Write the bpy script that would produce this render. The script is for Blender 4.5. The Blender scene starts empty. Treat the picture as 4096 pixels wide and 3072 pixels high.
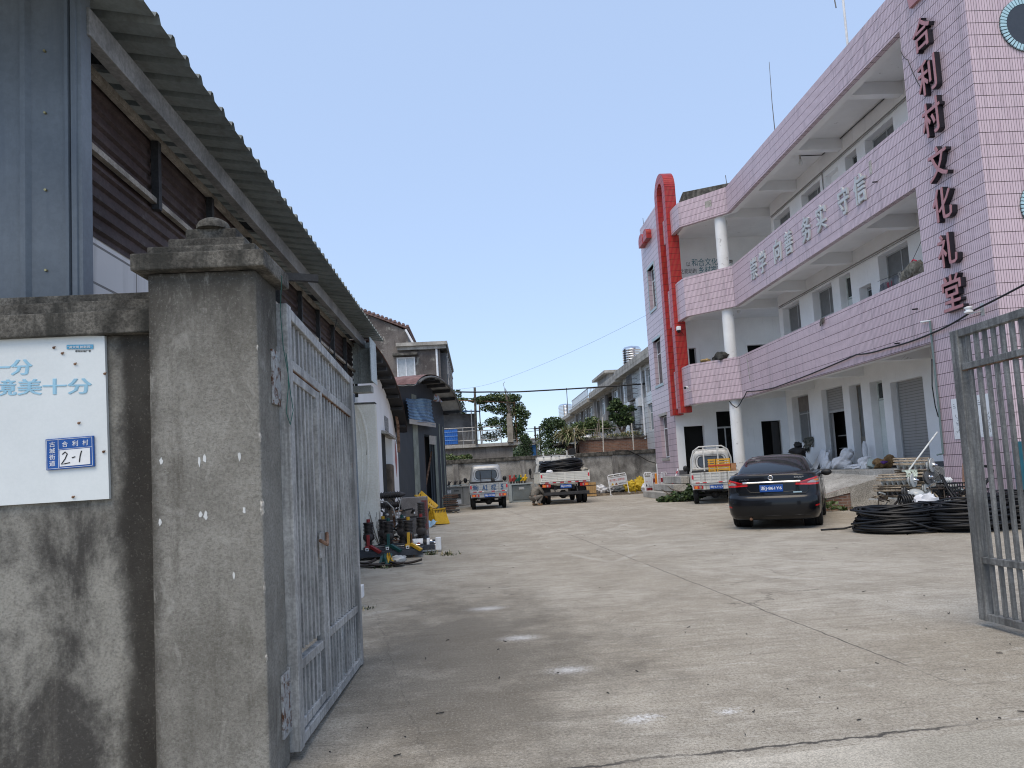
import bpy, bmesh, math, random
from mathutils import Vector, Matrix
R = math.radians
random.seed(7)
SC = bpy.context.scene
COL = SC.collection

# ---------------------------------------------------------------- camera
cam = bpy.data.cameras.new('camera')
cam.sensor_width = 36.0
cam.lens = 2840.0 / 4096.0 * 36.0
cam.shift_y = 143.0 / 4096.0
cam.clip_start = 0.05
cam.clip_end = 3000
camo = bpy.data.objects.new('camera', cam)
COL.objects.link(camo)
_roll, _pitch, _yaw = math.atan(.0566), math.atan(218 / 2840.), R(2.97)
_fw = Vector((math.sin(_yaw) * math.cos(_pitch), math.cos(_yaw) * math.cos(_pitch), math.sin(_pitch)))
_r0 = Vector((math.cos(_yaw), -math.sin(_yaw), 0))
_u0 = _r0.cross(_fw)
_rt = math.cos(_roll) * _r0 - math.sin(_roll) * _u0
_up = math.sin(_roll) * _r0 + math.cos(_roll) * _u0
_m = Matrix((_rt, _up, -_fw)).transposed().to_4x4()
_m.translation = (0, 0, 1.38)
camo.matrix_world = _m
SC.camera = camo

# ---------------------------------------------------------------- world, sun, exposure
SUN_EL, SUN_AZ = R(60), R(203)          # azimuth clockwise from +Y
world = bpy.data.worlds.new('World')
SC.world = world
world.use_nodes = True
_nt = world.node_tree
_bg = _nt.nodes['Background']
_sky = _nt.nodes.new('ShaderNodeTexSky')
_sky.sky_type = 'NISHITA'
_sky.sun_disc = False
_sky.sun_elevation = SUN_EL
_sky.sun_rotation = SUN_AZ
_sky.altitude = 20
_sky.air_density = 1.0
_sky.dust_density = 0.3
_sky.ozone_density = 1.0
_mx = _nt.nodes.new('ShaderNodeMix')          # a thin even veil of high cloud over the clear-air sky
_mx.data_type = 'RGBA'
_mx.inputs[0].default_value = 0.73
_mx.inputs[7].default_value = (2.16, 2.80, 4.0, 1)
_nt.links.new(_sky.outputs[0], _mx.inputs[6])
_nt.links.new(_mx.outputs[2], _bg.inputs[0])
_bg.inputs[1].default_value = 0.15
sun = bpy.data.lights.new('sun', 'SUN')
sun.energy = 1.5
sun.angle = R(45)
sun.color = (1.0, 0.86, 0.68)
suno = bpy.data.objects.new('sun', sun)
COL.objects.link(suno)
_sd = Vector((math.sin(SUN_AZ) * math.cos(SUN_EL), math.cos(SUN_AZ) * math.cos(SUN_EL), math.sin(SUN_EL)))
suno.rotation_euler = _sd.to_track_quat('Z', 'Y').to_euler()
suno.location = (0, 0, 40)
SC.view_settings.view_transform = 'Standard'
SC.view_settings.look = 'None'
SC.view_settings.exposure = 0.72
SC.view_settings.gamma = 1.0
SC.render.film_transparent = False
SC.cycles.max_bounces = 6
SC.cycles.use_denoising = True
SC.cycles.filter_width = 1.1


# ---------------------------------------------------------------- node helper
class NT:
    def __init__(s, name):
        s.mat = bpy.data.materials.new(name)
        s.mat.use_nodes = True
        s.t = s.mat.node_tree
        s.b = s.t.nodes['Principled BSDF']
        tc = s.t.nodes.new('ShaderNodeTexCoord')
        s.obj, s.uv, s.gen = tc.outputs['Object'], tc.outputs['UV'], tc.outputs['Generated']

    def put(s, inp, v):
        if hasattr(v, 'node'):
            s.t.links.new(v, inp)
        elif isinstance(v, (tuple, list)) and len(v) == 3 and inp.type == 'RGBA':
            inp.default_value = (*v, 1)
        else:
            inp.default_value = v

    def noise(s, vec, scale, detail=5, rough=.6, dist=0):
        n = s.t.nodes.new('ShaderNodeTexNoise')
        s.put(n.inputs['Vector'], vec)
        n.inputs['Scale'].default_value = scale
        n.inputs['Detail'].default_value = detail
        n.inputs['Roughness'].default_value = rough
        n.inputs['Distortion'].default_value = dist
        return n.outputs['Fac']

    def vor(s, vec, scale, feature='F1', out='Distance', rnd=1):
        n = s.t.nodes.new('ShaderNodeTexVoronoi')
        n.feature = feature
        s.put(n.inputs['Vector'], vec)
        n.inputs['Scale'].default_value = scale
        n.inputs['Randomness'].default_value = rnd
        return n.outputs[out]

    def white(s, vec):
        n = s.t.nodes.new('ShaderNodeTexWhiteNoise')
        n.noise_dimensions = '3D'
        s.put(n.inputs['Vector'], vec)
        return n.outputs['Value']

    def math(s, op, a, b=0.0, c=0.0, clamp=False):
        n = s.t.nodes.new('ShaderNodeMath')
        n.operation = op
        n.use_clamp = clamp
        s.put(n.inputs[0], a)
        s.put(n.inputs[1], b)
        s.put(n.inputs[2], c)
        return n.outputs[0]

    def map(s, vec, scale=(1, 1, 1), loc=(0, 0, 0), rot=(0, 0, 0)):
        n = s.t.nodes.new('ShaderNodeMapping')
        s.put(n.inputs['Vector'], vec)
        n.inputs['Scale'].default_value = scale
        n.inputs['Location'].default_value = loc
        n.inputs['Rotation'].default_value = rot
        return n.outputs[0]

    def sep(s, vec):
        n = s.t.nodes.new('ShaderNodeSeparateXYZ')
        s.put(n.inputs[0], vec)
        return n.outputs

    def comb(s, x=0., y=0., z=0.):
        n = s.t.nodes.new('ShaderNodeCombineXYZ')
        s.put(n.inputs[0], x)
        s.put(n.inputs[1], y)
        s.put(n.inputs[2], z)
        return n.outputs[0]

    def dot(s, a, b):
        n = s.t.nodes.new('ShaderNodeVectorMath')
        n.operation = 'DOT_PRODUCT'
        s.put(n.inputs[0], a)
        s.put(n.inputs[1], b)
        return n.outputs['Value']

    def dist(s, a, b):
        n = s.t.nodes.new('ShaderNodeVectorMath')
        n.operation = 'DISTANCE'
        s.put(n.inputs[0], a)
        s.put(n.inputs[1], b)
        return n.outputs['Value']

    def ss(s, v, lo, hi, a=0., b=1.):
        n = s.t.nodes.new('ShaderNodeMapRange')
        n.interpolation_type = 'SMOOTHSTEP'
        s.put(n.inputs['Value'], v)
        n.inputs['From Min'].default_value = lo
        n.inputs['From Max'].default_value = hi
        n.inputs['To Min'].default_value = a
        n.inputs['To Max'].default_value = b
        return n.outputs[0]

    def mix(s, f, a, b, mode='MIX'):
        n = s.t.nodes.new('ShaderNodeMix')
        n.data_type = 'RGBA'
        n.blend_type = mode
        s.put(n.inputs[0], f)
        s.put(n.inputs[6], a)
        s.put(n.inputs[7], b)
        return n.outputs[2]

    def bump(s, h, strength=.3, dist=.01):
        n = s.t.nodes.new('ShaderNodeBump')
        n.inputs['Strength'].default_value = strength
        n.inputs['Distance'].default_value = dist
        s.put(n.inputs['Height'], h)
        s.t.links.new(n.outputs[0], s.b.inputs['Normal'])

    def out(s, col=None, rough=None, metal=None, spec=None):
        if col is not None:
            s.put(s.b.inputs['Base Color'], col)
        if rough is not None:
            s.put(s.b.inputs['Roughness'], rough)
        if metal is not None:
            s.put(s.b.inputs['Metallic'], metal)
        if spec is not None:
            s.b.inputs['Specular IOR Level'].default_value = spec
        return s.mat


MATS = {}


def dim(c, k):
    return tuple(min(1, x * k) for x in c)


def mat(name, col, rough=.75, var=.25, scale=2.0, col2=None, bump=.15, bscale=60, metal=0., streak=None, stamt=.5,
        rust=None, fine=.25, spec=.3, sscale=(5, 5, .35)):
    """A weathered surface: broad tone changes, fine grain, optional run-down streaks and rust or dirt patches."""
    if name in MATS:
        return MATS[name]
    n = NT(name)
    v = n.obj
    c = n.mix(n.ss(n.noise(v, scale, 5), .3, .7), dim(col, 1 - var), col2 or dim(col, 1 + var * .6))
    if fine:
        c = n.mix(fine, c, n.mix(n.ss(n.noise(v, bscale, 3, .7), .35, .65), (.25, .25, .25), (1, 1, 1)), 'OVERLAY')
    if streak:
        st = n.noise(n.map(v, sscale), 1.6, 6, .65)
        c = n.mix(n.ss(st, 1 - stamt - .12, 1 - stamt + .12, 0, .85), c, streak)
    if rust:
        rc, ra = rust
        rn = n.noise(v, scale * 2.3, 8, .7, .4)
        c = n.mix(n.ss(rn, 1 - ra - .05, 1 - ra + .05), c, rc)
    n.out(c, rough, metal, spec)
    if bump:
        n.bump(n.noise(v, bscale, 4, .7), bump, .01)
    MATS[name] = n.mat
    return n.mat


def plain(name, col, rough=.5, metal=0., spec=.4, coat=0., alpha=None, trans=0., emit=None):
    if name in MATS:
        return MATS[name]
    n = NT(name)
    c = n.mix(n.ss(n.noise(n.obj, 7, 4), .3, .7), dim(col, .88), dim(col, 1.08))
    n.out(c, rough, metal, spec)
    if coat:
        n.b.inputs['Coat Weight'].default_value = coat
        n.b.inputs['Coat Roughness'].default_value = .04
    if trans:
        n.b.inputs['Transmission Weight'].default_value = trans
    if alpha is not None:
        n.b.inputs['Alpha'].default_value = alpha
    MATS[name] = n.mat
    return n.mat


# ---------------------------------------------------------------- mesh builder
_TXT = {}


def text_mesh(body, extrude):
    k = (body, round(extrude, 4))
    if k not in _TXT:
        c = bpy.data.curves.new('glyphs', 'FONT')
        c.body = body
        c.extrude = extrude
        c.resolution_u = 2
        o = bpy.data.objects.new('glyphs', c)
        COL.objects.link(o)
        dg = bpy.context.evaluated_depsgraph_get()
        dg.update()
        m = bpy.data.meshes.new_from_object(o.evaluated_get(dg))
        _TXT[k] = ([v.co.copy() for v in m.vertices], [tuple(p.vertices) for p in m.polygons])
        bpy.data.objects.remove(o)
        bpy.data.curves.remove(c)
        bpy.data.meshes.remove(m)
    return _TXT[k]


def V(*a):
    return Vector(a)


class MB:
    def __init__(s):
        s.v, s.f, s.m, s.sm = [], [], [], []

    def add(s, vs, fs, m=0, smooth=False):
        o = len(s.v)
        s.v += [Vector(p) for p in vs]
        for f in fs:
            s.f.append(tuple(o + i for i in f))
            s.m.append(m)
            s.sm.append(smooth)
        return s

    def box(s, x0, x1, y0, y1, z0, z1, m=0):
        vs = [(x, y, z) for z in (z0, z1) for y in (y0, y1) for x in (x0, x1)]
        return s.add(vs, [(0, 2, 3, 1), (4, 5, 7, 6), (0, 1, 5, 4), (2, 6, 7, 3), (0, 4, 6, 2), (1, 3, 7, 5)], m)

    def hexa(s, bot, top, m=0):
        """four bottom and four top points, both counter-clockwise seen from above"""
        return s.add(list(bot) + list(top), [(3, 2, 1, 0), (4, 5, 6, 7)] + [(i, (i + 1) % 4, 4 + (i + 1) % 4, 4 + i) for i in range(4)], m)

    def bar(s, p0, p1, w, h=None, up=(0, 0, 1), m=0):
        h = h or w
        p0, p1, up = Vector(p0), Vector(p1), Vector(up)
        d = (p1 - p0).normalized()
        if abs(d.dot(up)) > .98:
            up = Vector((0, 1, 0))
        a = d.cross(up).normalized()
        b = a.cross(d)
        a, b = a * w / 2, b * h / 2
        vs = [p + sx * a + sy * b for p in (p0, p1) for sx, sy in ((-1, -1), (1, -1), (1, 1), (-1, 1))]
        return s.add(vs, [(0, 3, 2, 1), (4, 5, 6, 7), (0, 1, 5, 4), (1, 2, 6, 5), (2, 3, 7, 6), (3, 0, 4, 7)], m)

    def tube(s, pts, r, n=8, m=0, cap=True, r1=None):
        pts = [Vector(p) for p in pts]
        L = len(pts)
        rings, prev = [], None
        for i, p in enumerate(pts):
            d = (pts[min(i + 1, L - 1)] - pts[max(i - 1, 0)])
            d = d.normalized() if d.length > 1e-9 else Vector((0, 0, 1))
            if prev is None:
                a = d.cross(Vector((0, 0, 1)) if abs(d.z) < .9 else Vector((1, 0, 0))).normalized()
            else:
                a = (prev - d * prev.dot(d)).normalized()
            prev = a
            b = d.cross(a)
            rr = r if r1 is None else r + (r1 - r) * i / max(1, L - 1)
            rings.append([p + rr * (math.cos(t) * a + math.sin(t) * b) for t in [2 * math.pi * k / n for k in range(n)]])
        vs = [q for g in rings for q in g]
        fs = [(i * n + k, i * n + (k + 1) % n, (i + 1) * n + (k + 1) % n, (i + 1) * n + k) for i in range(L - 1) for k in range(n)]
        s.add(vs, fs, m, True)
        if cap:
            s.add(rings[0], [tuple(reversed(range(n)))], m)
            s.add(rings[-1], [tuple(range(n))], m)
        return s

    def cyl(s, p0, p1, r, r1=None, n=16, m=0):
        return s.tube([p0, p1], r, n, m, True, r1)

    def lathe(s, prof, o=(0, 0, 0), ax=(0, 0, 1), n=20, m=0, smooth=True):
        """prof: (radius, distance along the axis)"""
        o, ax = Vector(o), Vector(ax).normalized()
        a = ax.cross(Vector((0, 1, 0)) if abs(ax.y) < .9 else Vector((1, 0, 0))).normalized()
        b = ax.cross(a)
        vs = [o + ax * z + r * (math.cos(2 * math.pi * k / n) * a + math.sin(2 * math.pi * k / n) * b) for r, z in prof for k in range(n)]
        fs = [(i * n + k, i * n + (k + 1) % n, (i + 1) * n + (k + 1) % n, (i + 1) * n + k) for i in range(len(prof) - 1) for k in range(n)]
        s.add(vs, fs, m, smooth)
        s.add(vs[:n], [tuple(reversed(range(n)))], m)
        s.add(vs[-n:], [tuple(range(n))], m)
        return s

    def grid(s, fn, nu, nv, m=0, smooth=True, flip=False):
        vs = [fn(i / nu, j / nv) for j in range(nv + 1) for i in range(nu + 1)]
        fs = []
        for j in range(nv):
            for i in range(nu):
                a = j * (nu + 1) + i
                q = (a, a + 1, a + nu + 2, a + nu + 1)
                fs.append(tuple(reversed(q)) if flip else q)
        return s.add(vs, fs, m, smooth)

    def prism(s, pts, d, m=0, smooth=False):
        """a flat outline pushed along the vector d"""
        pts = [Vector(p) for p in pts]
        d = Vector(d)
        n = len(pts)
        nrm = Vector((0, 0, 0))
        for i in range(n):
            nrm += pts[i].cross(pts[(i + 1) % n])
        if nrm.dot(d) > 0:
            pts = pts[::-1]
        q = [p + d for p in pts]
        s.add(pts + q, [tuple(range(n)), tuple(reversed(range(n, 2 * n)))], m)
        s.add(pts + q, [(i, n + i, n + (i + 1) % n, (i + 1) % n) for i in range(n)], m, smooth)
        return s

    def text(s, body, o, xd, yd, w, h, ext=.002, m=0, shear=0., keep=False):
        """lettering fitted into a w x h box whose lower corner is o"""
        vs, fs = text_mesh(body, 1.0)
        x0, x1 = min(v.x for v in vs), max(v.x for v in vs)
        y0, y1 = min(v.y for v in vs), max(v.y for v in vs)
        o, xd, yd = Vector(o), Vector(xd).normalized(), Vector(yd).normalized()
        nd = xd.cross(yd)
        sx, sy = w / (x1 - x0), h / (y1 - y0)
        if keep:
            sx = sy = min(sx, sy)
        return s.add([o + xd * ((v.x - x0) * sx + shear * (v.y - y0) * sy) + yd * ((v.y - y0) * sy) + nd * (v.z * ext) for v in vs], fs, m)

    def blob(s, c, r, seed=0, amp=.25, nu=14, nv=9, m=0, fr=2.2):
        """a crumpled closed lump"""
        rnd = random.Random(seed)
        ph = [(rnd.uniform(0, 6.3), rnd.uniform(0, 6.3), rnd.uniform(.6, 1.6)) for _ in range(6)]
        c = Vector(c)

        def fn(u, v):
            t, p = u * 2 * math.pi, (v - .5) * math.pi
            d = Vector((math.cos(t) * math.cos(p), math.sin(t) * math.cos(p), math.sin(p)))
            k = 1 + amp * sum(math.sin(fr * q[2] * d.x * 2 + q[0]) * math.sin(fr * q[2] * (d.y + d.z) * 2 + q[1]) for q in ph) / 3
            return c + Vector((d.x * r[0], d.y * r[1], d.z * r[2])) * k
        return s.grid(fn, nu, nv, m, True)

    def leaves(s, c, r, n, size, rnd, ms=(0, 1, 2), shell=.35, droop=0.):
        """leaf-sized faces spread through an ellipsoid"""
        c = Vector(c)
        for _ in range(n):
            d = Vector((rnd.gauss(0, 1), rnd.gauss(0, 1), rnd.gauss(0, 1))).normalized()
            p = c + Vector((d.x * r[0], d.y * r[1], d.z * r[2])) * (rnd.random() ** shell)
            a = Vector((rnd.gauss(0, 1), rnd.gauss(0, 1), rnd.gauss(0, .6) - droop)).normalized()
            b = a.cross(Vector((rnd.gauss(0, 1), rnd.gauss(0, 1), rnd.gauss(0, 1)))).normalized()
            k = size * rnd.uniform(.6, 1.3)
            s.add([p - a * k * .5, p + b * k * .28, p + a * k * .5, p - b * k * .28], [(0, 1, 2, 3)], rnd.choice(ms))
        return s

    def blade(s, p, d, L, w, bend, m=0, k=4):
        """one grass blade or strap leaf"""
        p, d = Vector(p), Vector(d).normalized()
        side = d.cross(Vector((0, 0, 1)))
        side = side.normalized() if side.length > .05 else Vector((1, 0, 0))
        vs = []
        for i in range(k + 1):
            t = i / k
            q = p + d * L * t + Vector((0, 0, -bend * L * t * t))
            ww = w * (1 - t) ** .7 * .5 + .001
            vs += [q - side * ww, q + side * ww]
        return s.add(vs, [(2 * i, 2 * i + 1, 2 * i + 3, 2 * i + 2) for i in range(k)], m)

    def build(s, name, mats, parent=None, bevel=0., sub=0, angle=35):
        me = bpy.data.meshes.new(name)
        inv = Matrix()
        if parent is not None:
            inv = world_of(parent).inverted()
        me.from_pydata([tuple(inv @ p) for p in s.v], [], s.f)
        if not isinstance(mats, (list, tuple)):
            mats = [mats]
        for q in mats:
            me.materials.append(q)
        me.polygons.foreach_set('material_index', s.m)
        me.polygons.foreach_set('use_smooth', s.sm)
        uv = me.uv_layers.new(name='uv')
        data = [0.0] * (2 * len(me.loops))
        for p in me.polygons:
            nx, ny, nz = p.normal
            if abs(nz) > .9:
                for li in p.loop_indices:
                    c = s.v[me.loops[li].vertex_index]
                    data[2 * li], data[2 * li + 1] = c.x, c.y
            else:
                L = math.hypot(nx, ny) or 1
                tx, ty = -ny / L, nx / L
                for li in p.loop_indices:
                    c = s.v[me.loops[li].vertex_index]
                    data[2 * li], data[2 * li + 1] = c.x * tx + c.y * ty, c.z
        uv.data.foreach_set('uv', data)
        me.update()
        if any(s.sm):
            bm = bmesh.new()
            bm.from_mesh(me)
            bmesh.ops.remove_doubles(bm, verts=bm.verts, dist=1e-5)
            bm.to_mesh(me)
            bm.free()
            me.set_sharp_from_angle(angle=R(angle))
        o = bpy.data.objects.new(name, me)
        COL.objects.link(o)
        if parent is not None:
            o.parent = parent
        if bevel:
            b = o.modifiers.new('edge', 'BEVEL')
            b.width = bevel
            b.segments = 2
            b.limit_method = 'ANGLE'
            b.angle_limit = R(40)
        if sub:
            b = o.modifiers.new('round', 'SUBSURF')
            b.levels = b.render_levels = sub
        return o


def world_of(o):
    m = Matrix.LocRotScale(o.location, o.rotation_euler, o.scale)
    return world_of(o.parent) @ m if o.parent else m


def tag(o, label=None, cat=None, group=None, kind=None):
    if label:
        o['label'] = label
    if cat:
        o['category'] = cat
        o['kind'] = kind or 'thing'
    elif kind:
        o['kind'] = kind
    if group:
        o['group'] = group
    return o


def thing(name, label, cat, loc=(0, 0, 0), group=None):
    o = bpy.data.objects.new(name, None)
    o.empty_display_size = .2
    COL.objects.link(o)
    o.location = loc
    return tag(o, label, cat, group)


def copy_tree(o, parent=None):
    c = o.copy()
    COL.objects.link(c)
    if parent is not None:
        c.parent = parent
    for ch in [q for q in KIDS(o)]:
        copy_tree(ch, c)
    return c


def KIDS(o):
    return [q for q in bpy.data.objects if q.parent == o]


def lerp(a, b, t):
    return a + (b - a) * t

# ---------------------------------------------------------------- materials of the setting
def ground_mat():
    n = NT('yard_concrete')
    v = n.obj
    big, mid, sm = n.noise(v, .35, 6, .62), n.noise(v, 1.7, 7, .7), n.noise(v, 9, 6, .72)
    c = n.mix(n.ss(big, .34, .66), (0.409, 0.365, 0.291), (0.537, 0.495, 0.414))
    c = n.mix(n.ss(mid, .40, .66, 0, .75), c, (0.311, 0.275, 0.217))
    c = n.mix(n.ss(sm, .50, .70, 0, .6), c, (0.586, 0.545, 0.466))
    # brooming and scuffs along and across
    br = n.noise(n.map(v, (1.2, 14, 1), rot=(0, 0, R(8))), 1.4, 8, .75)
    c = n.mix(n.ss(br, .48, .66, 0, .75), c, (0.275, 0.241, 0.194))
    sc = n.noise(n.map(v, (1.0, 11, 1), rot=(0, 0, R(-24))), 1.1, 8, .78, .6)
    c = n.mix(n.ss(sc, .57, .66, 0, .75), c, (0.647, 0.607, 0.530))
    # tyre arcs
    x = n.sep(v)
    for cx, cy, rad, w in ((1.5, 24, 6.2, .09), (1.5, 24, 4.9, .08), (9.5, 14, 8.3, .10), (9.5, 14, 6.9, .10), (-6, 16, 9.6, .10)):
        d = n.math('ABSOLUTE', n.math('SUBTRACT', n.dist(v, (cx, cy, 0)), rad))
        brk = n.ss(n.noise(v, .5, 5, .7), .48, .6)
        c = n.mix(n.math('MULTIPLY', n.ss(d, w * .3, w, .45, 0), brk), c, (0.634, 0.594, 0.517))
    # the long oily patch by the open gate and its islands
    dx = n.math('MULTIPLY', n.math('ADD', x[0], .15), .62)
    dy = n.math('MULTIPLY', n.math('SUBTRACT', x[1], 5.6), .24)
    rr = n.math('SQRT', n.math('ADD', n.math('MULTIPLY', dx, dx), n.math('MULTIPLY', dy, dy)))
    rr = n.math('ADD', rr, n.math('MULTIPLY', n.math('SUBTRACT', n.noise(v, 1.3, 7, .74), .5), 2.1))
    oil = n.ss(rr, .20, .95, .72, 0)
    c = n.mix(oil, c, (.125, .11, .085))
    # aggregate showing through the worn skin, coarse to fine
    g0 = n.noise(v, 24, 4, .85)
    g1 = n.noise(v, 60, 3, .85)
    g3 = n.noise(v, 150, 2, .85)
    c = n.mix(n.ss(g0, .50, .68, 0, .55), c, (0.220, 0.192, 0.155))
    c = n.mix(n.ss(g1, .50, .62, 0, .6), c, (.12, .105, .082))
    c = n.mix(n.ss(g1, .34, .44, .3, 0), c, (0.732, 0.693, 0.621))
    c = n.mix(n.ss(g3, .52, .64, 0, .5), c, (.10, .09, .07))
    # dark crumbs
    cr = n.vor(v, 3.1)
    c = n.mix(n.ss(cr, .008, .022, .9, 0), c, (.05, .045, .04))
    # construction joints and cracks: point, normal, half width, wobble
    wob = n.math('SUBTRACT', n.noise(v, 2.2, 7, .7), .5)
    for (px, py), (nx, ny), w, k, a in (((.61, 3.42), (-.085, .996), .018, .22, .9), ((2.61, 6.0), (.997, .071), .010, .10, .85),
                                       ((-.6, 5.0), (.98, .2), .006, .3, .35), ((3., 18.5), (.06, 1.), .012, .3, .5)):
        d = n.math('SUBTRACT', n.dot(v, (nx, ny, 0)), px * nx + py * ny)
        d = n.math('ABSOLUTE', n.math('ADD', d, n.math('MULTIPLY', wob, k)))
        brk = n.ss(n.noise(v, .9, 4), .38, .5, .25, 1)
        c = n.mix(n.math('MULTIPLY', n.ss(d, w * .3, w, a, 0), brk), c, (.06, .055, .05))
    ed = n.t.nodes.new('ShaderNodeTexVoronoi')
    ed.feature = 'DISTANCE_TO_EDGE'
    wv = n.t.nodes.new('ShaderNodeVectorMath')
    wv.operation = 'ADD'
    n.put(wv.inputs[0], v)
    n.put(wv.inputs[1], n.comb(n.math('MULTIPLY', n.noise(v, 1.7, 5, .7), 1.1), n.math('MULTIPLY', n.noise(n.map(v, loc=(9, 4, 2)), 1.7, 5, .7), 1.1), 0.))
    n.put(ed.inputs['Vector'], wv.outputs[0])
    ed.inputs['Scale'].default_value = .32
    keep = n.ss(n.noise(v, .45, 4), .50, .58)
    c = n.mix(n.math('MULTIPLY', n.ss(ed.outputs['Distance'], .0012, .0035, .7, 0), keep), c, (.10, .09, .075))
    # spilt white powder
    for px, py, r in ((.02, 7.55, .20), (.28, 6.12, .17), (.56, 5.05, .155), (.80, 3.98, .10), (.88, 4.02, .06), (1.32, 4.0, .07)):
        d = n.dist(n.map(v, (.62, 1, 1)), (px * .62, py, 0))
        d = n.math('ADD', d, n.math('MULTIPLY', n.math('SUBTRACT', n.noise(v, 30, 4, .8), .5), .26))
        c = n.mix(n.ss(d, r * -.35, r * .9, .72, 0), c, (.78, .78, .77))
    n.out(c, n.ss(oil, 0, 1, .92, .8), 0, .25)
    h = n.math('ADD', n.math('MULTIPLY', g1, .6), n.math('MULTIPLY', sm, .8))
    n.bump(h, .6, .014)
    return n.mat


def tile_mat(name, a, b, grout, tw, th, mw, mh, vary=.5, dirt=(.26, .225, .23), rows=None):
    n = NT(name)
    u = n.sep(n.uv)
    uu, vv = n.math('DIVIDE', u[0], tw), n.math('DIVIDE', u[1], th)
    vert = n.math('LESS_THAN', n.math('FRACT', uu), mw / tw)
    hor = n.math('LESS_THAN', n.math('FRACT', vv), mh / th)
    idv = n.comb(n.math('FLOOR', uu), n.math('FLOOR', vv), 3.)
    c = n.mix(n.math('MULTIPLY', n.white(idv), vary), a, b)
    odd = n.math('GREATER_THAN', n.white(n.comb(n.math('FLOOR', uu), n.math('FLOOR', vv), 9.)), .93)
    c = n.mix(n.math('MULTIPLY', odd, .5), c, dim(b, .8))
    st = n.noise(n.map(n.obj, (3.5, 3.5, .22)), 1.3, 6, .7)
    c = n.mix(n.ss(st, .50, .72, 0, .5), c, dirt)
    c = n.mix(n.ss(n.noise(n.obj, .6, 5), .4, .7, 0, .3), c, dim(a, 1.15))
    m = n.math('MAXIMUM', vert, hor)
    c = n.mix(m, c, grout)
    if rows:
        c = n.mix(hor, c, rows)
    n.out(c, n.math('ADD', n.math('MULTIPLY', m, .5), .3), 0, .4)
    n.bump(n.math('SUBTRACT', 1., m), .4, .004)
    MATS[name] = n.mat
    return n.mat


def brick_mat(name, a, b, mortar, bw, bh, mw):
    n = NT(name)
    u = n.sep(n.uv)
    vv = n.math('DIVIDE', n.math('ADD', u[1], n.math('MULTIPLY', n.noise(n.obj, 3, 3), .03)), bh)
    row = n.math('FLOOR', vv)
    uu = n.math('ADD', n.math('DIVIDE', u[0], bw), n.math('MULTIPLY', n.math('MODULO', row, 2.), .5))
    m = n.math('MAXIMUM', n.math('LESS_THAN', n.math('FRACT', uu), mw / bw), n.math('LESS_THAN', n.math('FRACT', vv), mw / bh))
    c = n.mix(n.white(n.comb(n.math('FLOOR', uu), row, 1.)), a, b)
    c = n.mix(n.ss(n.noise(n.obj, 6, 6, .7), .4, .7, 0, .6), c, dim(a, .45))
    c = n.mix(m, c, mortar)
    n.out(c, .9, 0, .2)
    n.bump(n.math('SUBTRACT', n.noise(n.obj, 40, 3), n.math('MULTIPLY', m, 1.)), .6, .01)
    MATS[name] = n.mat
    return n.mat


GROUND = ground_mat()
PINK = tile_mat('pink_tile', (.63, .495, .53), (.54, .405, .45), (.05, .03, .032), .0555, .252, .0072, .0125)
PINKW = tile_mat('pink_wide_tile', (.57, .455, .49), (.50, .385, .425), (.05, .035, .038), .50, .252, .007, .013)
RED = tile_mat('red_tile', (.43, .016, .02), (.30, .011, .016), (.42, .20, .10), .055, .25, .006, .014, dirt=(.16, .02, .02), rows=(.05, .012, .012))
WHITE = mat('white_plaster', (.86, .86, .85), .85, .07, .8, bump=.1, bscale=25, fine=.1, streak=(.60, .60, .58), stamt=.28)
CEIL = mat('ceiling_plaster', (.84, .84, .83), .9, .06, .9, bump=.05, fine=.08, rust=((.33, .31, .28), .30))
CONC = mat('weathered_concrete', (.30, .28, .245), .92, .45, 2.2, (.37, .35, .31), .55, 45, streak=(.055, .052, .046), stamt=.46, fine=.5)
CONCD = mat('blackened_concrete', (.085, .079, .068), .95, .5, 5, (.155, .145, .125), .6, 70, streak=(.03, .03, .026), stamt=.45, fine=.5)
CONCL = mat('plain_concrete', (.36, .34, .30), .92, .3, 1.6, (.43, .41, .37), .5, 40, streak=(.13, .12, .105), stamt=.36, fine=.5)
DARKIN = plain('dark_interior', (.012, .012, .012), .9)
GLASS = plain('dusty_window_glass', (.045, .05, .052), .12, 0, .6)
GLASSG = plain('grimy_window_glass', (.15, .155, .155), .3, 0, .5)
ALU = plain('aluminium_frame', (.45, .46, .46), .45, .3)
WOODP = mat('painted_wood', (.55, .60, .56), .7, .2, 4)
STEELP = mat('grey_gate_paint', (.33, .33, .318), .5, .25, 3, (.43, .43, .415), .2, 45, streak=(.15, .152, .15), stamt=.44, rust=((.16, .065, .03), .27), sscale=(16, 16, .9))
STEELR = mat('rusty_steel', (.17, .075, .04), .85, .45, 9, (.30, .19, .13), .4, 60)
BLACKST = mat('dark_steel', (.035, .036, .038), .6, .3, 5)
CLAD = mat('blue_grey_cladding', (.135, .158, .18), .42, .16, 1.4, (.165, .19, .213), .05, 30, streak=(.10, .12, .145), stamt=.42, fine=.08, spec=.45)
ROOFS = mat('grey_roof_sheet', (.165, .19, .188), .55, .2, 1.2, (.20, .225, .222), .05, 30, streak=(.12, .125, .12), stamt=.4, fine=.12)
GALV = mat('galvanised_beam', (.20, .203, .20), .5, .25, 2.5, (.25, .25, .245), .1, 30, rust=((.15, .08, .05), .24))
BROWNC = mat('brown_corrugated_sheet', (.040, .024, .023), .6, .35, 2, (.06, .042, .040), .1, 30, streak=(.10, .088, .083), stamt=.36)
PALE = plain('pale_strip', (.50, .47, .42), .7)
RUBBER = plain('tyre_rubber', (.016, .016, .017), .85, 0, .25)
BLACKP = plain('black_plastic', (.013, .013, .014), .5)
CABLE = plain('black_cable', (.009, .010, .012), .48, 0, .35)
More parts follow.
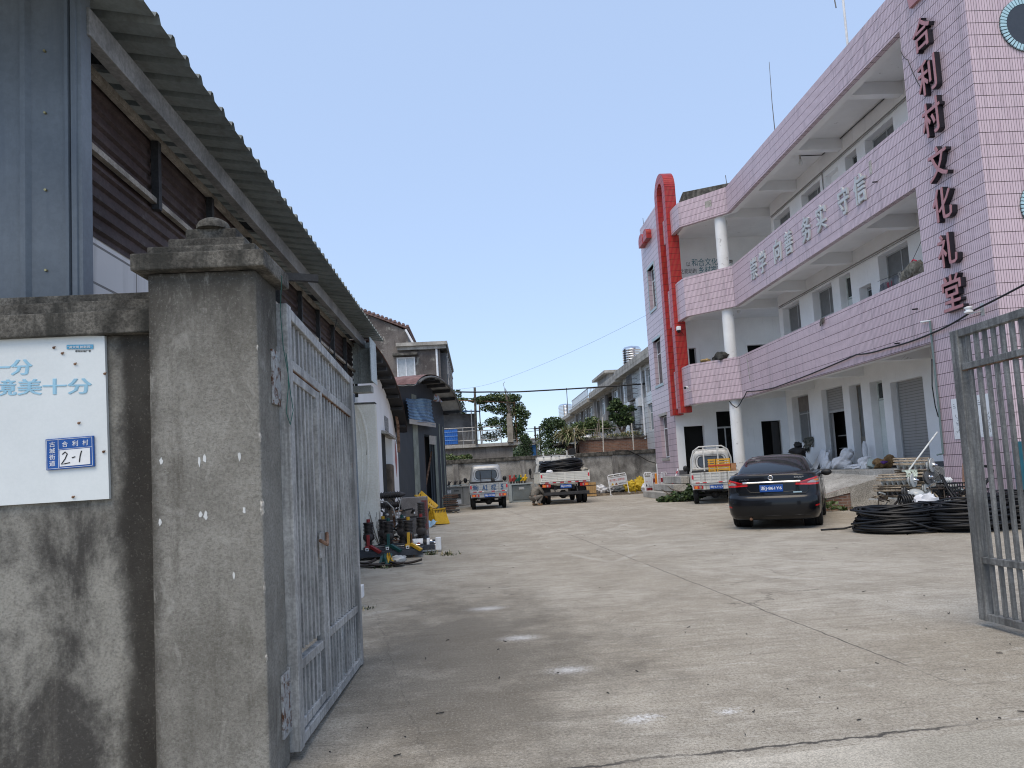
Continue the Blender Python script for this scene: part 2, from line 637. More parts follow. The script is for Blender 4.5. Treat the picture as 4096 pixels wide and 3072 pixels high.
CHROME = plain('chrome', (.75, .75, .76), .12, 1.)
PLATEB = plain('number_plate_blue', (.012, .075, .32), .4)
PWHITE = plain('sign_white', (.80, .81, .81), .5)
REDPL = plain('red_lens', (.42, .012, .014), .2, 0, .6)
REFL = plain('red_reflector', (.55, .03, .045), .35)
REFW = plain('white_reflector', (.72, .72, .70), .4)
ORANGE = plain('orange_lens', (.75, .22, .03), .25)
TEXTK = plain('black_lettering', (.02, .02, .022), .6)

# ---------------------------------------------------------------- ground
g = MB()
g.add([(-600, -60, 0), (600, -60, 0), (600, 1200, 0), (-600, 1200, 0)], [(0, 1, 2, 3)])
tag(g.build('ground', GROUND), kind='structure')
ROADM = mat('road_concrete', (.41, .375, .305), .9, .2, 1.1, (.50, .46, .385), .5, 110, fine=.4, rust=((.30, .27, .215), .42))
g = MB()
g.hexa([(-3, -20, -.2), (12, -20, -.2), (12, 4.62, -.2), (-3, 3.02, -.2)], [(-3, -20, .006), (12, -20, .006), (12, 4.30, .006), (-3, 3.00, .006)])
tag(g.build('road', ROADM), kind='structure')
rnd = random.Random(3)
CRUMB = plain('dry_scrap', (.03, .028, .025), .9)
g = MB()
for i in range(120):
    y = 3.6 + 24 * rnd.random() ** 1.7
    x = rnd.uniform(-.9 if y < 12 else -.5, min(5.5, 2 + y * .45))
    a, L = rnd.uniform(0, 3.14), .004 + .022 * rnd.random() ** 3
    g.bar((x - L * math.cos(a), y - L * math.sin(a), .006), (x + L * math.cos(a), y + L * math.sin(a), .008), .004 + .004 * rnd.random(), .004)
tag(g.build('ground_litter', CRUMB), kind='stuff')

# ---------------------------------------------------------------- boundary wall, sign and pillar by the gate
t = thing('boundary_wall', 'stained concrete wall with stepped coping carrying the white notice board', 'wall', (-3.2, 3.7, 0))
W = NT('boundary_wall_render')
_v = W.obj
_x = W.sep(_v)
_n1 = W.noise(W.map(_v, (2.7, 2.7, 1.5)), 1.0, 9, .68, .25)
_c = W.mix(W.ss(_n1, .38, .60), (.315, .305, .27), (.068, .065, .06))
_c = W.mix(W.ss(W.noise(W.map(_v, (5, 5, .8)), 1.2, 6, .65), .5, .75, 0, .6), _c, (.29, .275, .235))
_e = W.math('ADD', _x[0], W.math('MULTIPLY', W.math('SUBTRACT', W.noise(W.map(_v, (3, 3, 1.6)), 1.5, 5), .5), .16))
_c = W.mix(W.ss(_e, 1.44, 1.52, 0, .9), _c, (.036, .033, .029))
_g = W.noise(_v, 75, 4, .8)
_c = W.mix(W.ss(_g, .44, .66, 0, .4), _c, (.06, .055, .048))
_c = W.mix(W.ss(_g, .34, .44, .15, 0), _c, (.45, .43, .37))
W.out(_c, .95, 0, .2)
W.bump(_g, .7, .01)
MB().box(-6, -1.5, 3.55, 3.74, 0, 2.17).build('wall_face', W.mat, t)
b = MB()
b.box(-6, -1.52, 3.49, 3.84, 2.172, 2.285).box(-6, -1.53, 3.525, 3.81, 2.287, 2.345).box(-6, -1.54, 3.60, 3.75, 2.347, 2.40)
b.build('coping', CONCD, t, .006)

PILM = NT('gate_pillar_render')
_v = PILM.obj
_z = PILM.sep(_v)[2]
_c = PILM.mix(PILM.ss(PILM.noise(_v, 2.1, 6, .62), .3, .7), (.195, .186, .162), (.33, .318, .283))
_c = PILM.mix(PILM.ss(PILM.noise(PILM.map(_v, (3.2, 3.2, .8)), 1.6, 7, .68, .5), .52, .72, 0, .7), _c, (.09, .082, .068))
_c = PILM.mix(PILM.ss(PILM.noise(PILM.map(_v, (9, 9, .6)), 1.1, 6, .7), .58, .76, 0, .55), _c, (.10, .09, .075))
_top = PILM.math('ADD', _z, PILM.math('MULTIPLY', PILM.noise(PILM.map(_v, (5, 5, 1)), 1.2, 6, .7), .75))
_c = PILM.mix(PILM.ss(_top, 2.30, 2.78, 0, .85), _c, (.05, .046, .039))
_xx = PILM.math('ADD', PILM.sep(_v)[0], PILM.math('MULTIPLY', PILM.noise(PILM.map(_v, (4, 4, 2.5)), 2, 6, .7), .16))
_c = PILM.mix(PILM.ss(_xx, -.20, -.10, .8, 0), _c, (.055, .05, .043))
_g = PILM.noise(_v, 85, 4, .8)
_c = PILM.mix(PILM.ss(_g, .44, .66, 0, .45), _c, (.075, .068, .057))
_c = PILM.mix(PILM.ss(_g, .34, .44, .25, 0), _c, (.43, .42, .385))
_c = PILM.mix(PILM.ss(PILM.noise(PILM.map(_v, (1, 1, .55)), 5.5, 7, .75, 1.2), .54, .70, 0, .5), _c, (.42, .41, .37))
PILM.out(_c, .95, 0, .2)
PILM.bump(_g, .8, .012)
t = thing('gate_pillar', 'stained concrete gate pillar with stepped cap beside the open grey gate', 'pillar', (-1.27, 3.57, 0))
b = MB()
b.box(-1.525, -1.015, 3.40, 3.745, 0, 2.43)
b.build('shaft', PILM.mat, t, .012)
b = MB()
for k, (o, z0, z1) in enumerate(((.055, 2.432, 2.515), (.0, 2.517, 2.562), (-.07, 2.564, 2.622), (-.13, 2.624, 2.690))):
    b.box(-1.525 - o, -1.015 + o, 3.40 - o, 3.745 + (o if o > -.09 else o * .75), z0, z1)
b.build('stepped_cap', CONCD, t, .008)
b = MB()
b.lathe([(.083, 2.691), (.081, 2.71), (.070, 2.73), (.045, 2.746), (.01, 2.752)], (-1.27, 3.575, 0), n=20)
b.build('finial', CONCD, t)
for z, r in ((1.62, .014), (1.29, .022), (.92, .015), (.60, .010), (2.05, .009)):
    MB().blob((-1.019, 3.404, z), (r * .45, r * .45, r * 1.6), int(z * 100), .5, 12, 9).build('chipped_corner', CONCL, t)
PAINTW = plain('paint_splash', (.58, .59, .58), .7)
b = MB()
for x, z, w, h in ((-1.30, 1.525, .012, .05), (-1.275, 1.535, .02, .04), (-1.115, 1.54, .016, .045), (-1.475, 1.535, .015, .03),
                   (-1.30, 1.275, .016, .035), (-1.277, 1.27, .02, .04), (-1.10, 1.285, .016, .035), (-1.485, 1.25, .018, .03), (-1.155, .985, .01, .04)):
    k = rnd.randint(6, 9)
    pts = [(x + math.cos(6.283 * i / k) * w * rnd.uniform(.3, .65), 3.398, z + math.sin(6.283 * i / k) * h * rnd.uniform(.3, .65)) for i in range(k)]
    b.prism(pts, (0, .004, 0))
b.build('paint_mark', PAINTW, t)
PILLAR = t

BOARDM = mat('notice_board_white', (.70, .74, .735), .45, .06, 1.2, bump=.02, fine=.05, streak=(.50, .49, .42), stamt=.25, sscale=(22, 22, .4))
SKYB = plain('faded_blue_print', (.32, .56, .70), .6)
SKYD = plain('blue_print', (.10, .36, .56), .6)
t = thing('notice_board', 'large white notice board with faded blue slogan on the concrete wall', 'notice board', (-2.7, 3.53, 1.77))
b = MB()
b.hexa([(-3.6, 3.525, 1.36), (-1.777, 3.525, 1.372), (-1.777, 3.545, 1.372), (-3.6, 3.545, 1.36)],
       [(-3.6, 3.525, 2.262), (-1.79, 3.525, 2.168), (-1.79, 3.545, 2.168), (-3.6, 3.545, 2.262)])
b.build('board', BOARDM, t)
_xd, _yd = (1, 0, -.028), (.0, 0, 1)
b = MB()
b.text('一分', (-2.335, 3.523, 1.998), _xd, _yd, .20, .075, .0015)
b.text('环境美十分', (-2.435, 3.523, 1.902), _xd, _yd, .58, .077, .0015)
for dx, e in ((.004, .0011), (-.004, .0013)):
    b.text('一分', (-2.335 + dx, 3.5235, 1.999), _xd, _yd, .20, .075, e)
    b.text('环境美十分', (-2.435 + dx, 3.5235, 1.903), _xd, _yd, .58, .077, e)
b.build('slogan', SKYB, t)
b = MB()
b.prism([(-1.968, 3.523, 2.11), (-1.842, 3.523, 2.106), (-1.842, 3.523, 2.127), (-1.968, 3.523, 2.131)], (0, -.002, 0))
b.build('caption_bar', SKYD, t)
b = MB()
b.text('“讲文明 树新风”', (-1.962, 3.5185, 2.112), _xd, _yd, .114, .013, .0008)
b.build('caption', PWHITE, t)
b = MB()
b.text('原创公益广告', (-1.928, 3.523, 2.094), _xd, _yd, .074, .009, .0008)
b.build('small_print', TEXTK, t)
b = MB()
for x, z in ((-1.915, 1.745), (-1.80, 1.60), (-1.79, 1.98), (-2.03, 2.12), (-1.99, 2.09), (-1.93, 2.035), (-1.945, 1.39)):
    b.cyl((x, 3.52, z), (x, 3.527, z), .006, n=8)
    b.tube([(x, 3.518, z), (x + .012, 3.515, z + .004)], .0028, 6)
b.build('rusty_nail', STEELR, t)
b = MB()
for k in range(3):
    b.tube([(-2.335 + .03 * math.cos(a), 3.522, 1.625 + (.022 + .016 * k) * math.sin(a)) for a in [i * .35 - 1.6 for i in range(10)]], .0012, 5)
b.tube([(-2.305 - .002 * i, 3.522, 1.575 + .012 * i) for i in range(8)], .0012, 5)
b.build('line_drawing', TEXTK, t)

t = thing('house_number_plate', 'small blue enamel plate reading 2-1 fixed on the white notice board', 'sign', (-1.95, 3.518, 1.6))
NBLUE = plain('enamel_blue', (.012, .085, .33), .35)
b = MB()
b.hexa([(-2.063, 3.512, 1.524), (-1.838, 3.512, 1.531), (-1.838, 3.5225, 1.531), (-2.063, 3.5225, 1.524)],
       [(-2.066, 3.512, 1.674), (-1.841, 3.512, 1.680), (-1.841, 3.5225, 1.680), (-2.066, 3.5225, 1.674)])
b.build('plate', NBLUE, t, .002)
_xd = (1, 0, .03)
b = MB()
for i, ch in enumerate('古城街道'):
    b.text(ch, (-2.047, 3.5115, 1.634 - .0305 * i), _xd, _yd, .027, .026, .001)
for i, ch in enumerate('合利村'):
    b.text(ch, (-1.988 + .048 * i, 3.5115, 1.632 + .0014 * i), _xd, _yd, .027, .027, .001)
for p, q in (((-2.004, 1.532), (-2.006, 1.67)), ((-2.004, 1.622), (-1.846, 1.627)), ((-2.058, 1.53), (-1.846, 1.537)), ((-2.06, 1.668), (-1.848, 1.674)), ((-2.058, 1.53), (-2.06, 1.668)), ((-1.846, 1.537), (-1.848, 1.674))):
    b.bar((p[0], 3.5115, p[1]), (q[0], 3.5115, q[1]), .0016, .0016)
b.build('lettering', PWHITE, t)
b = MB()
b.hexa([(-1.998, 3.5095, 1.539), (-1.856, 3.5095, 1.544), (-1.856, 3.5112, 1.544), (-1.998, 3.5112, 1.539)],
       [(-1.999, 3.5095, 1.617), (-1.857, 3.5095, 1.622), (-1.857, 3.5112, 1.622), (-1.999, 3.5112, 1.617)])
b.build('number_slip', PWHITE, t)
b = MB()
for pts in ([(-1.985, 1.597), (-1.972, 1.608), (-1.962, 1.598), (-1.972, 1.575), (-1.99, 1.55), (-1.972, 1.552), (-1.95, 1.556)], [(-1.94, 1.578), (-1.925, 1.583)], [(-1.895, 1.61), (-1.902, 1.585), (-1.906, 1.556)]):
    b.tube([(x, 3.5085, z) for x, z in pts], .0026, 6)
b.build('handwritten_number', TEXTK, t)


# ---------------------------------------------------------------- gate leaves (seen almost edge-on, swung into the yard)
STEELD = mat('shaded_gate_paint', (.17, .175, .172), .55, .3, 3, (.24, .245, .24), .2, 45, streak=(.085, .087, .087), stamt=.46, rust=((.14, .06, .03), .28), sscale=(16, 16, .9))  # backlit shade put into a darker copy of the grey gate paint


def gate_leaf(name, label, xa, ya, xb, yb, za, zb, h, bars, door):
    """from the hinge (xa, ya) to the free end (xb, yb); za and zb are the heights of its two lower corners"""
    t = thing(name, label, 'gate', (xa, ya, 0), 'leaves of the steel yard gate')
    PT = STEELP if door else STEELD
    L = math.hypot(xb - xa, yb - ya)
    ux, uy = (xb - xa) / L, (yb - ya) / L

    def P(s, z, o=0.):
        k = s / L
        return V(xa + ux * s + uy * o, ya + uy * s - ux * o, lerp(za, zb, k) + z * lerp(h[0], h[1], k) / h[0])
    up = (uy, -ux, 0)

    def rail(s0, s1, z, w, d, nm='rail', m=None):
        return MB().bar(P(s0, z), P(s1, z), w, d, up=up).build(nm, m or PT, t, .004)
    H = h[0]
    for s, w in ((.04, .085), (L - .04, .085)):
        MB().bar(P(s, 0), P(s, H), .085, .08, up=up).build('post', PT, t, .005)
    rail(.0825, L - .0825, H - .03, .06, .065, 'top_rail')
    rail(.0825, L - .0825, .03, .055, .065, 'bottom_rail')
    rail(.0825, L - .0825, H * .868, .05, .06, 'upper_rail')
    MB().bar(P(.0825, H * .868 - .0275), P(L - .0825, H * .868 - .0275), .004, .05, up=up).build('rust_line', STEELR, t)
    if door:
        d0, d1 = .10, .74
        for s in (d0 + .02, d1 - .035):
            MB().bar(P(s, .07), P(s, H * .868 - .035), .07 if s > .4 else .03, .05, up=up).build('door_stile', PT, t, .003)
        for z in (.095, .40, H * .868 - .06):
            rail(d0 + .04, d1 - .075, z, .05, .045, 'door_rail')
        MB().bar(P(d1 + .04, .06), P(d1 + .04, H * .868 - .025), .035, .06, up=up).build('mullion', PT, t, .003)
        rail(d1 + .06, L - .0825, .44, .05, .055, 'middle_rail')
        s = d1 - .11
        b = MB()
        b.bar(P(s - .03, 1.0, .03), P(s + .07, 1.0, .03), .15, .012, up=up)
        b.build('lock_plate', PT, t, .003)
        b = MB()
        b.tube([P(s - .08, 1.03, .045), P(s - .02, 1.01, .06), P(s + .03, 1.0, .06), P(s + .08, 1.04, .05), P(s + .10, 1.07, .045)], .011, 8)
        b.build('slide_bolt', STEELR, t)
    else:
        rail(.0825, L - .0825, .47, .05, .055, 'middle_rail')
    s = .0825
    n = bars
    for i in range(n):
        s = .0825 + (L - .165) * (i + .7) / (n + .4)
        cells = [(.06, .41 if door and s < .7 else .445), (.47, H * .868 - .03), (H * .868 + .025, H - .06)]
        if door and .64 < s < .8:
            cells = cells[2:]
        for z0, z1 in cells:
            b = MB()
            if door and i == n - 6 and z0 < .1:
                b.tube([P(s, z0), P(s, z0 + .18), P(s - .03, z0 + .25), P(s + .02, z1)], .016, 6)
            else:
                b.bar(P(s, z0), P(s, z1), *((.036, .030) if door else (.026, .026)), up=up)
            b.build('bar', PT, t)
    return t, P


GATE, GP = gate_leaf('steel_gate', 'grey painted steel gate with a small door in it, hinged on the concrete pillar', -1.0, 3.74, -.985, 5.60, .05, .012, (2.30, 2.19), 19, True)
for zz in (1.98, .34):
    b = MB()
    b.cyl((-1.012, 3.86, zz), (-1.012, 3.86, zz + .072), .03, n=14).cyl((-1.012, 3.86, zz + .074), (-1.012, 3.86, zz + .15), .03, n=14)
    b.bar((-1.01, 3.72, zz + .075), (-1.01, 3.86, zz + .075), .12, .02, up=(1, 0, 0))
    b.build('hinge', STEELP, GATE, .003)
for z0, z1 in ((1.80, 2.08), (.16, .46)):
    b = MB()
    b.box(-1.014, -1.002, 3.60, 3.745, z0, z1)
    b.build('hinge_plate', mat('flaking_plate', (.34, .35, .35), .6, .15, 7, rust=((.10, .045, .025), .46)), GATE, .002)
    for y, z in ((3.625, z0 + .035), (3.705, z0 + .035), (3.625, z1 - .035), (3.705, z1 - .045)):
        MB().cyl((-1.002, y, z), (-.992, y, z), .009, n=6).build('bolt', CHROME, GATE)
gate_leaf('steel_gate', 'grey painted steel gate of plain upright bars standing open before the pink pier', 3.9, 3.72, 3.875, 5.46, .06, .05, (2.30, 2.27), 17, False)

t2 = copy_tree(PILLAR)
t2.location.x += 5.5
tag(t2, 'concrete gate pillar that carries the plain barred gate leaf', 'pillar')
b = MB()
pts = [(-1.03, 3.60, 2.54), (-.955, 3.64, 2.46), (-.985, 3.70, 2.30), (-.975, 3.70, 2.1), (-.962, 3.72, 1.98), (-.955, 3.74, 1.86), (-.95, 3.76, 1.78), (-.952, 3.70, 1.70), (-.96, 3.66, 1.76), (-.955, 3.70, 1.9), (-.96, 3.72, 2.0), (-.97, 3.73, 2.08)]
b.tube([V(*pts[i]).lerp(V(*pts[i + 1]), f) for i in range(len(pts) - 1) for f in (0, .5)] + [pts[-1]], .0022, 5)
tag(b.build('wire', plain('green_wire', (.02, .10, .08), .6)), 'thin green wire looped over the upper gate hinge', 'wire')
t = thing('junction_box', 'small pale grey electrical box standing low behind the gate end', 'electrical box', (-1.38, 8.05, 0))
MB().box(-1.46, -1.335, 7.98, 8.12, .12, .255).build('box', PWHITE, t, .008)
MB().cyl((-1.40, 8.05, 0), (-1.40, 8.05, .12), .012, n=8).build('conduit', BLACKP, t)

# ---------------------------------------------------------------- long steel-roofed shed
t = thing('workshop_shed', 'long steel-roofed shed with brown corrugated upper wall behind the gate', 'shed', (-3.5, 9, 0))
SX = -2.3


def corr(b, o, ud, vd, nd, L, Wd, pitch, depth, m=0, flat=.5):
    """ribbed sheet: ribs repeat along ud, run along vd, stand out along nd"""
    o, ud, vd, nd = map(Vector, (o, ud, vd, nd))
    prof, u = [], 0.
    while u < L - 1e-6:
        prof += [(u, 0), (min(L, u + pitch * flat), 0), (min(L, u + pitch * (flat + .12)), depth), (min(L, u + pitch * .88), depth)]
        u += pitch
    prof.append((L, 0))
    vs = [o + ud * p + nd * q for p, q in prof] + [o + ud * p + nd * q + vd * Wd for p, q in prof]
    k = len(prof)
    b.add(vs, [(i, i + 1, k + i + 1, k + i) for i in range(k - 1)], m)
    return b


b = MB()
b.box(SX - .2, SX, 4.07, 13.6, 0, 3.05)
b.build('block_wall', tile_mat('bare_block_wall', (.60, .585, .57), (.50, .485, .47), (.20, .19, .18), .62, .245, .012, .016, dirt=(.22, .21, .20)), t)
b = MB()
z = 2.99
prof = []
while z < 3.98:
    prof += [(z, 0), (z + .035, .0), (z + .05, .022), (z + .075, .022), (z + .09, 0)]
    z += .098
vs = [(SX + .006 + d, y, zz) for y in (4.07, 13.6) for zz, d in prof]
k = len(prof)
b.add(vs, [(i, i + 1, k + i + 1, k + i) for i in range(k - 1)])
b.build('upper_wall', BROWNC, t)
for z, w in ((3.97, .05), (3.49, .04)):
    MB().box(SX + .03, SX + .07, 4.07, 13.6, z, z + w).build('batten', mat('bleached_batten', (.33, .30, .26), .8, .4, 6), t)
y = 5.15
while y < 13.7:
    MB().box(SX + .032, SX + .085, y, y + .05, 3.02 if y > 8 else 3.45, 3.965).build('wall_post', BLACKST, t)
    y += 1.06
# roof: sheet ribs run down the slope towards the yard
b = MB()
rd = Vector((1, 0, -.16)).normalized()
corr(b, (-6.0, 2.6, 4.83), (0, 1, 0), rd, (0, 0, 1), 11.45, 4.32, .215, .045, flat=.62)
b.build('roof', ROOFS, t)
b = MB()
b.box(-2.10, -2.02, 3.86, 13.62, 3.94, 4.10)
b.build('eaves_beam', GALV, t, .004)
for i, y in enumerate((4.4, 7.4, 10.4, 13.3)):
    MB().bar((-4.8, y, 4.52), (-2.11, y, 4.10), .06, .08).build('rafter', BLACKST, t)
for y, x2, z0, z1 in ((7.0, -1.7, 3.03, 3.40), (11.0, -1.9, 3.3, 3.78)):
    MB().bar((SX + .05, y, z0 + .0), (-2.03, y + .05, z1 + .30), .012).build('stay_rod', BLACKST, t)
MB().bar((-1.75, 5.9, 3.155), (-1.27, 6.0, 3.13), .05, .06).build('bracket', BLACKST, t)
b = MB()
b.box(-2.28, -1.85, 13.58, 13.62, 3.27, 4.05)
b.add([(-2.18, 13.57, 3.27), (-2.14, 13.545, 3.27), (-2.14, 13.545, 3.95), (-2.18, 13.57, 3.95)], [(0, 1, 2, 3)])
for x in (-2.17, -2.02):
    b.box(x, x + .035, 13.55, 13.58, 3.27, 3.93)
b.box(-2.28, -1.86, 13.545, 13.58, 3.935, 4.045)
b.box(-1.85, -1.835, 12.9, 13.62, 3.22, 4.02)
b.build('end_panel', mat('grey_green_panel', (.46, .51, .51), .5, .2, 2, (.52, .57, .57), .05, 30), t)
b = MB()
b.box(-2.29, -1.93, 13.45, 13.75, 3.09, 3.21)
b.build('roof_gutter', mat('pale_gutter', (.33, .345, .33), .6, .2, 2), t, .004)
b = MB()
b.box(SX + .07, SX + .10, 12.35, 12.43, 0, 3.0)
b.box(SX + .01, SX + .069, 10.4, 13.1, .02, 2.88)
b.build('door_panel', mat('shed_door_grey', (.13, .145, .15), .6, .25, 3), t)
b = MB()
b.tube([(-2.235, 13.15, 0), (-2.235, 13.1, 1.5), (-2.235, 13.05, 2.6), (-2.235, 12.95, 3.1)], .052, 12)
b.build('post', mat('grey_pipe_paint', (.22, .245, .26), .5, .2, 3), t)
b = MB()
b.box(SX + .02, SX + .12, 8.0, 13.1, 2.86, 3.0)
b.build('door_head', mat('faded_blue_flashing', (.16, .19, .24), .6, .3, 4), t)
# sheet cladding of the end wall above the boundary wall
b = MB()
b.box(-7, -2.065, 3.82, 3.85, 2.3, 6)
for x in (-2.33, -2.60, -2.87, -3.14):
    pts = [(x - .04, 3.82, 0), (x - .026, 3.797, 0), (x + .0, 3.797, 0), (x + .02, 3.82, 0)]
    b.prism([(p[0], p[1], 2.42) for p in pts], (0, 0, 3.5))
for x, w in ((-2.11, .016), (-2.073, .026)):
    b.prism([(x - w, 3.82, 2.40), (x - w * .5, 3.79, 2.40), (x + w * .5, 3.79, 2.40), (x + w, 3.82, 2.40)], (0, 0, 3.5))
b.box(-2.062, -2.035, 3.80, 3.9, 2.36, 6)
b.build('metal_cladding', CLAD, t)
b = MB()
for z in (3.82, 3.47, 3.04, 2.60):
    b.cyl((-2.235, 3.82, z), (-2.235, 3.808, z), .007, n=6)
b.build('cladding_screw', plain('brass_screw', (.38, .32, .16), .35, .8), t)
# ---------------------------------------------------------------- the pink tiled hall
HALL = thing('village_hall', 'three storey pink tiled hall with open galleries, red arch and black pier characters', 'building', (12.5, 22, 0))


def wall_y(b, x0, x1, y0, y1, z0, z1, ops, m=0):
    """wall in a plane of constant X with openings (ya, yb, za, zb)"""
    ys = sorted({y0, y1, *[o[0] for o in ops], *[o[1] for o in ops]})
    for a, c in zip(ys, ys[1:]):
        cut = sorted([(o[2], o[3]) for o in ops if o[0] <= a + 1e-6 and o[1] >= c - 1e-6])
        z = z0
        for q0, q1 in cut:
            if q0 > z:
                b.box(x0, x1, a, c, z, q0, m)
            z = q1
        if z < z1:
            b.box(x0, x1, a, c, z, z1, m)
    return b


def wall_x(b, y0, y1, x0, x1, z0, z1, ops, m=0):
    xs = sorted({x0, x1, *[o[0] for o in ops], *[o[1] for o in ops]})
    for a, c in zip(xs, xs[1:]):
        cut = sorted([(o[2], o[3]) for o in ops if o[0] <= a + 1e-6 and o[1] >= c - 1e-6])
        z = z0
        for q0, q1 in cut:
            if q0 > z:
                b.box(a, c, y0, y1, z, q0, m)
            z = q1
        if z < z1:
            b.box(a, c, y0, y1, z, z1, m)
    return b


# pier and the wall that turns the corner
b = MB()
b.box(10.2, 12.3, 13.05, 15.13, 0, 15.5)
wall_x(b, 13.05, 13.35, 12.3, 22, 0, 15.5, [])
b.build('pier', PINK, HALL)
b = MB()
AQ = 64
b.build('wall_face', PINK, HALL) if False else None
for cz in (9.75, 6.03):
    b = MB()
    b.lathe([(.43, 0), (.43, .03)], (11.42, 13.045, cz), (0, -1, 0), 40)
    rw = b.build('round_window', plain('round_window_glass', (.03, .032, .035), .08, 0, .7), HALL)
    b = MB()
    for i in range(46):
        a = 2 * math.pi * i / 46
        ca, sa = math.cos(a), math.sin(a)
        q = []
        for r, w in ((.435, .021), (.56, .028)):
            q += [(11.42 + r * ca - w * sa, r * sa + cz + w * ca), (11.42 + r * ca + w * sa, r * sa + cz - w * ca)]
        pts = [q[0], q[1], q[3], q[2]]
        b.prism([(p[0], 13.005, p[1]) for p in pts], (0, .045, 0))
    b.build('window_surround', plain('pale_aqua_tile', (.42, .62, .68), .35), rw)
    b = MB()
    b.lathe([(.432, 0), (.432, .01), (.565, .01), (.565, 0)], (11.42, 13.04, cz), (0, -1, 0), 46)
    b.build('surround_bed', plain('dark_grout', (.04, .03, .03), .9), rw)

# gallery parapets: straight run, splayed end, short return to the red arch
def ribbon(b, path, z0, z1, th, m=0):
    P2 = [Vector((x, y, 0)) for x, y in path]
    out = []
    for i, p in enumerate(P2):
        d0 = (P2[i] - P2[max(i - 1, 0)])
        d1 = (P2[min(i + 1, len(P2) - 1)] - P2[i])
        d = ((d0.normalized() if d0.length else d1.normalized()) + (d1.normalized() if d1.length else d0.normalized())).normalized()
        nrm = Vector((d.y, -d.x, 0))
        k = 1 / max(.4, nrm.dot(Vector(((d1 if d1.length else d0).normalized().y, -(d1 if d1.length else d0).normalized().x, 0))))
        out.append(p + nrm * th * k)
    for i in range(len(P2) - 1):
        a, c, e, f = P2[i], P2[i + 1], out[i + 1], out[i]
        b.hexa([q + V(0, 0, z0) for q in (f, e, c, a)], [q + V(0, 0, z1) for q in (f, e, c, a)], m)
    return b


GPATH = [(10.2, 15.128), (10.2, 26.42), (8.72, 27.9), (8.66, 28.55), (8.68, 30.6)]
for z0, z1 in ((3.77, 5.38), (7.33, 8.92), (11.03, 12.05)):
    ribbon(MB(), GPATH, z0, z1, .16).build('parapet', PINK, HALL)
inner = [(10.362, 15.13), (10.362, 26.35), (8.9, 27.9), (8.9, 30.6)]
for z0, z1 in ((3.775, 4.2), (7.335, 7.72), (11.035, 11.42)):
    ribbon(MB(), inner, z0, z1, .22).build('edge_beam', CEIL, HALL)
    for y in (17.97, 21.22, 24.43, 27.1):
        MB().box(10.6 if y < 27 else 10.3, 12.05 if y < 27 else 14.4, y, y + .24, z0 + .03, z1 - .002).build('ceiling_beam', CEIL, HALL)
for z in (4.2, 7.72, 11.42):
    b = MB()
    b.hexa([(10.4, 15.13, z), (12.2, 15.13, z), (12.2, 26.9, z), (10.4, 26.4, z)], [(10.4, 15.13, z + .14), (12.2, 15.13, z + .14), (12.2, 26.9, z + .14), (10.4, 26.4, z + .14)])
    b.hexa([(10.4, 26.401, z), (12.2, 26.901, z), (16, 30.6, z), (8.9, 30.6, z)], [(10.4, 26.401, z + .14), (12.2, 26.901, z + .14), (16, 30.6, z + .14), (8.9, 30.6, z + .14)])
    b.hexa([(8.9, 27.95, z), (10.39, 26.45, z), (8.9, 30.59, z), (8.89, 30.0, z)], [(8.9, 27.95, z + .13), (10.39, 26.45, z + .13), (8.9, 30.59, z + .13), (8.89, 30.0, z + .13)])
    b.build('floor_slab', CEIL, HALL)
MB().box(10.3, 22, 15.2, 34, 11.95, 12.02).build('roof', CONCD, HALL)
b = MB()
ribbon(b, [(10.24, 15.2), (10.24, 26.45), (8.95, 28.0)], 12.052, 12.10, .14)
b.hexa([(9.0, 28.2, 12.05), (10.45, 26.55, 12.05), (10.6, 26.7, 12.05), (9.2, 28.3, 12.05)], [(9.05, 28.2, 12.62), (10.45, 26.55, 12.28), (10.6, 26.7, 12.28), (9.2, 28.3, 12.62)])
b.hexa([(9.0, 28.25, 12.05), (9.2, 28.31, 12.05), (9.2, 29.0, 12.05), (9.02, 29.0, 12.05)], [(9.05, 28.25, 12.60), (9.2, 28.31, 12.60), (9.2, 29.0, 12.3), (9.02, 29.0, 12.3)])
b.build('grimy_roof_upstand', CONCD, HALL, .02)

# back wall of the galleries
OPS2 = [(18.45, 19.9, 5.55, 7.15), (20.37, 21.03, 5.6, 6.5), (21.47, 22.16, 4.34, 7.15), (22.65, 24.02, 5.3, 7.15), (25.04, 26.47, 5.3, 7.15)]
OPS3 = [(18.55, 20.0, 9.2, 10.72), (20.47, 21.15, 9.2, 10.72), (21.6, 22.45, 7.9, 10.66), (22.8, 24.18, 8.9, 10.72), (25.15, 26.55, 8.9, 10.72)]
OPS1 = [(18.4, 19.9, .95, 3.4), (20.3, 20.97, .95, 3.55), (21.47, 22.17, .95, 3.6), (22.58, 24.02, .95, 3.68), (25.0, 26.36, 1.95, 3.69)]
b = MB()
for ops, z0, z1 in ((OPS1, .0, 4.2), (OPS2, 4.34, 7.72), (OPS3, 7.86, 11.42)):
    wall_y(b, 12.05, 12.42, 15.131, 26.82, z0, z1, ops)
    b.box(12.42, 15, 26.62, 26.82, z0, z1)
b.build('gallery_wall', WHITE, HALL)
MB().box(12.8, 12.86, 15.2, 26.6, 0, 11.4).build('room_darkness', DARKIN, HALL)


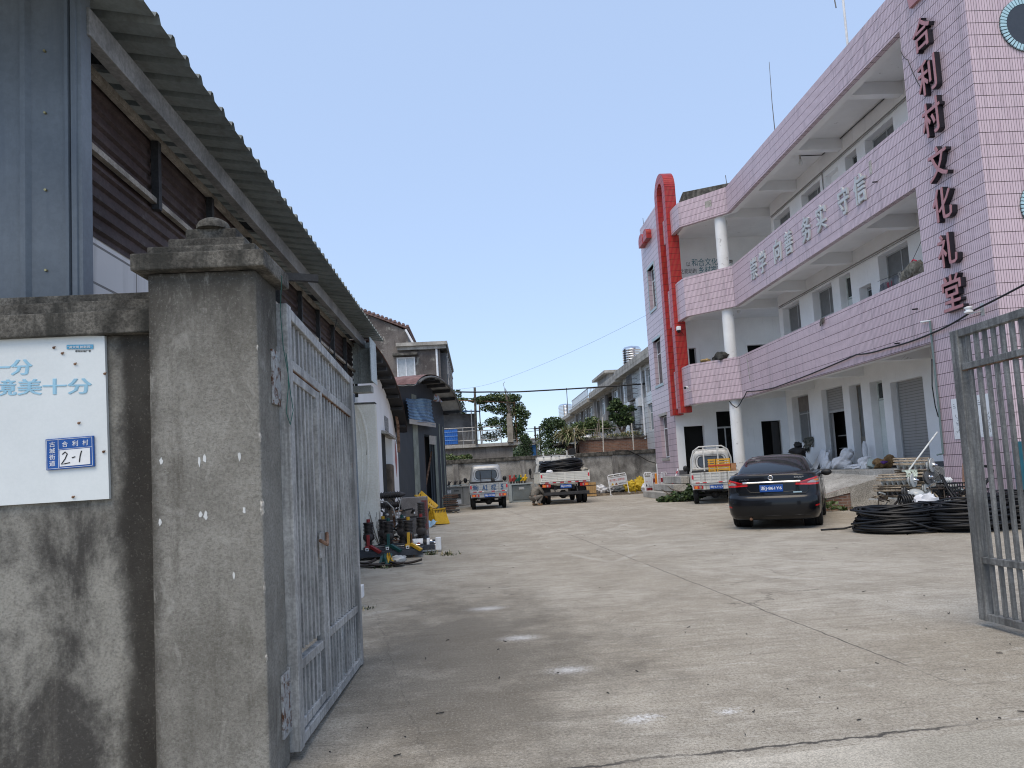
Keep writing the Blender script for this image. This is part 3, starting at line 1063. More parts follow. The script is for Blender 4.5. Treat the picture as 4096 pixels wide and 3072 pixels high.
def window_yz(y0, y1, z0, z1, x=12.30, panes=2, trans=.66, glass=GLASSG, frame=ALU, parent=HALL, nm='window'):
    f = MB()
    w = .045
    f.box(x, x + .05, y0, y0 + w, z0, z1).box(x, x + .05, y1 - w, y1, z0, z1).box(x, x + .05, y0 + w, y1 - w, z0, z0 + w).box(x, x + .05, y0 + w, y1 - w, z1 - w, z1)
    zt = lerp(z0, z1, trans)
    f.box(x + .003, x + .047, y0 + w, y1 - w, zt - .02, zt + .02)
    for k in range(1, panes):
        y = lerp(y0, y1, k / panes)
        f.box(x + .005, x + .045, y - .02, y + .02, z0 + w, zt - .021)
        f.box(x + .005, x + .045, y - .018, y + .018, zt + .021, z1 - w)
    fo = f.build(nm, frame, parent)
    MB().box(x + .02, x + .028, y0 + w * .5, y1 - w * .5, z0 + w * .5, z1 - w * .5).build('pane', glass, fo)
    return fo


for k in (0, 3, 4):
    window_yz(OPS2[k][0], OPS2[k][1], OPS2[k][2], OPS2[k][3], panes=2, trans=.5 if k else .42)
    window_yz(OPS3[k][0], OPS3[k][1], OPS3[k][2], OPS3[k][3], panes=2, trans=.55)
window_yz(OPS2[1][0], OPS2[1][1], OPS2[1][2], OPS2[1][3], panes=1, trans=.9, glass=GLASS)
window_yz(OPS3[1][0], OPS3[1][1], OPS3[1][2], OPS3[1][3], panes=1, trans=.6, glass=GLASS)
window_yz(*OPS1[4], panes=2, trans=.62, glass=GLASSG)
MB().box(12.285, 12.30, 25.1, 26.3, 3.12, 3.66).build('window_board', plain('brown_card', (.20, .175, .16), .8), HALL)
DOORM = mat('pale_green_door_paint', (.60, .64, .61), .65, .1, 2, streak=(.42, .43, .40), stamt=.3)


def door_yz(y0, y1, z0, z1, top, x=12.28):
    d = MB()
    d.box(x, x + .04, y0, y1, z0, z1)
    o = d.build('door', DOORM, HALL)
    p = MB()
    for za, zb in ((z0 + .12, z0 + .85), (z0 + .98, z1 - .12)):
        for ya, yb in ((y0 + .08, (y0 + y1) / 2 - .04), ((y0 + y1) / 2 + .04, y1 - .08)):
            p.box(x - .012, x, ya, yb, za, zb)
    p.build('panel', DOORM, o)
    MB().box(x - .03, x, y0 + .05, y0 + .08, (z0 + z1) / 2 - .03, (z0 + z1) / 2 + .05).build('handle', BLACKST, o)
    window_yz(y0, y1, z1 + .02, top, x=x, panes=2, trans=.95, glass=GLASS, frame=WOODP, nm='fanlight')


door_yz(20.3, 20.97, .95, 2.98, 3.55)
door_yz(21.47, 22.16, 4.34, 6.4, 7.15)
window_yz(21.47, 22.17, 1.9, 3.6, panes=1, trans=.6, glass=GLASSG, frame=mat('rotting_wood', (.22, .20, .17), .9, .4, 5))
MB().box(12.29, 12.33, 21.47, 22.17, .95, 1.9).build('door_leaf', mat('rotting_wood', (.22, .20, .17)), HALL)
MB().box(12.25, 12.33, 21.6, 22.45, 7.9, 10.66).build('blind_panel', WHITE, HALL)
SHUT = NT('roller_shutter_grey')
_f = SHUT.math('FRACT', SHUT.math('DIVIDE', SHUT.sep(SHUT.obj)[2], .085))
_c = SHUT.mix(SHUT.ss(_f, .0, .25, .85, 0), (.34, .335, .325), (.10, .10, .10))
_c = SHUT.mix(SHUT.ss(SHUT.noise(SHUT.map(SHUT.obj, (4, 4, .6)), 2, 5), .5, .75, 0, .5), _c, (.24, .225, .20))
SHUT.out(_c, .55, .2)
SHUT.bump(_f, .6, .02)
for (y0, y1, z0, z1) in ((18.4, 19.9, .95, 3.4), (22.58, 24.02, 2.92, 3.68)):
    b = MB()
    b.box(12.26, 12.30, y0 + .04, y1 - .04, z0, z1)
    b.build('roller_shutter', SHUT.mat, HALL)
    for ya in (y0, y1 - .05):
        MB().box(12.23, 12.32, ya, ya + .05, .955, z1 - .003).build('shutter_rail', ALU, HALL)
MB().box(12.24, 12.30, 22.62, 23.98, 2.86, 2.93).build('shutter_foot', ALU, HALL)
b = MB()
for z in (1.62, 2.05):
    b.box(12.5, 12.75, 22.6, 24.0, z, z + .03)
b.build('shelf', plain('pale_shelf', (.30, .29, .27), .7), HALL)
# dark skirting band
b = MB()
for a, c in zip([15.2, 19.9, 20.97, 22.17, 24.02], [18.4, 20.3, 21.47, 22.58, 26.8]):
    b.box(12.04, 12.05, a, c, .955, 1.09)
b.build('skirting_band', plain('grey_skirting', (.10, .10, .105), .8), HALL)

# end wall facing the yard gate
OPF = [(9.08, 9.98, .95, 3.04), (10.56, 11.35, .95, 3.62), (12.54, 13.40, .95, 3.09), (9.56, 9.88, 4.34, 6.49), (12.2, 13.1, 4.34, 6.50)]
b = MB()
wall_x(b, 30.595, 30.85, 8.73, 16.0, 0, 11.42, OPF)
b.build('end_wall', WHITE, HALL)
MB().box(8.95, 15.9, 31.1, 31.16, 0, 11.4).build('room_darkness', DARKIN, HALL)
for o in OPF[1:2]:
    f = MB()
    f.box(o[0], o[1], 30.72, 30.77, 2.88, 2.95).box(10.92, 10.97, 30.722, 30.768, .95, 2.88)
    f.build('door_frame', ALU, HALL)
b = MB()
b.box(13.02, 13.38, 30.7, 30.74, .97, 3.05)
b.build('door_leaf', plain('dark_door', (.025, .022, .02), .6), HALL)
b = MB()
b.box(8.73, 9.08, 30.57, 30.594, .955, 1.14)
b.build('skirting_band', plain('grey_skirting', (.10, .10, .105)), HALL)
# painted slogan inside the top gallery
TEAL = plain('teal_lettering', (.05, .19, .23), .7)
b = MB()
Y3 = 30.592
xd, yd = (1, 0, 0), (0, 0, 1)
b.text('以', (9.75, Y3, 10.16), xd, yd, .17, .20, .002)
b.text('为纽带', (11.28, Y3, 10.17), xd, yd, .58, .22, .002)
b.text('之能助跑', (9.45, Y3, 9.84), xd, yd, .74, .22, .002)
b.build('slogan', TEXTK, HALL)
b = MB()
b.text('和合文化', (9.99, Y3, 10.16), xd, yd, 1.18, .34, .002)
b.text('乡村振兴', (10.29, Y3, 9.81), xd, yd, 1.1, .34, .002)
b.build('slogan', TEAL, HALL)
b = MB()
for k in range(3):
    x = 9.36 + .43 * k
    b.prism([(x + (.17 if math.cos(a) > 0 else -.17) + .05 * math.cos(a), Y3, 9.60 + .055 * math.sin(a)) for a in [i * 6.283 / 16 for i in range(16)]], (0, -.004, 0))
b.build('slogan_badge', plain('maroon_paint', (.12, .02, .025), .7), HALL)

# round columns of the splayed end
COLM = mat('round_column_plaster', (.82, .82, .80), .85, .08, 1.4, bump=.05, fine=.1, rust=((.40, .39, .37), .34), streak=(.60, .59, .56), stamt=.3)
for z0, z1 in ((.95, 3.78), (4.34, 7.34), (7.86, 11.04)):
    MB().cyl((10.1, 27.02, z0), (10.1, 27.02, z1), .225, n=28).build('column', COLM, HALL)

# tower end with its windows
b = MB()
wall_y(b, 8.7, 8.95, 30.605, 34.3, 0, 13.2, [(31.98, 33.31, 5.18, 7.3), (31.84, 33.06, 1.73, 3.68), (32.16, 33.33, 8.8, 10.81)])
b.box(8.951, 16, 34.05, 34.3, 0, 13.2)
b.box(8.951, 12, 30.86, 34.04, 12.9, 13.1)
b.build('tower_wall', PINKW, HALL)
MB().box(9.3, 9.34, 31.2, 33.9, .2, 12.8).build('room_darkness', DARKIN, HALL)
for (y0, y1, z0, z1) in ((31.98, 33.31, 5.18, 7.3), (31.84, 33.06, 1.73, 3.68), (32.16, 33.33, 8.8, 10.81)):
    window_yz(y0 + .02, y1 - .02, z0 + .03, z1, x=8.86, panes=2, trans=.7, glass=GLASS, frame=PWHITE)
    b = MB()
    b.box(8.66, 8.86, y0 - .06, y1 + .06, z1, z1 + .13)
    b.box(8.66, 8.86, y0 - .05, y1 + .05, z0 - .12, z0)
    if z0 > 8:
        for k in range(11):
            b.box(8.665, 8.699, y1 + .0, y1 + .09, z0 + .19 * k, z0 + .19 * k + .15)
            b.box(8.665, 8.699, y0 - .09, y0, z0 + .19 * k, z0 + .19 * k + .15)
    b.build('window_surround', plain('pale_blue_surround', (.42, .52, .56), .6) if z0 > 5 else CONCL, HALL)
# small red stepped ornament
for y, r in ((32.5, .34), (33.35, .40)):
    pts = [(8.45, y + r * math.cos(a), 12.32 + r * math.sin(a) * .75) for a in [math.pi * i / 12 for i in range(13)]]
    pts += [(8.45, y - r, 12.06), (8.45, y + r, 12.06)]
    MB().prism(pts, (.25, 0, 0)).build('red_ornament', RED, HALL)
# the tall red arch
b = MB()
cy, cz = 29.7, 13.15
po = [(28.88, 3.52)] + [(cy - .82 * math.cos(a), cz + .85 * math.sin(a)) for a in [math.pi * i / 24 for i in range(25)]] + [(30.52, 3.52), (30.1, 3.52)] \
    + [(cy + .42 * math.cos(a), cz + .45 * math.sin(a)) for a in [math.pi * i / 20 for i in range(21)]] + [(29.30, 3.52)]
for i in range(len(po)):
    pass
X0, X1 = 8.50, 8.97
n = len(po)
half = [(28.88, 3.52)] + [(cy - .82 * math.cos(a), cz + .85 * math.sin(a)) for a in [math.pi * i / 24 for i in range(25)]] + [(30.52, 3.52)]
halfi = [(29.30, 3.52)] + [(cy - .42 * math.cos(a), cz + .45 * math.sin(a)) for a in [math.pi * i / 24 for i in range(25)]] + [(30.1, 3.52)]
# long legs are cut into short lifts so that the tiling keeps its courses
def strip(b, A, B):
    m = len(A)
    for i in range(m - 1):
        p, q, r_, s_ = A[i], A[i + 1], B[i + 1], B[i]
        sm = 1 < i < m - 2
        b.add([(X0, *p), (X0, *q), (X0, *r_), (X0, *s_)], [(0, 1, 2, 3)])
        b.add([(X1, *p), (X1, *q), (X1, *r_), (X1, *s_)], [(3, 2, 1, 0)])
        b.add([(X0, *p), (X0, *q), (X1, *q), (X1, *p)], [(3, 2, 1, 0)])
        b.add([(X0, *s_), (X0, *r_), (X1, *r_), (X1, *s_)], [(0, 1, 2, 3)])
    for k in (0, m - 1):
        b.add([(X0, *A[k]), (X1, *A[k]), (X1, *B[k]), (X0, *B[k])], [(0, 1, 2, 3)])
strip(b, half, halfi)
b.build('red_arch', RED, HALL)
b = MB()
for k in range(26):
    a = math.pi * (k + .5) / 26
    r0 = .822
    y, z = cy - r0 * math.cos(a), cz + (r0 + .03) * math.sin(a)
    b.bar((X0 + .01, y, z), (X1 - .01, y, z), .085, .012, up=(0, -math.cos(a), math.sin(a)))
b.build('arch_tile', plain('glossy_red_tile', (.42, .035, .03), .3), HALL)

# raised characters
PINKL = plain('letter_pink', (.43, .205, .215), .4)
b0 = []
for ch, y, z, h in (('合', 14.24, 10.39, .68), ('利', 14.20, 9.40, .74), ('村', 14.2, 8.48, .74), ('文', 14.15, 7.46, .70), ('化', 14.15, 6.56, .70), ('礼', 14.14, 5.57, .70), ('堂', 14.13, 4.65, .74)):
    w = .58
    b = MB()
    b.text(ch, (10.135, y + w / 2, z - h / 2), (0, -1, 0), (0, 0, 1), w, h, .062, shear=.0)
    b.text(ch, (10.135, y + w / 2 + .008, z - h / 2 - .006), (0, -1, 0), (0, 0, 1), w, h, .060)
    b.text(ch, (10.135, y + w / 2 - .008, z - h / 2 + .006), (0, -1, 0), (0, 0, 1), w, h, .058)
    o = b.build('sign_character', plain('letter_side_black', (.018, .016, .022), .45), HALL)
    b = MB()
    for d, e in ((0, .0030), (.009, .0036), (-.009, .0042), (.004, .0048), (-.004, .0054)):
        b.text(ch, (10.071, y + w / 2 + d, z - h / 2 - d * .7), (0, -1, 0), (0, 0, 1), w, h, e)
    b.build('character_face', PINKL, o)
b = MB()
b.hexa([(10.13, 14.62, 11.22), (10.2, 14.62, 11.22), (10.2, 13.95, 11.2), (10.13, 13.95, 11.2)], [(10.13, 14.72, 11.9), (10.2, 14.72, 11.9), (10.2, 13.9, 11.9), (10.13, 13.9, 11.9)])
o = b.build('emblem_panel', PINKL, HALL)
b = MB()
b.text('和', (10.128, 14.55, 11.33), (0, -1, 0), (0, 0, 1), .5, .5, .004)
b.build('emblem_mark', PWHITE, o)
GREYL = plain('pale_grey_letter', (.52, .54, .545), .5, 0)
for ch, y in zip('崇学向善务实守信', (24.33, 23.55, 22.32, 21.49, 20.27, 19.34, 18.09, 17.28)):
    b = MB()
    for d, e in ((0, .026), (.014, .0245), (-.014, .023)):
        b.text(ch, (10.172, y + .26 + d, 7.82 + d), (0, -1, 0), (0, 0, 1), .52, .74, e)
    b.build('sign_character', GREYL, HALL)
# missing and stained tiles
b = MB()
for y, z, w, h in ((16.72, 8.35, .11, .34), (24.6, 8.22, .06, .3)):
    b.box(10.195, 10.2, y, y + w, z, z + h)
b.hexa([(9.55, 27.065, 11.48), (9.75, 26.865, 11.48), (9.76, 26.875, 11.48), (9.56, 27.075, 11.48)], [(9.55, 27.065, 11.74), (9.75, 26.865, 11.74), (9.76, 26.875, 11.74), (9.56, 27.075, 11.74)])
b.hexa([(9.65, 27.4, 4.0)] * 0 or [(10.193, 25.6, 4.3), (10.2, 25.6, 4.3), (10.2, 25.54, 4.3), (10.193, 25.54, 4.3)], [(10.193, 25.72, 5.2), (10.2, 25.72, 5.2), (10.2, 25.66, 5.2), (10.193, 25.66, 5.2)])
b.build('bare_patch', CONCL, HALL)
b = MB()
for y, z in ((15.5, 4.62), (16.3, 3.98), (16.55, 8.06)):
    b.cyl((10.2, y, z), (10.08, y, z - .01), .018, n=8)
b.build('drain_spout', BLACKP, HALL)
MB().box(12.2, 12.32, 13.02, 13.06, 7.62, 7.82).build('putlog_hole', DARKIN, HALL)
b = MB()
b.add([(10.197, 14.65, .25), (10.197, 14.2, .2), (10.197, 14.25, 1.0), (10.197, 14.4, 1.32), (10.197, 14.55, 1.02)], [(0, 1, 2, 3, 4)])
b.build('rust_stain', mat('orange_stain', (.36, .17, .075), .8, .4, 3, (.52, .33, .25)), HALL)

b = MB()
for z in (7.28, 10.9):
    b.tube([(12.02, 15.3, z), (12.02, 26.7, z)], .016, 6).tube([(12.02, 15.3, z - .06), (12.02, 26.7, z - .06)], .010, 6)
b.tube([(12.02, 22.55, 10.9), (12.02, 22.55, 7.9)], .016, 6)
b.build('wall_conduit', plain('grey_conduit_line', (.25, .24, .22), .6), HALL)
# ground floor platform, ramp and steps
t = thing('loading_platform', 'raised concrete platform and ramp with broken brick edge before the roller shutters', 'platform', (10.5, 20, 0))
PLATM = mat('platform_concrete', (.34, .325, .29), .9, .25, 1.3, (.42, .405, .37), .5, 45, streak=(.16, .15, .135), stamt=.36, fine=.5)
b = MB()
b.box(10.45, 12.04, 15.14, 30.59, 0, .95)
b.hexa([(8.75, 27.6, 0), (10.449, 26.2, 0), (10.449, 30.59, 0), (8.72, 30.59, 0)], [(8.75, 27.6, .949), (10.449, 26.2, .949), (10.449, 30.59, .949), (8.72, 30.59, .949)])
b.box(12.05, 16, 26.83, 30.59, 0, .948)
b.build('platform', PLATM, t)
b = MB()
b.hexa([(7.2, 17.95, .0), (10.449, 17.95, 0), (10.449, 22.6, 0), (7.9, 22.6, 0)], [(7.2, 17.95, .01), (10.449, 17.95, .80), (10.449, 22.6, .94), (7.9, 22.6, .01)])
b.build('ramp', PLATM, t)
b = MB()
b.hexa([(7.2, 17.8, 0), (9.45, 17.8, 0), (9.45, 17.949, 0), (7.2, 17.949, 0)], [(7.2, 17.8, .02), (9.45, 17.8, .56), (9.45, 17.949, .56), (7.2, 17.949, .02)])
b.build('brick_edge', brick_mat('ramp_brick', (.20, .10, .07), (.27, .19, .15), (.26, .25, .23), .24, .075, .014), t)
b = MB()
b.hexa([(9.451, 17.78, 0), (10.449, 17.78, 0), (10.449, 17.949, 0), (9.451, 17.949, 0)], [(9.451, 17.78, .57), (10.449, 17.78, .81), (10.449, 17.949, .81), (9.451, 17.949, .57)])
b.hexa([(8.0, 17.77, .17), (9.45, 17.77, .43), (9.45, 17.799, .43), (8.0, 17.799, .17)], [(8.0, 17.77, .215), (9.45, 17.77, .575), (9.45, 17.799, .575), (8.0, 17.799, .215)])
b.build('rendered_edge', CONCL, t)
t = thing('concrete_steps', 'three worn concrete steps rising to the white end wall beside the barriers', 'steps', (8.3, 30.4, 0))
b = MB()
for i, (x, z) in enumerate(((7.55, .28), (7.95, .58), (8.35, .90))):
    b.box(x, 8.70, 28.6 + .25 * i, 32.6 - .3 * i, .3 * i if i else 0, z)
b.build('step', PLATM, t, .02)

# ---------------------------------------------------------------- small things on the hall
t = thing('security_camera', 'white dome security camera on the red arch leg', 'security camera', (8.55, 28.84, 6.95))
b = MB()
b.box(8.55, 8.72, 28.70, 28.87, 6.95, 7.12).box(8.62, 8.66, 28.8, 28.88, 7.05, 7.15)
b.build('housing', PWHITE, t, .02)
MB().lathe([(.075, 0), (.07, -.05), (.045, -.09), (.01, -.105)], (8.635, 28.78, 6.95), n=16).build('dome', BLACKP, t)
MB().tube([(8.68, 28.8, 6.95), (8.78, 28.83, 6.86), (8.85, 28.85, 6.75)], .01, 6).build('lead', CABLE, t)
t = thing('security_camera', 'small white bullet camera on a bracket at the lowest balcony end', 'security camera', (8.66, 27.95, 4.4))
b = MB()
b.tube([(8.68, 27.95, 4.32), (8.5, 27.8, 4.33)], .018, 8)
b.build('bracket', PWHITE, t)
MB().cyl((8.42, 27.75, 4.42), (8.55, 27.9, 4.44), .06, n=14).build('housing', PWHITE, t)
MB().cyl((8.40, 27.73, 4.418), (8.42, 27.75, 4.42), .05, n=14).build('lens', BLACKP, t)
for x, y, z, w in ((11.25, 22.4, 11.42, 'bare bulb hanging under the top gallery ceiling on a thin conduit'), (10.7, 28.0, 11.42, 'bare bulb under the top gallery ceiling near the round column'), (10.9, 27.9, 7.72, 'bare bulb under the middle gallery ceiling near the round column')):
    t = thing('light_bulb', w, 'lamp', (x, y, z - .3))
    MB().cyl((x, y, z - .14), (x, y, z), .03, n=10).build('lamp_holder', PALE, t)
    MB().lathe([(.03, -.14), (.05, -.2), (.065, -.27), (.05, -.33), (.015, -.355)], (x, y, z), n=14).build('bulb', plain('bulb_glass', (.72, .72, .69), .2), t)
    if y < 25:
        MB().tube([(x, y, z - .02), (12.0, y, z - .02), (12.02, 18, z - .06)], .014, 6).build('conduit', BLACKST, t)
ANT = plain('aerial_metal', (.16, .15, .14), .5, .5)
b = MB().tube([(10.42, 22.28, 12.0), (10.4, 22.27, 13.2), (10.41, 22.24, 14.6)], .016, 6, r1=.008)
tag(b.build('aerial', ANT), 'tall thin dark aerial rod on the hall roof, midway along', 'aerial')
b = MB().tube([(10.42, 17.62, 12.0), (10.4, 17.63, 16.5)], .032, 8)
tag(b.build('flagpole', PWHITE), 'white pole rising from the hall roof near the pier', 'pole')
b = MB().tube([(10.4, 18.02, 12.0)] * 0 or [(10.4, 18.1, 14.55), (10.42, 18.09, 14.2), (10.45, 18.05, 13.6)], .016, 6)
b.tube([(10.4, 18.1, 14.55), (10.40, 17.65, 14.7)], .01, 6)
tag(b.build('rope', ANT), 'short dark rope end hanging from the white roof pole', 'rope')
b = MB().tube([(10.42, 26.8, 12.0), (10.4, 26.85, 12.7)], .014, 6)
tag(b.build('aerial', ANT), 'short rebar stub at the splayed corner of the hall roof', 'aerial')
b = MB().tube([(8.9, 34.2, 13.1), (8.88, 34.2, 13.75)], .014, 6)
tag(b.build('aerial', ANT), 'short rod on the far roof corner of the pink tower', 'aerial')
SLEEVE = plain('grey_conduit', (.16, .22, .22), .5)
t = thing('conduit_pipe', 'thin grey green conduit running down the pink pier edge', 'pipe', (10.16, 15.06, 1.3))
MB().tube([(10.165, 15.06, 4.24), (10.165, 15.06, 2.2), (10.165, 15.07, 1.3)], .022, 8).build('pipe', SLEEVE, t)
MB().tube([(10.15, 15.1, 3.4), (10.10, 15.11, 2.8), (10.11, 15.09, 2.35), (10.15, 15.08, 2.1)], .012, 6).build('lead', CABLE, t)
MB().tube([(10.165, 15.07, 1.3), (10.12, 15.22, 1.28)], .018, 8).build('elbow', SLEEVE, t)
b = MB().tube([(10.17, 15.05, 4.25), (10.15, 15.35, 4.28)], .02, 8)
tag(b.build('tube_lamp', PWHITE), 'small white tube lamp at the top of the pier conduit', 'lamp')
t = thing('cable_insulator', 'white porcelain cable insulator on a bracket on the pink pier', 'insulator', (10.1, 13.57, 4.14))
MB().lathe([(.03, 0), (.085, .02), (.085, .05), (.05, .07), (.05, .09), (.08, .11), (.08, .13), (.03, .15)], (10.02, 13.62, 4.08), n=16).build('porcelain', PWHITE, t)
MB().bar((10.2, 13.5, 4.1), (10.02, 13.62, 4.07), .03, .02).build('bracket', ALU, t)
MB().box(10.19, 10.2, 13.42, 13.52, 4.0, 4.25).build('bracket_plate', ALU, t)


def sag(pts, r, nm, lab, k=6, s=.0, mt=None):
    q = []
    for a, c in zip(pts, pts[1:]):
        a, c = V(*a), V(*c)
        for i in range(k):
            u = i / k
            q.append(a.lerp(c, u) + V(0, 0, -s * 4 * u * (1 - u)))
    q.append(V(*pts[-1]))
    return tag(MB().tube(q, r, 6).build(nm, mt or CABLE), lab, 'cable')


sag([(10.0, 11.0, 4.45), (10.08, 13.58, 4.13), (10.15, 14.96, 3.96), (10.15, 16.77, 3.94), (10.15, 18.13, 4.02), (10.15, 23.4, 3.80), (10.15, 25.87, 3.96), (10.16, 26.4, 3.72), (10.0, 26.5, 3.46), (9.95, 26.7, 3.5), (9.85, 26.9, 3.72)], .02, 'wall_cable', 'black cable slung along the underside of the lowest pink balcony', s=.03)
sag([(10.18, 15.13, 10.55), (10.17, 14.9, 10.2), (10.16, 14.55, 9.35), (10.15, 14.4, 9.3)], .008, 'lamp_lead', 'thin dark lead from the top gallery to the pier characters', s=.06)
POSTER = NT('poster_paper')
_n = POSTER.noise(POSTER.map(POSTER.obj, (1, 14, 14)), 1.4, 6, .8)
_z = POSTER.sep(POSTER.obj)[2]
POSTER.out(POSTER.mix(POSTER.math('MULTIPLY', POSTER.ss(_n, .56, .6, 0, .75), POSTER.ss(_z, .02, -.08, 0, 1)), (.80, .82, .83), (.20, .21, .22)), .6)
for nm, ya, yb, lab in (('poster', 14.68, 14.30, 'white line-drawing poster on the pier beside the gate post'), ('poster', 13.93, 13.42, 'white line-drawing poster on the pier seen through the gate bars')):
    b = MB()
    b.box(10.19, 10.197, yb, ya, 1.59, 2.45)
    o = thing(nm, lab, 'poster', (10.19, (ya + yb) / 2, 2.05))
    b.build('sheet', POSTER.mat, o)
    b = MB()
    for k in range(3):
        b.box(10.187, 10.19, ya - .1 - .02 * k, ya - .06, 2.33 - .04 * k, 2.337 - .04 * k)
    for a in range(4):
        b.tube([(10.187, (ya + yb) / 2 + .09 * math.cos(q * .5 + a), 1.72 + .12 * a + .05 * math.sin(q * .5 + a)) for q in range(9)], .003, 4)
    b.build('line_drawing', TEXTK, o)
# laundry on the middle gallery parapet
CLOTH = [mat('faded_camouflage_cloth', (.13, .12, .095), .95, .4, 9, (.19, .18, .15), .4, 20), mat('slate_cloth', (.075, .085, .10), .95, .3, 6), mat('grey_cloth', (.22, .215, .20), .95, .3, 6), plain('maroon_cloth', (.12, .03, .05), .95)]
t = thing('jacket', 'faded camouflage work jacket hung on a red hanger over the middle gallery parapet', 'jacket', (10.3, 15.65, 5.4))
b = MB()


def cloth(b, pts, th=.05, m=0, seed=1):
    rr = random.Random(seed)
    q = [V(*p) for p in pts]
    ph = [rr.uniform(0, 6) for _ in range(4)]

    def fn(u, v):
        p = q[0].lerp(q[1], u).lerp(q[3].lerp(q[2], u), v)
        d = (q[1] - q[0]).cross(q[3] - q[0]).normalized()
        return p + d * th * (math.sin(u * 11 + ph[0] + v * 3) * .5 + math.sin(u * 23 + ph[1]) * .3 * v + math.sin(v * 9 + ph[2] + u * 4) * .3)
    b.grid(fn, 18, 12, m)
    return b


cloth(b, [(10.28, 16.15, 5.40), (10.28, 15.2, 5.40), (10.28, 15.32, 5.62), (10.28, 15.95, 5.70)], .05)
b.blob((10.3, 15.62, 5.58), (.10, .36, .17), 4, .2)
b.blob((10.33, 16.02, 5.5), (.08, .16, .16), 6, .2)
b.blob((10.33, 15.32, 5.5), (.08, .15, .15), 8, .2)
b.build('jacket_body', CLOTH[0], t)
MB().tube([(10.3, 15.75, 5.74), (10.3, 15.62, 5.80), (10.3, 15.5, 5.73)], .018, 6).build('hanger', plain('red_plastic', (.5, .02, .05), .4), t)
for i, (y, w, h, m, lab) in enumerate(((17.05, .22, .26, 1, 'dark slate shirt at the far end of the drying clothes'), (16.82, .16, .22, 3, 'maroon cloth drying between the slate clothes'), (16.55, .28, .30, 1, 'dark blue grey trousers drying on the gallery line'), (16.3, .26, .34, 2, 'pale grey shirt drying next to the camouflage jacket'))):
    b = MB()
    cloth(b, [(10.42, y + w, 5.12), (10.42, y - w, 5.12), (10.42, y - w * .8, 5.38 + h), (10.42, y + w * .8, 5.38 + h)], .05, 0, i)
    tag(b.build('garment', CLOTH[m]), lab, 'clothes', 'clothes drying on the middle gallery')
sag([(10.42, 17.3, 5.75), (10.42, 16.0, 5.72), (10.3, 15.14, 6.25)], .006, 'clothes_line', 'thin wire the gallery clothes hang from', s=.02)
b = MB()
for k in range(14):
    a = rnd.uniform(-.1, .1)
    b.tube([(10.32, 19.78 + a * .4, 5.40), (10.17, 19.78 + a, 5.36), (10.15, 19.78 + a * 1.6, 5.26 - .1 * rnd.random())], .014, 5)
tag(b.build('string_mop', mat('grey_rag', (.12, .11, .10), .95, .4, 8)), 'grey string mop head drying over the middle parapet', 'mop')
b = MB()
b.blob((9.25, 27.55, 5.44), (.22, .15, .07), 3, .5)
tag(b.build('straw_bundle', mat('straw', (.38, .27, .12), .9, .4, 8)), 'small tan straw bundle lying on the splayed middle parapet', 'bundle')
b = MB()
b.blob((9.75, 27.02, 5.50), (.28, .22, .18), 5, .35).blob((9.55, 27.25, 5.45), (.14, .12, .1), 9, .3)
tag(b.build('rag_heap', mat('dark_rag', (.06, .06, .055), .95, .4, 8)), 'dark rags heaped on the parapet beside the round column', 'rags')
MB()
# ---------------------------------------------------------------- cream gate stub beside the shed
CREAM = mat('cream_plaster', (.72, .67, .57), .9, .12, 1.2, (.78, .74, .65), .2, 30, streak=(.50, .37, .29), stamt=.32, fine=.15)
t = thing('cream_wall', 'old cream plastered gate stub with a moulded arch line beside the shed', 'wall', (-2.15, 14.4, 0))
b = MB()
b.box(-2.75, -1.985, 14.3, 14.45, 0, 2.95)
b.build('wall_face', CREAM, t, .015)
b = MB()
b.hexa([(-2.6, 14.28, 2.951), (-1.975, 14.28, 2.951), (-1.975, 14.47, 2.951), (-2.6, 14.47, 2.951)], [(-2.6, 14.30, 2.99), (-1.99, 14.3, 2.985), (-1.99, 14.45, 2.985), (-2.6, 14.45, 2.99)])
b.build('broken_top', CONCD, t, .01)
b = MB()
pts = [(-2.34, 2.92), (-2.25, 2.72), (-2.185, 2.4), (-2.16, 2.05), (-2.17, 1.7), (-2.2, 1.35), (-2.25, 1.05), (-2.30, .8), (-2.33, .3), (-2.335, 0)]
b.tube([(x, 14.295, z) for x, z in pts], .028, 8)
b.tube([(x - .12, 14.295, z - .02) for x, z in pts], .018, 8)
b.build('arch_moulding', CREAM, t)
MB().prism([(-2.20, 14.296, 1.93), (-2.165, 14.296, 1.95), (-2.168, 14.296, 2.03), (-2.19, 14.296, 2.04)], (0, -.004, 0)).build('tar_patch', TEXTK, t)

# ---------------------------------------------------------------- white barrel-roofed store
RIBBED = NT('ribbed_dark_sheet')
_s = RIBBED.math('SINE', RIBBED.math('MULTIPLY', RIBBED.sep(RIBBED.uv)[0], 55.))
_c = RIBBED.mix(RIBBED.ss(_s, -1, 1), (.045, .052, .062), (.085, .098, .115))
_c = RIBBED.mix(RIBBED.ss(RIBBED.noise(RIBBED.map(RIBBED.obj, (3, 3, .4)), 1.5, 5), .5, .75, 0, .4), _c, (.12, .125, .125))
RIBBED.out(_c, .6, 0, .3)
RIBBED.bump(_s, .5, .02)
ROOFR = mat('faded_maroon_roof', (.16, .085, .075), .8, .3, 1.5, (.24, .14, .125), .1, 30, rust=((.24, .10, .04), .33))
UNDER = mat('black_roof_underside', (.022, .022, .024), .8, .3, 2)  # near-black sheet colour of the first barrel roof's underside
t = thing('barrel_roof_store', 'white gabled store under a barrel roof of dark corrugated sheet', 'building', (-3.5, 19, 0))
def WX(y):
    return -2.4 - .0295 * (y - 14.5)
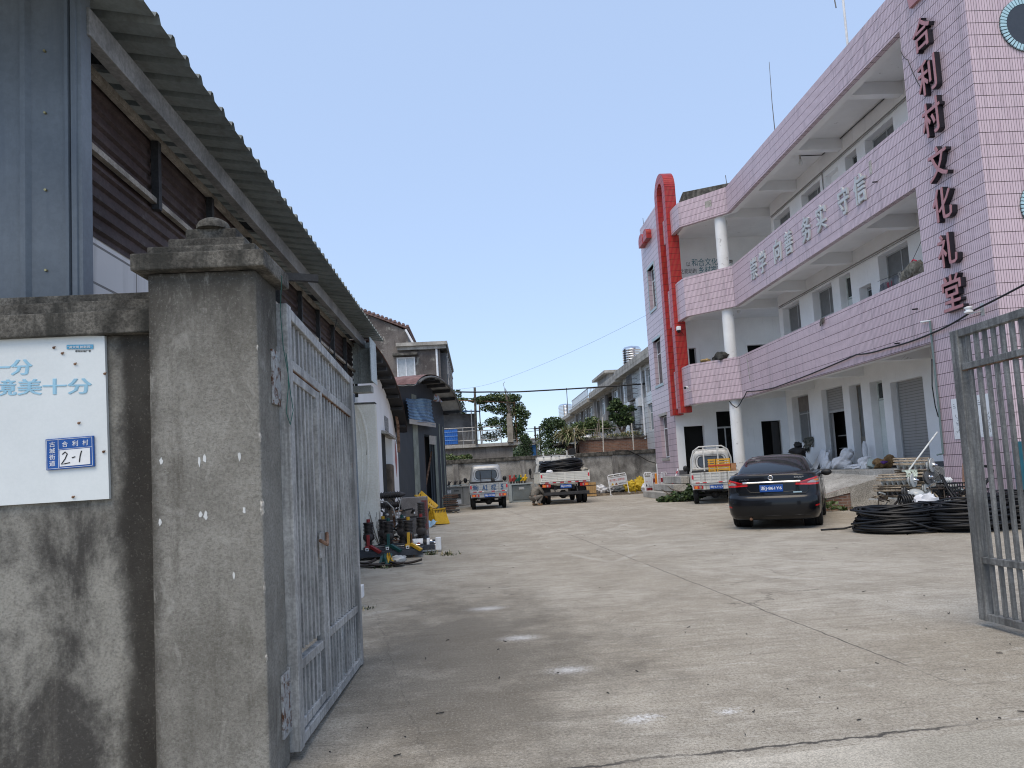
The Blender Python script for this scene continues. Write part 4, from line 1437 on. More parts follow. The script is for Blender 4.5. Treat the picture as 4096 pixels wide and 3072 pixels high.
def arc1(y):
    """underside height of the first barrel roof at depth y"""
    k = max(-1, min(1, (y - 16.9) / 6.9))
    return 2.62 + 1.62 * math.sqrt(max(0, 1 - k * k)) ** .9


ys = [14.76 + i * (24.4 - 14.76) / 24 for i in range(25)]
DY0, DY1 = 19.45, 22.15
b = MB()
for a, c in zip(ys, ys[1:]):
    za, zc = arc1(a) + .0, arc1(c) + .0
    lo = 2.72 if a > DY0 - .3 and c < DY1 + .3 else 0
    b.hexa([(WX(a) - .25, a, lo), (WX(a), a, lo), (WX(c), c, lo), (WX(c) - .25, c, lo)], [(WX(a) - .25, a, za), (WX(a), a, za), (WX(c), c, zc), (WX(c) - .25, c, zc)])
b.build('gable_wall', mat('white_lime_wall', (.88, .88, .88), .9, .05, .9, bump=.15, bscale=25, fine=.06, streak=(.66, .64, .60), stamt=.22), t)
b = MB()
b.hexa([(WX(19.2) - .2, 19.2, 0), (WX(19.2) - .001, 19.2, 0), (WX(20.2) - .001, 20.2, 0), (WX(20.2) - .2, 20.2, 0)], [(WX(19.2) - .2, 19.2, 2.72), (WX(19.2) - .001, 19.2, 2.72), (WX(20.2) - .001, 20.2, 2.72), (WX(20.2) - .2, 20.2, 2.72)])
b.hexa([(-3.2, 20.2, 0), (-3.1, 20.2, 0), (-3.1, 21.6, 0), (-3.2, 21.6, 0)], [(-3.2, 20.2, 2.72), (-3.1, 20.2, 2.72), (-3.1, 21.6, 2.72), (-3.2, 21.6, 2.72)], 1)
b.build('doorway', [DARKIN, DARKIN], t)
b = MB()
b.hexa([(WX(21.5) - .3, 21.5, 0), (WX(21.5) + .02, 21.5, 0), (WX(22.4) + .02, 22.4, 0), (WX(22.4) - .3, 22.4, 0)], [(WX(21.5) - .3, 21.5, 1.9), (WX(21.5) + .02, 21.5, 1.9), (WX(22.4) + .02, 22.4, 1.9), (WX(22.4) - .3, 22.4, 1.9)])
b.build('door_post', mat('old_log', (.14, .11, .085), .9, .4, 4), t, .05)
b = MB()
b.hexa([(WX(19.2) - .1, 19.2, 2.70), (WX(19.2) + .16, 19.3, 2.66), (WX(22.4) + .16, 22.3, 2.66), (WX(22.4) - .1, 22.4, 2.70)], [(WX(19.2) - .1, 19.2, 2.80), (WX(19.2) + .16, 19.3, 2.72), (WX(22.4) + .16, 22.3, 2.72), (WX(22.4) - .1, 22.4, 2.80)])
b.build('lintel', CONCL, t)
b = MB()
b.hexa([(WX(20.2) + .01, 20.2, 2.83), (WX(20.2) + .02, 20.2, 2.83), (WX(21.2) + .02, 21.2, 2.83), (WX(21.2) + .01, 21.2, 2.83)], [(WX(20.2) + .01, 20.2, 3.24), (WX(20.2) + .02, 20.2, 3.24), (WX(21.2) + .02, 21.2, 3.24), (WX(21.2) + .01, 21.2, 3.24)])
b.build('notice', mat('dark_notice', (.15, .15, .15), .7, .6, 30, (.45, .45, .45)), t)
b = MB()
y0 = 23.5
b.prism([(WX(23.1) + .012, 23.1, 2.08), (WX(y0) + .012, y0, 1.5), (WX(23.85) + .012, 23.85, 2.08), (WX(y0) + .012, y0, 2.68)], (-.01, 0, 0))
b.build('red_diamond', plain('faded_red_paper', (.45, .18, .17), .8), t)


def vault(name, P0, P1, ax, ext, zf, mt, mu, parent, n=28, thick=.05, nr=60):
    """curved sheet roof: swept along ax by ext from the line P0..P1, height zf(t), ribs follow the curve's straight lines"""
    P0, P1, ax = V(*P0), V(*P1), V(*ax)

    def fn(o, rib):
        def g(u, v):
            p = P0.lerp(P1, u) + ax * lerp(ext[0], ext[1], v)
            return V(p.x, p.y, zf(u) + o + (rib * math.sin(v * nr * math.pi) if rib else 0))
        return g
    b = MB()
    b.grid(fn(thick, .012), n, nr * 2, 0)
    b.grid(fn(0, .012), n, nr * 2, 1)
    b.build(name, [mt, mu], parent)


vault('roof', (WX(13.8) - .0, 13.8, 0), (WX(23.7), 23.7, 0), (1, 0, 0), (-6, .40), lambda u: arc1(13.8 + u * 9.9) + .02, ROOFR, UNDER, t, nr=26)
for k in range(9):
    y = 14.2 + k * 1.15
    MB().box(WX(y) - .3, WX(y) + .36, y, y + .09, arc1(y) - .10, arc1(y) - .02).build('purlin', BLACKST, t)
b = MB()
b.tube([(WX(23.0) + .1, 23.0, 3.55), (WX(23.2) + .14, 23.2, 3.2), (WX(23.3) + .12, 23.3, 2.3)], .05, 8)
b.build('downpipe', STEELR, t)

# ---------------------------------------------------------------- dark ribbed store behind it
t = thing('barrel_roof_store', 'dark ribbed steel store with a rust-torn maroon barrel roof behind the white store', 'building', (-3, 30, 0))
def DX(y):
    return -2.9 + (y - 27) * (1.4 / 6.9)
def arc2(u):
    k = (u - .44) / .60
    return 3.98 + (1.62 if u > .44 else 1.62) * math.sqrt(max(0, 1 - min(1, k * k))) - (.0 if u > .44 else .0)


def seg(b, ya, yb, z0, za, zb, o=0., th=.1, m=0):
    n_ = V(6.9, -1.4, 0).normalized()
    p, q = V(DX(ya), ya, 0) + n_ * o, V(DX(yb), yb, 0) + n_ * o
    return b.hexa([p - n_ * th + V(0, 0, z0), p + V(0, 0, z0), q + V(0, 0, z0), q - n_ * th + V(0, 0, z0)], [p - n_ * th + V(0, 0, za), p + V(0, 0, za), q + V(0, 0, zb), q - n_ * th + V(0, 0, zb)], m)


b = MB()
ys = [26.2 + i * (33.9 - 26.2) / 22 for i in range(23)]
for a, c in zip(ys, ys[1:]):
    ua, uc = (a - 27) / 6.9, (c - 27) / 6.9
    seg(b, a, c, 3.3 if 30.3 < a and c < 32.3 else 0, arc2(ua), arc2(uc))
b.hexa([(-7, 34.3, 0), (DX(33.9), 33.9, 0), (DX(33.9), 34.0, 0), (-7, 34.4, 0)], [(-7, 34.3, 4), (DX(33.9), 33.9, 4), (DX(33.9), 34.0, 4), (-7, 34.4, 4)])
b.build('gable_wall', RIBBED.mat, t)
b = MB()
seg(b, 30.2, 32.4, 0, 3.29, 3.29, -.35)
b.build('doorway', DARKIN, t)
PALEST = mat('pale_green_strip', (.27, .30, .26), .7, .25, 2)
for ya, yb, top in ((28.75, 29.42, 4.86), (31.95, 32.35, 3.3), (32.85, 32.98, 3.9), (33.5, 33.62, 3.8)):
    b = MB()
    seg(b, ya, yb, 0.02, top, top, .025, .02)
    b.build('corner_strip' if top < 4 else 'translucent_strip', PALEST, t)
b = MB()
b.bar((DX(30.4) - .2, 30.4, .3), (DX(32.2) - .2, 32.2, 2.6), .06).bar((DX(31.2) - .25, 31.2, 0), (DX(31.2) - .25, 31.2, 3.2), .07)
b.build('door_brace', STEELR, t)
b = MB()
seg(b, 31.2, 32.1, 2.9, 3.28, 3.28, .04, .05)
b.build('door_blind', PALE, t)
axv = V(6.9, -1.4, 0).normalized()
vault('roof', (DX(26.6), 26.6, 0), (DX(33.95), 33.95, 0), tuple(axv), (-5.5, .86), lambda u: arc2(-.058 + u * 1.065) + .02, ROOFR, mat('grey_sheet_underside', (.46, .46, .44), .8, .2, 2), t, nr=34)
for k in range(9):
    u = .0 + k * .125
    y = 27 + u * 6.9
    p = V(DX(y), y, arc2(u) - .07)
    MB().bar(p - axv * .05, p + axv * .80, .13, .13).build('purlin', BLACKST, t)
b = MB()
b.tube([V(DX(27 + 6.9 * u), 27 + 6.9 * u, arc2(u) - .03) + axv * .87 for u in [i / 20 * 1.005 for i in range(21)]], .05, 6)
b.build('roof_edge', mat('grey_trim', (.15, .15, .14), .7), t)
b = MB()
cloth(b, [(-1.62, 28.9, 4.83), (-1.55, 30.7, 4.95), (-1.40, 31.1, 4.72), (-1.75, 29.8, 4.62)], .05, 0, 5)
b.build('torn_sheet', mat('peeled_blue_rust', (.36, .50, .60), .6, .4, 3, rust=((.20, .07, .03), .5)), t)
t = thing('metal_sheet', 'crumpled blue corrugated sheet hanging under the maroon barrel roof', 'metal sheet', (-2.3, 28.8, 4.2))
b = MB()


def crumple(u, v):
    y = lerp(27.5, 31.2, u)
    z = lerp(4.55, 3.72, v) - .03 * math.sin(u * 7) + .30 * u * (1 - v)
    return V(DX(y) + .16 + .10 * v + .022 * math.sin(v * 44 + u * 1.5) + .02 * math.sin(u * 9 + v * 4), y, z)


b.grid(crumple, 36, 70)
b.build('sheet', mat('blue_sheet', (.10, .24, .48), .45, .45, 1.6, (.27, .42, .56), streak=(.45, .50, .50), stamt=.35), t)
b = MB()
b.grid(lambda u, v: V(DX(lerp(27.5, 31.4, u)) + .26, lerp(27.5, 31.4, u), lerp(3.74, 3.55, v) + .08 * u), 8, 3)
b.build('pale_hem', PALE, t)

# ---------------------------------------------------------------- back wall of the yard
t = thing('yard_wall', 'long stained concrete wall with dark coping closing the far end of the yard', 'wall', (4, 38.6, 0))
WALLM = mat('streaked_wall', (.25, .24, .22), .93, .4, 1.3, (.36, .35, .32), .5, 30, streak=(.075, .07, .064), stamt=.42, fine=.35, sscale=(1.1, 1.1, .55))
MB().box(-9, 16, 38.5, 38.75, 0, 2.12).build('wall_face', WALLM, t)
MB().box(-9, 16, 38.40, 38.85, 2.122, 2.26).build('coping', CONCD, t, .02)
MB().box(-9, 16, 38.45, 38.80, 2.262, 2.33).build('coping', CONCD, t, .02)
for x in (2.43, 7.48, -1.2):
    MB().box(x - .15, x + .15, 38.44, 38.5, 0, 2.12).build('pilaster', mat('pale_pilaster', (.27, .26, .24), .9, .35, 1.5, streak=(.08, .075, .07), stamt=.4), t)
sag([(7.5, 38.38, 2.35), (8.22, 38.38, 2.33), (8.8, 38.38, 2.0), (9.3, 38.38, 1.68), (9.9, 38.38, 1.48)], .022, 'wall_cable', 'black cable drooping down the far concrete wall to the tower')
LEAF = [plain('leaf_deep_green', (.028, .050, .020), .6), plain('leaf_mid_green', (.055, .092, .032), .55), plain('leaf_bright_green', (.105, .155, .050), .5), plain('leaf_yellow_green', (.17, .20, .075), .55)]
rl = random.Random(11)
t = thing('hedge', 'clipped bright green hedge showing above the far wall by the dark store', 'hedge', (-1, 39.2, 2))
b = MB()
for i in range(6):
    b.leaves((-2.0 + i * .30, 39.25, 2.42), (.25, .3, .22 + .1 * math.sin(i * 1.3) * (i < 4)), 260, .13, rl, (1, 2, 2, 3))
b.build('foliage', LEAF, t)
MB().tube([(-1.2, 39.3, 0), (-1.2, 39.3, 2.3)], .05).build('stem', STEELR, t)

# ---------------------------------------------------------------- old house beyond the wall
OLDW = mat('old_brown_render', (.125, .108, .10), .95, .3, .9, (.19, .17, .155), .3, 25, rust=((.30, .285, .25), .40), streak=(.07, .062, .058), stamt=.35)
t = thing('old_house', 'old brown rendered house with a tiled gable roof beyond the dark store', 'house', (-5, 50, 0))
b = MB()
b.box(-12, -2.07, 46, 58, 0, 9.75)
b.prism([(-12, 46, 9.75), (-4.0, 46, 9.75), (-4.17, 46, 11.1), (-6.9, 46, 12.4), (-9.2, 46, 13.3), (-12, 46, 12.2)], (0, 11, 0))
b.build('house_walls', OLDW, t)
b = MB()
for a, c in (((-9.4, 13.45), (-4.05, 11.18)), ((-9.4, 13.45), (-13, 12))):
    b.hexa([(a[0], 45.8, a[1]), (c[0], 45.8, c[1]), (c[0], 57.4, c[1]), (a[0], 57.4, a[1])], [(a[0], 45.8, a[1] + .14), (c[0], 45.8, c[1] + .14), (c[0], 57.4, c[1] + .14), (a[0], 57.4, a[1] + .14)])
for k in range(20):
    u = k / 19
    x, z = lerp(-9.2, -4.1, u), lerp(13.5, 11.33, u)
    b.box(x - .06, x + .10, 45.74, 57.2, z - .02, z + .11)
b.build('tiled_roof', mat('brown_roof_tile', (.20, .13, .115), .85, .35, 4), t)
b = MB()
b.box(-4.85, -1.55, 45.5, 58, 10.0, 10.22)
b.box(-4.8, -1.65, 45.7, 46, 9.78, 9.998)
b.build('flat_roof', CONCL, t)
b = MB()
b.tube([(-4.22, 45.85, 11.15), (-3.78, 45.85, 10.25)], .07, 8)
b.tube([(-2.28, 45.85, 10.0), (-2.26, 45.85, 2.0)], .07, 8)
b.build('downpipe', PWHITE, t)
f = MB()
wz0, wz1, wx0, wx1 = 8.0, 9.34, -4.88, -3.70
for bx in ((wx0, wx0 + .08, wz0, wz1), (wx1 - .08, wx1, wz0, wz1), (wx0 + .08, wx1 - .08, wz0, wz0 + .08), (wx0 + .08, wx1 - .08, wz1 - .08, wz1), (-4.32, -4.26, wz0 + .08, wz1 - .08)):
    f.box(bx[0], bx[1], 45.90, 45.99, bx[2], bx[3])
fo = f.build('window', PWHITE, t)
MB().box(wx0 + .04, wx1 - .04, 45.95, 45.97, wz0 + .04, wz1 - .04).build('pane', plain('pale_window_pane', (.50, .53, .54), .25), fo)
MB().box(-5.1, -3.5, 45.5, 46, 9.42, 9.56).build('window_hood', CONCD, t)
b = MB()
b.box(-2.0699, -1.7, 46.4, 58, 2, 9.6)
b.build('balcony_wall', plain('dark_grey_wall', (.10, .10, .10), .9), t)  # wall in one even dark grey
b = MB()
b.box(-2.0, -.98, 47.5, 58, 6.5, 6.65).box(-2.06, -1.6, 45.8, 57, 9.76, 9.998).box(-2.069, -.95, 48, 58, 0, 6.3)
b.build('balcony_slab', CONCD, t)
b = MB()
for k in range(9):
    y = 46.5 + k * 1.1
    b.bar((-1.62, y, 6.7), (-1.62, y, 9.6), .05)
for z in (7.2, 8.2, 9.3):
    b.bar((-1.62, 46.2, z), (-1.62, 57, z), .05)
b.build('window_grille', mat('rusted_white_bar', (.42, .40, .37), .7, .3, 6, rust=((.2, .1, .05), .4)), t)
b = MB()
for i in range(7):
    b.leaves((-1.1 + .05 * i, 47.6 + i * .9, 6.9 - .22 * i), (.35, .6, .45), 70, .2, rl, (0, 1, 2))
tag(b.build('balcony_plants', LEAF[:3]), 'green creeper hanging from the old house balcony', 'creeper')

# terrace house with steel railing
t = thing('terrace_house', 'low grey rendered house with a roof terrace and steel railing beyond the wall', 'house', (0, 44, 0))
b = MB()
b.box(-6, 2.17, 43, 48, 0, 3.12)
b.build('house_walls', mat('grey_brown_render', (.21, .19, .17), .95, .25, .8, (.28, .26, .235), .3, 25, streak=(.08, .075, .07), stamt=.4), t)
MB().box(-6, 2.5, 42.7, 48, 3.122, 3.32).build('terrace_slab', CONCL, t, .01)
b = MB()
for z in (4.33, 4.12, 3.55):
    b.tube([(-1.95, 42.85, z), (1.5, 42.85, z)], .028, 8)
for x in (-1.9, -.78, -.18, .38, 1.5):
    b.tube([(x, 42.85, 3.32), (x, 42.85, 4.34)], .026, 8)
for k in range(26):
    x = -.7 + k * .085
    b.tube([(x, 42.85, 3.55), (x, 42.85, 4.12)], .010, 6)
b.tube([(-.2, 42.86, 3.32), (-.22, 42.86, 5.42)], .03, 8)
b.build('railing', plain('dull_steel_rail', (.34, .34, .335), .4, .4), t)
b = MB()
b.box(-3.4, .05, 44.2, 46.5, 3.32, 5.3)
b.build('roof_room', mat('grey_lean_to', (.16, .155, .15), .9, .3, 2), t)
b = MB()
b.hexa([(-3.6, 43.2, 5.50), (.35, 43.2, 5.30), (.35, 46.8, 5.60), (-3.6, 46.8, 5.8)], [(-3.6, 43.2, 5.56), (.35, 43.2, 5.36), (.35, 46.8, 5.66), (-3.6, 46.8, 5.86)])
b.build('blue_lean_to_roof', mat('blue_flat_sheet', (.07, .14, .26), .5, .3, 3), t)
t = thing('slatted_sheet', 'bright blue slatted panel tied to the terrace railing', 'panel', (-1.5, 42.8, 3.8))
b = MB()
corr(b, (-1.9, 42.80, 3.38), (1, 0, 0), (0, 0, 1), (0, -1, 0), .80, .89, .11, .03)
b.build('sheet', plain('bright_blue_sheet', (.035, .16, .50), .5), t)
b = MB()
for z in (3.6, 3.85, 4.1):
    b.box(-1.91, -1.09, 42.75, 42.77, z, z + .025)
b.build('batten', plain('pale_blue_batten', (.25, .40, .65), .5), t)
b = MB().tube([(.0, 42.6, 3.3), (.07, 42.6, 6.72)], .085, 10, r1=.075)
tag(b.build('concrete_post', CONCD), 'dark concrete post rising through the vine trellis', 'post')
t = thing('vine_trellis', 'rusty pipe trellis carrying a spreading green vine over the terrace', 'trellis', (1, 43.5, 3.3))
b = MB()
for y, dz in ((42.6, 0), (43.4, .12), (44.2, .2)):
    b.tube([(-2.2, y, 6.1 + dz), (.6, y, 5.86 + dz), (2.5, y, 5.66 + dz)], .028, 6)
for k in range(12):
    x = -2 + k * .4
    b.tube([(x, 42.4, 6.1 - (x + 2) * .09), (x + .1, 44.6, 6.25 - (x + 2) * .09)], .018, 6)
b.tube([(2.45, 42.7, 3.3), (2.4, 42.7, 5.7)], .04, 6).tube([(.3, 44.2, 3.3), (.3, 44.2, 6)], .04, 6)
b.build('pipe_frame', STEELR, t)
b = MB()
for c, r, n in (((.45, 43, 5.98), (.65, .7, .26), 700), ((1.3, 43, 6.05), (.75, .7, .34), 1000), ((2.1, 43, 5.85), (.65, .6, .46), 1000), ((2.65, 42.8, 5.25), (.46, .5, .55), 800), ((2.75, 42.8, 4.45), (.42, .5, .6), 700),
                ((1.5, 43, 5.35), (.70, .5, .34), 600), ((2.1, 43, 5.1), (.5, .5, .5), 500), ((.75, 43, 5.5), (.5, .4, .26), 260), ((1.15, 43.2, 4.6), (.62, .5, .36), 620), ((2.35, 43, 3.95), (.6, .5, .6), 900), ((1.7, 43.2, 4.0), (.55, .5, .4), 480), ((1.9, 43.2, 4.6), (.4, .5, .45), 400),
                ((2.9, 42.8, 3.5), (.35, .4, .4), 300), ((-.8, 43.2, 6.1), (.6, .6, .10), 220), ((.3, 43, 4.4), (.25, .3, .3), 90), ((.9, 43.6, 3.75), (.6, .3, .35), 420), ((.1, 43.2, 6.02), (.5, .6, .16), 260), ((3.1, 42.6, 4.9), (.28, .4, .3), 220), ((2.5, 42.8, 6.0), (.4, .4, .25), 260)):
    b.leaves(c, r, n, .145, rl, (0, 0, 1, 1, 1, 2, 2, 3), .5)
b.build('foliage', LEAF, t)
b = MB()
b.tube([(2.3, 42.6, 3.5), (2.2, 42.6, 4.6), (2.05, 42.6, 5.6), (1.92, 42.6, 6.3)], .06, 8, r1=.02)
for k in range(9):
    a = rl.uniform(-.3, .3)
    b.tube([(1.9, 42.6, 6.5 + a * .3), (2.0 + a * .3, 42.55, 5.9 + a), (2.25 + a * .3, 42.5, 4.6 + a)], .012, 5)
b.tube([(1.9, 42.6, 6.2), (1.84, 42.6, 6.7), (1.80, 42.6, 6.85), (1.90, 42.6, 6.98)], .014, 5)
tag(b.build('dead_vine_stem', plain('grey_twig', (.17, .145, .12), .9)), 'dry grey vine stems leaning out of the trellis top', 'vine')
t = thing('garden_post', 'broken concrete garden post wrapped in vine leaves', 'post', (2.05, 42.5, 3.3))
MB().box(1.88, 2.22, 42.4, 42.7, 3.3, 4.85).box(1.93, 2.12, 42.42, 42.68, 4.85, 5.02).build('post', mat('sandy_post', (.30, .27, .22), .9, .3, 3), t, .02)

# ---------------------------------------------------------------- row of two-storey houses beyond the wall
ROWW = mat('grey_house_render', (.34, .33, .315), .9, .3, 1.0, (.44, .43, .41), .2, 20, streak=(.11, .105, .10), stamt=.46)
ROWT = tile_mat('white_facing_tile', (.60, .61, .61), (.54, .55, .55), (.26, .26, .26), .9, .30, .012, .02, dirt=(.3, .3, .3))


def row_house(name, label, y0, y1, x, eave, m, wins, para=.3, voids=()):
    t = thing(name, label, 'house', (x + 4, (y0 + y1) / 2, 0), 'row of two storey houses beyond the wall')
    b = MB()
    ops = [(w[0], w[1], w[2], w[3]) for w in list(wins) + list(voids)]
    wall_y(b, x, x + .25, y0, y1 - .01, 0, eave, ops)
    b.box(x + .251, x + 9, y0, y0 + .25, 0, eave)
    b.build('house_wall', m, t)
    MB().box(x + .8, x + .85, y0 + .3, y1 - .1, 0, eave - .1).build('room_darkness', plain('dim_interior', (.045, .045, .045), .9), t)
    b = MB()
    b.box(x - .55, x + 9, y0 - .05, y1 - .02, eave, eave + .22)
    b.box(x - .56, x - .38, y0 - .06, y1 - .03, eave + .222, eave + .222 + para)
    b.build('roof_slab', CONCL, t)
    for k, w in enumerate(wins):
        window_yz(w[0] + .03, w[1] - .03, w[2] + .03, w[3] - .03, x=x + .12, panes=3 if w[1] - w[0] > 1.6 else 2, trans=.68, glass=plain('pale_house_glass', (.20, .23, .24), .15), frame=PWHITE, parent=t)
    return t


H1 = row_house('row_house', 'white tiled house of the row with grey window grilles beside the pink tower', 37.2, 46.6, 9.95, 7.25, ROWT, [(38.6, 40.2, 5.6, 7.0), (38.8, 40.3, 3.4, 4.95), (44.9, 46.3, 5.6, 7.0), (41.2, 42.1, 3.4, 5.0)], .3, [(44.0, 44.8, 4.6, 7.0), (40.5, 41.1, 5.4, 7.0)])
for y0, z0 in ((42.5, 5.55), (42.45, 3.75)):
    b = MB()
    for k in range(9):
        b.bar((9.62, y0 + .18 * k, z0), (9.62, y0 + .18 * k, z0 + 1.5), .03)
    for k in range(6):
        b.bar((9.62, y0, z0 + .3 * k), (9.62, y0 + 1.44, z0 + .3 * k), .03)
        b.bar((9.62, y0, z0 + .3 * k), (9.94, y0, z0 + .3 * k), .03)
    b.box(9.60, 9.95, y0 - .03, y0 + 1.47, z0 - .06, z0)
    b.box(9.64, 9.66, y0 + .7, y0 + 1.44, z0 + .02, z0 + 1.46)
    b.build('window_grille', mat('grey_grille', (.13, .13, .13), .7, .3, 4), H1)
b = MB()
for y in (41.0, 44.5):
    b.tube([(9.85, y, 7.3), (9.85, y, 3.0)], .06, 8)
b.build('downpipe', PWHITE, H1)
MB().box(9.7, 9.94, 41.5, 42.2, 5.0, 5.5).build('air_conditioner', PWHITE, H1)
H2 = row_house('row_house', 'grey rendered middle house of the row with a deep eave and stair tower', 46.7, 57.6, 9.95, 7.15, ROWW, [(48.6, 50.4, 5.5, 6.9), (53.8, 55.6, 5.6, 6.95), (51, 52.5, 3.2, 4.9), (47.6, 48.3, 4.7, 6.9)], .25, [(50.7, 53.4, 4.9, 7.0), (55.9, 57.2, 4.6, 6.9), (46.9, 47.4, 4.4, 7.0)])
b = MB()
b.box(10.6, 14, 55, 60, 7.37, 8.85)
b.build('stair_tower', ROWW, H2)
MB().box(10.2, 14.3, 54.4, 60.4, 8.85, 9.05).build('stair_tower_roof', CONCL, H2)
H3 = row_house('row_house', 'far grey house of the row with a railed roof terrace', 57.7, 69, 9.8, 6.95, ROWW, [(59, 60.8, 5.3, 6.8), (62, 63.6, 5.3, 6.8), (65.5, 67, 5.3, 6.8)], .12, [(61, 61.9, 4.6, 6.8), (63.8, 65.3, 4.6, 6.8), (67.3, 68.6, 4.6, 6.8)])
b = MB()
for k in range(24):
    b.bar((9.4, 58 + k * .42, 7.2), (9.4, 58 + k * .42, 8.1), .035)
    b.bar((9.4 + k * .12, 58, 7.2), (9.4 + k * .12, 58, 8.1), .035)
for z in (7.5, 8.1):
    b.bar((9.4, 58, z), (9.4, 68, z), .05).bar((9.4, 58, z), (12.2, 58, z), .05)
b.build('roof_railing', plain('pale_railing', (.35, .33, .32), .6), H3)
H4 = row_house('row_house', 'farthest low house of the row with open dark galleries', 69.1, 81, 9.8, 6.75, ROWW, [(70, 73, 4.5, 6.4), (74, 76.6, 4.5, 6.4), (77.4, 80.2, 4.5, 6.4)], .1)


def tank(label, x, y, z, r, h):
    t = thing('water_tank', label, 'water tank', (x, y, z))
    b = MB()
    prof = []
    k = 9
    for i in range(k):
        a = z + .35 + (h - .5) * i / k
        prof += [(r, a - z), (r * 1.04, a - z + .04), (r * 1.04, a - z + (h - .5) / k * .5), (r, a - z + (h - .5) / k * .6)]
    b.lathe([(r * .7, .3), (r, .34)] + prof + [(r, h - .15), (r * .8, h - .02), (r * .3, h + .05), (.05, h + .08)], (x, y, z), n=24)
    b.build('tank_body', CHROME, t)
    b = MB()
    for i in range(4):
        a = i * math.pi / 2 + .4
        b.bar((x + r * .7 * math.cos(a), y + r * .7 * math.sin(a), z), (x + r * .7 * math.cos(a), y + r * .7 * math.sin(a), z + .34), .06)
    b.build('stand_leg', ALU, t)


tank('stainless steel water tank on the white tiled row house roof', 10.6, 46.2, 7.45, .62, 1.9)
tank('small stainless water tank on the farthest row house roof', 10.2, 79.0, 6.97, .8, 1.9)
MB().box(10.0, 10.9, 80.2, 80.9, 6.95, 8.6).build('brick_chimney', brick_mat('red_chimney_brick', (.20, .06, .04), (.26, .10, .07), (.3, .28, .25), .3, .1, .02), H4)
t = thing('solar_heater', 'dark solar water heater drum on the middle row house roof', 'solar heater', (10.4, 49.5, 7.4))
MB().cyl((10.3, 48.9, 7.95), (10.3, 50.6, 7.95), .28, n=18).build('drum', BLACKP, t)
MB().cyl((10.3, 48.7, 7.95), (10.3, 48.9, 7.95), .285, n=18).build('drum_cap', CHROME, t)
b = MB()
for y in (49, 50.4):
    b.bar((10.3, y, 7.37), (10.3, y, 7.7), .05)
b.build('stand_leg', ALU, t)
tag(MB().tube([(10.5, 40.2, 7.5), (10.5, 40.2, 8.7)], .02, 6).build('aerial', ANT), 'thin aerial on the white tiled row house', 'aerial')
tag(MB().tube([(10.3, 78.0, 6.9), (10.3, 78.0, 10.6)], .045, 6).build('aerial', ANT), 'thin aerial beside the farthest water tank', 'aerial')

# planted plots between the wall and the row
t = thing('brick_planter', 'low rough red brick shed wall with soil on top behind the yard wall', 'brick wall', (8, 41.3, 0))
MB().box(5.95, 10.0, 41.0, 41.25, 0, 3.12).box(5.95, 10.0, 41.26, 42.0, 0, 3.05).build('brick_wall', brick_mat('rough_red_brick', (.22, .11, .075), (.30, .17, .115), (.21, .19, .165), .24, .085, .016), t)
b = MB()
for k in range(16):
    x = 5.9 + .26 * k
    b.hexa([(x, 40.92, 3.1), (x + .3, 40.92, 3.1), (x + .3, 42.0, 3.1), (x, 42.0, 3.1)], [(x + .02, 40.95, 3.19 + .05 * rl.random()), (x + .28, 40.95, 3.19 + .05 * rl.random()), (x + .28, 42, 3.2), (x + .02, 42, 3.2)])
b.build('slab_coping', CONCD, t)
t = thing('garden_shed', 'dark low shed with a slate roof beside the brick planter', 'shed', (5.3, 41.4, 0))
b = MB()
b.box(4.75, 5.9, 41.3, 42.5, 0, 2.95)
b.build('shed_walls', mat('sooty_board', (.05, .047, .043), .9, .4, 3), t)
b = MB()
b.hexa([(4.5, 40.9, 2.86), (5.94, 40.9, 3.10), (5.94, 42.6, 3.25), (4.5, 42.6, 3.0)], [(4.5, 40.9, 2.92), (5.94, 40.9, 3.16), (5.94, 42.6, 3.31), (4.5, 42.6, 3.06)])
b.build('roof', CONCD, t)
MB().bar((5.75, 41.1, 2.3), (5.92, 41.1, 3.0), .05).box(5.25, 5.6, 41.27, 41.3, 2.2, 2.85).build('door', STEELR, t)
STAKE = mat('bleached_stake', (.55, .51, .44), .8, .2, 6)
for x, x1, z1, lab in ((5.60, 5.61, 3.82, 'slim bleached bamboo stake before the dark garden shed'), (7.20, 7.28, 4.36, 'tall bleached bamboo stake in front of the brick planter'), (8.96, 8.94, 3.92, 'bleached stake before the loquat tree'), (10.07, 10.08, 3.31, 'short bleached stake beside the pink tower')):
    b = MB().tube([(x, 40.3, 1.9), ((x + x1) / 2 + .015, 40.3, (z1 + 2.4) / 2), (x1, 40.3, z1)], .036, 6)
    for k in range(4):
        z = 2.5 + .42 * k
        if z < z1:
            b.lathe([(.034, 0), (.048, .02), (.034, .04)], (lerp(x, x1, (z - 1.9) / (z1 - 1.9)), 40.3, z), n=8)
    tag(b.build('bamboo_stake', STAKE), lab, 'stake', 'stakes along the far wall')
t = thing('grass_clump', 'big drooping clump of dry yellow green cane grass on the shed roof', 'grass plant', (5.45, 41.4, 3.1))
b = MB()
for k in range(1000):
    a, e = rl.uniform(0, 6.283), rl.uniform(.25, 1.35)
    d = V(math.cos(a) * math.cos(e), math.sin(a) * math.cos(e), math.sin(e))
    b.blade((5.42 + rl.gauss(0, .26), 40.9 + rl.gauss(0, .2), 3.15 + .4 * rl.random()), d, rl.uniform(.6, 1.15), .085, rl.uniform(.3, .85), rl.choice((0, 1, 2, 3)))
b.build('blades', [LEAF[2], plain('dry_grass', (.40, .34, .20), .8), plain('olive_grass', (.21, .22, .10), .7), plain('straw_grass', (.34, .30, .17), .8)], t)


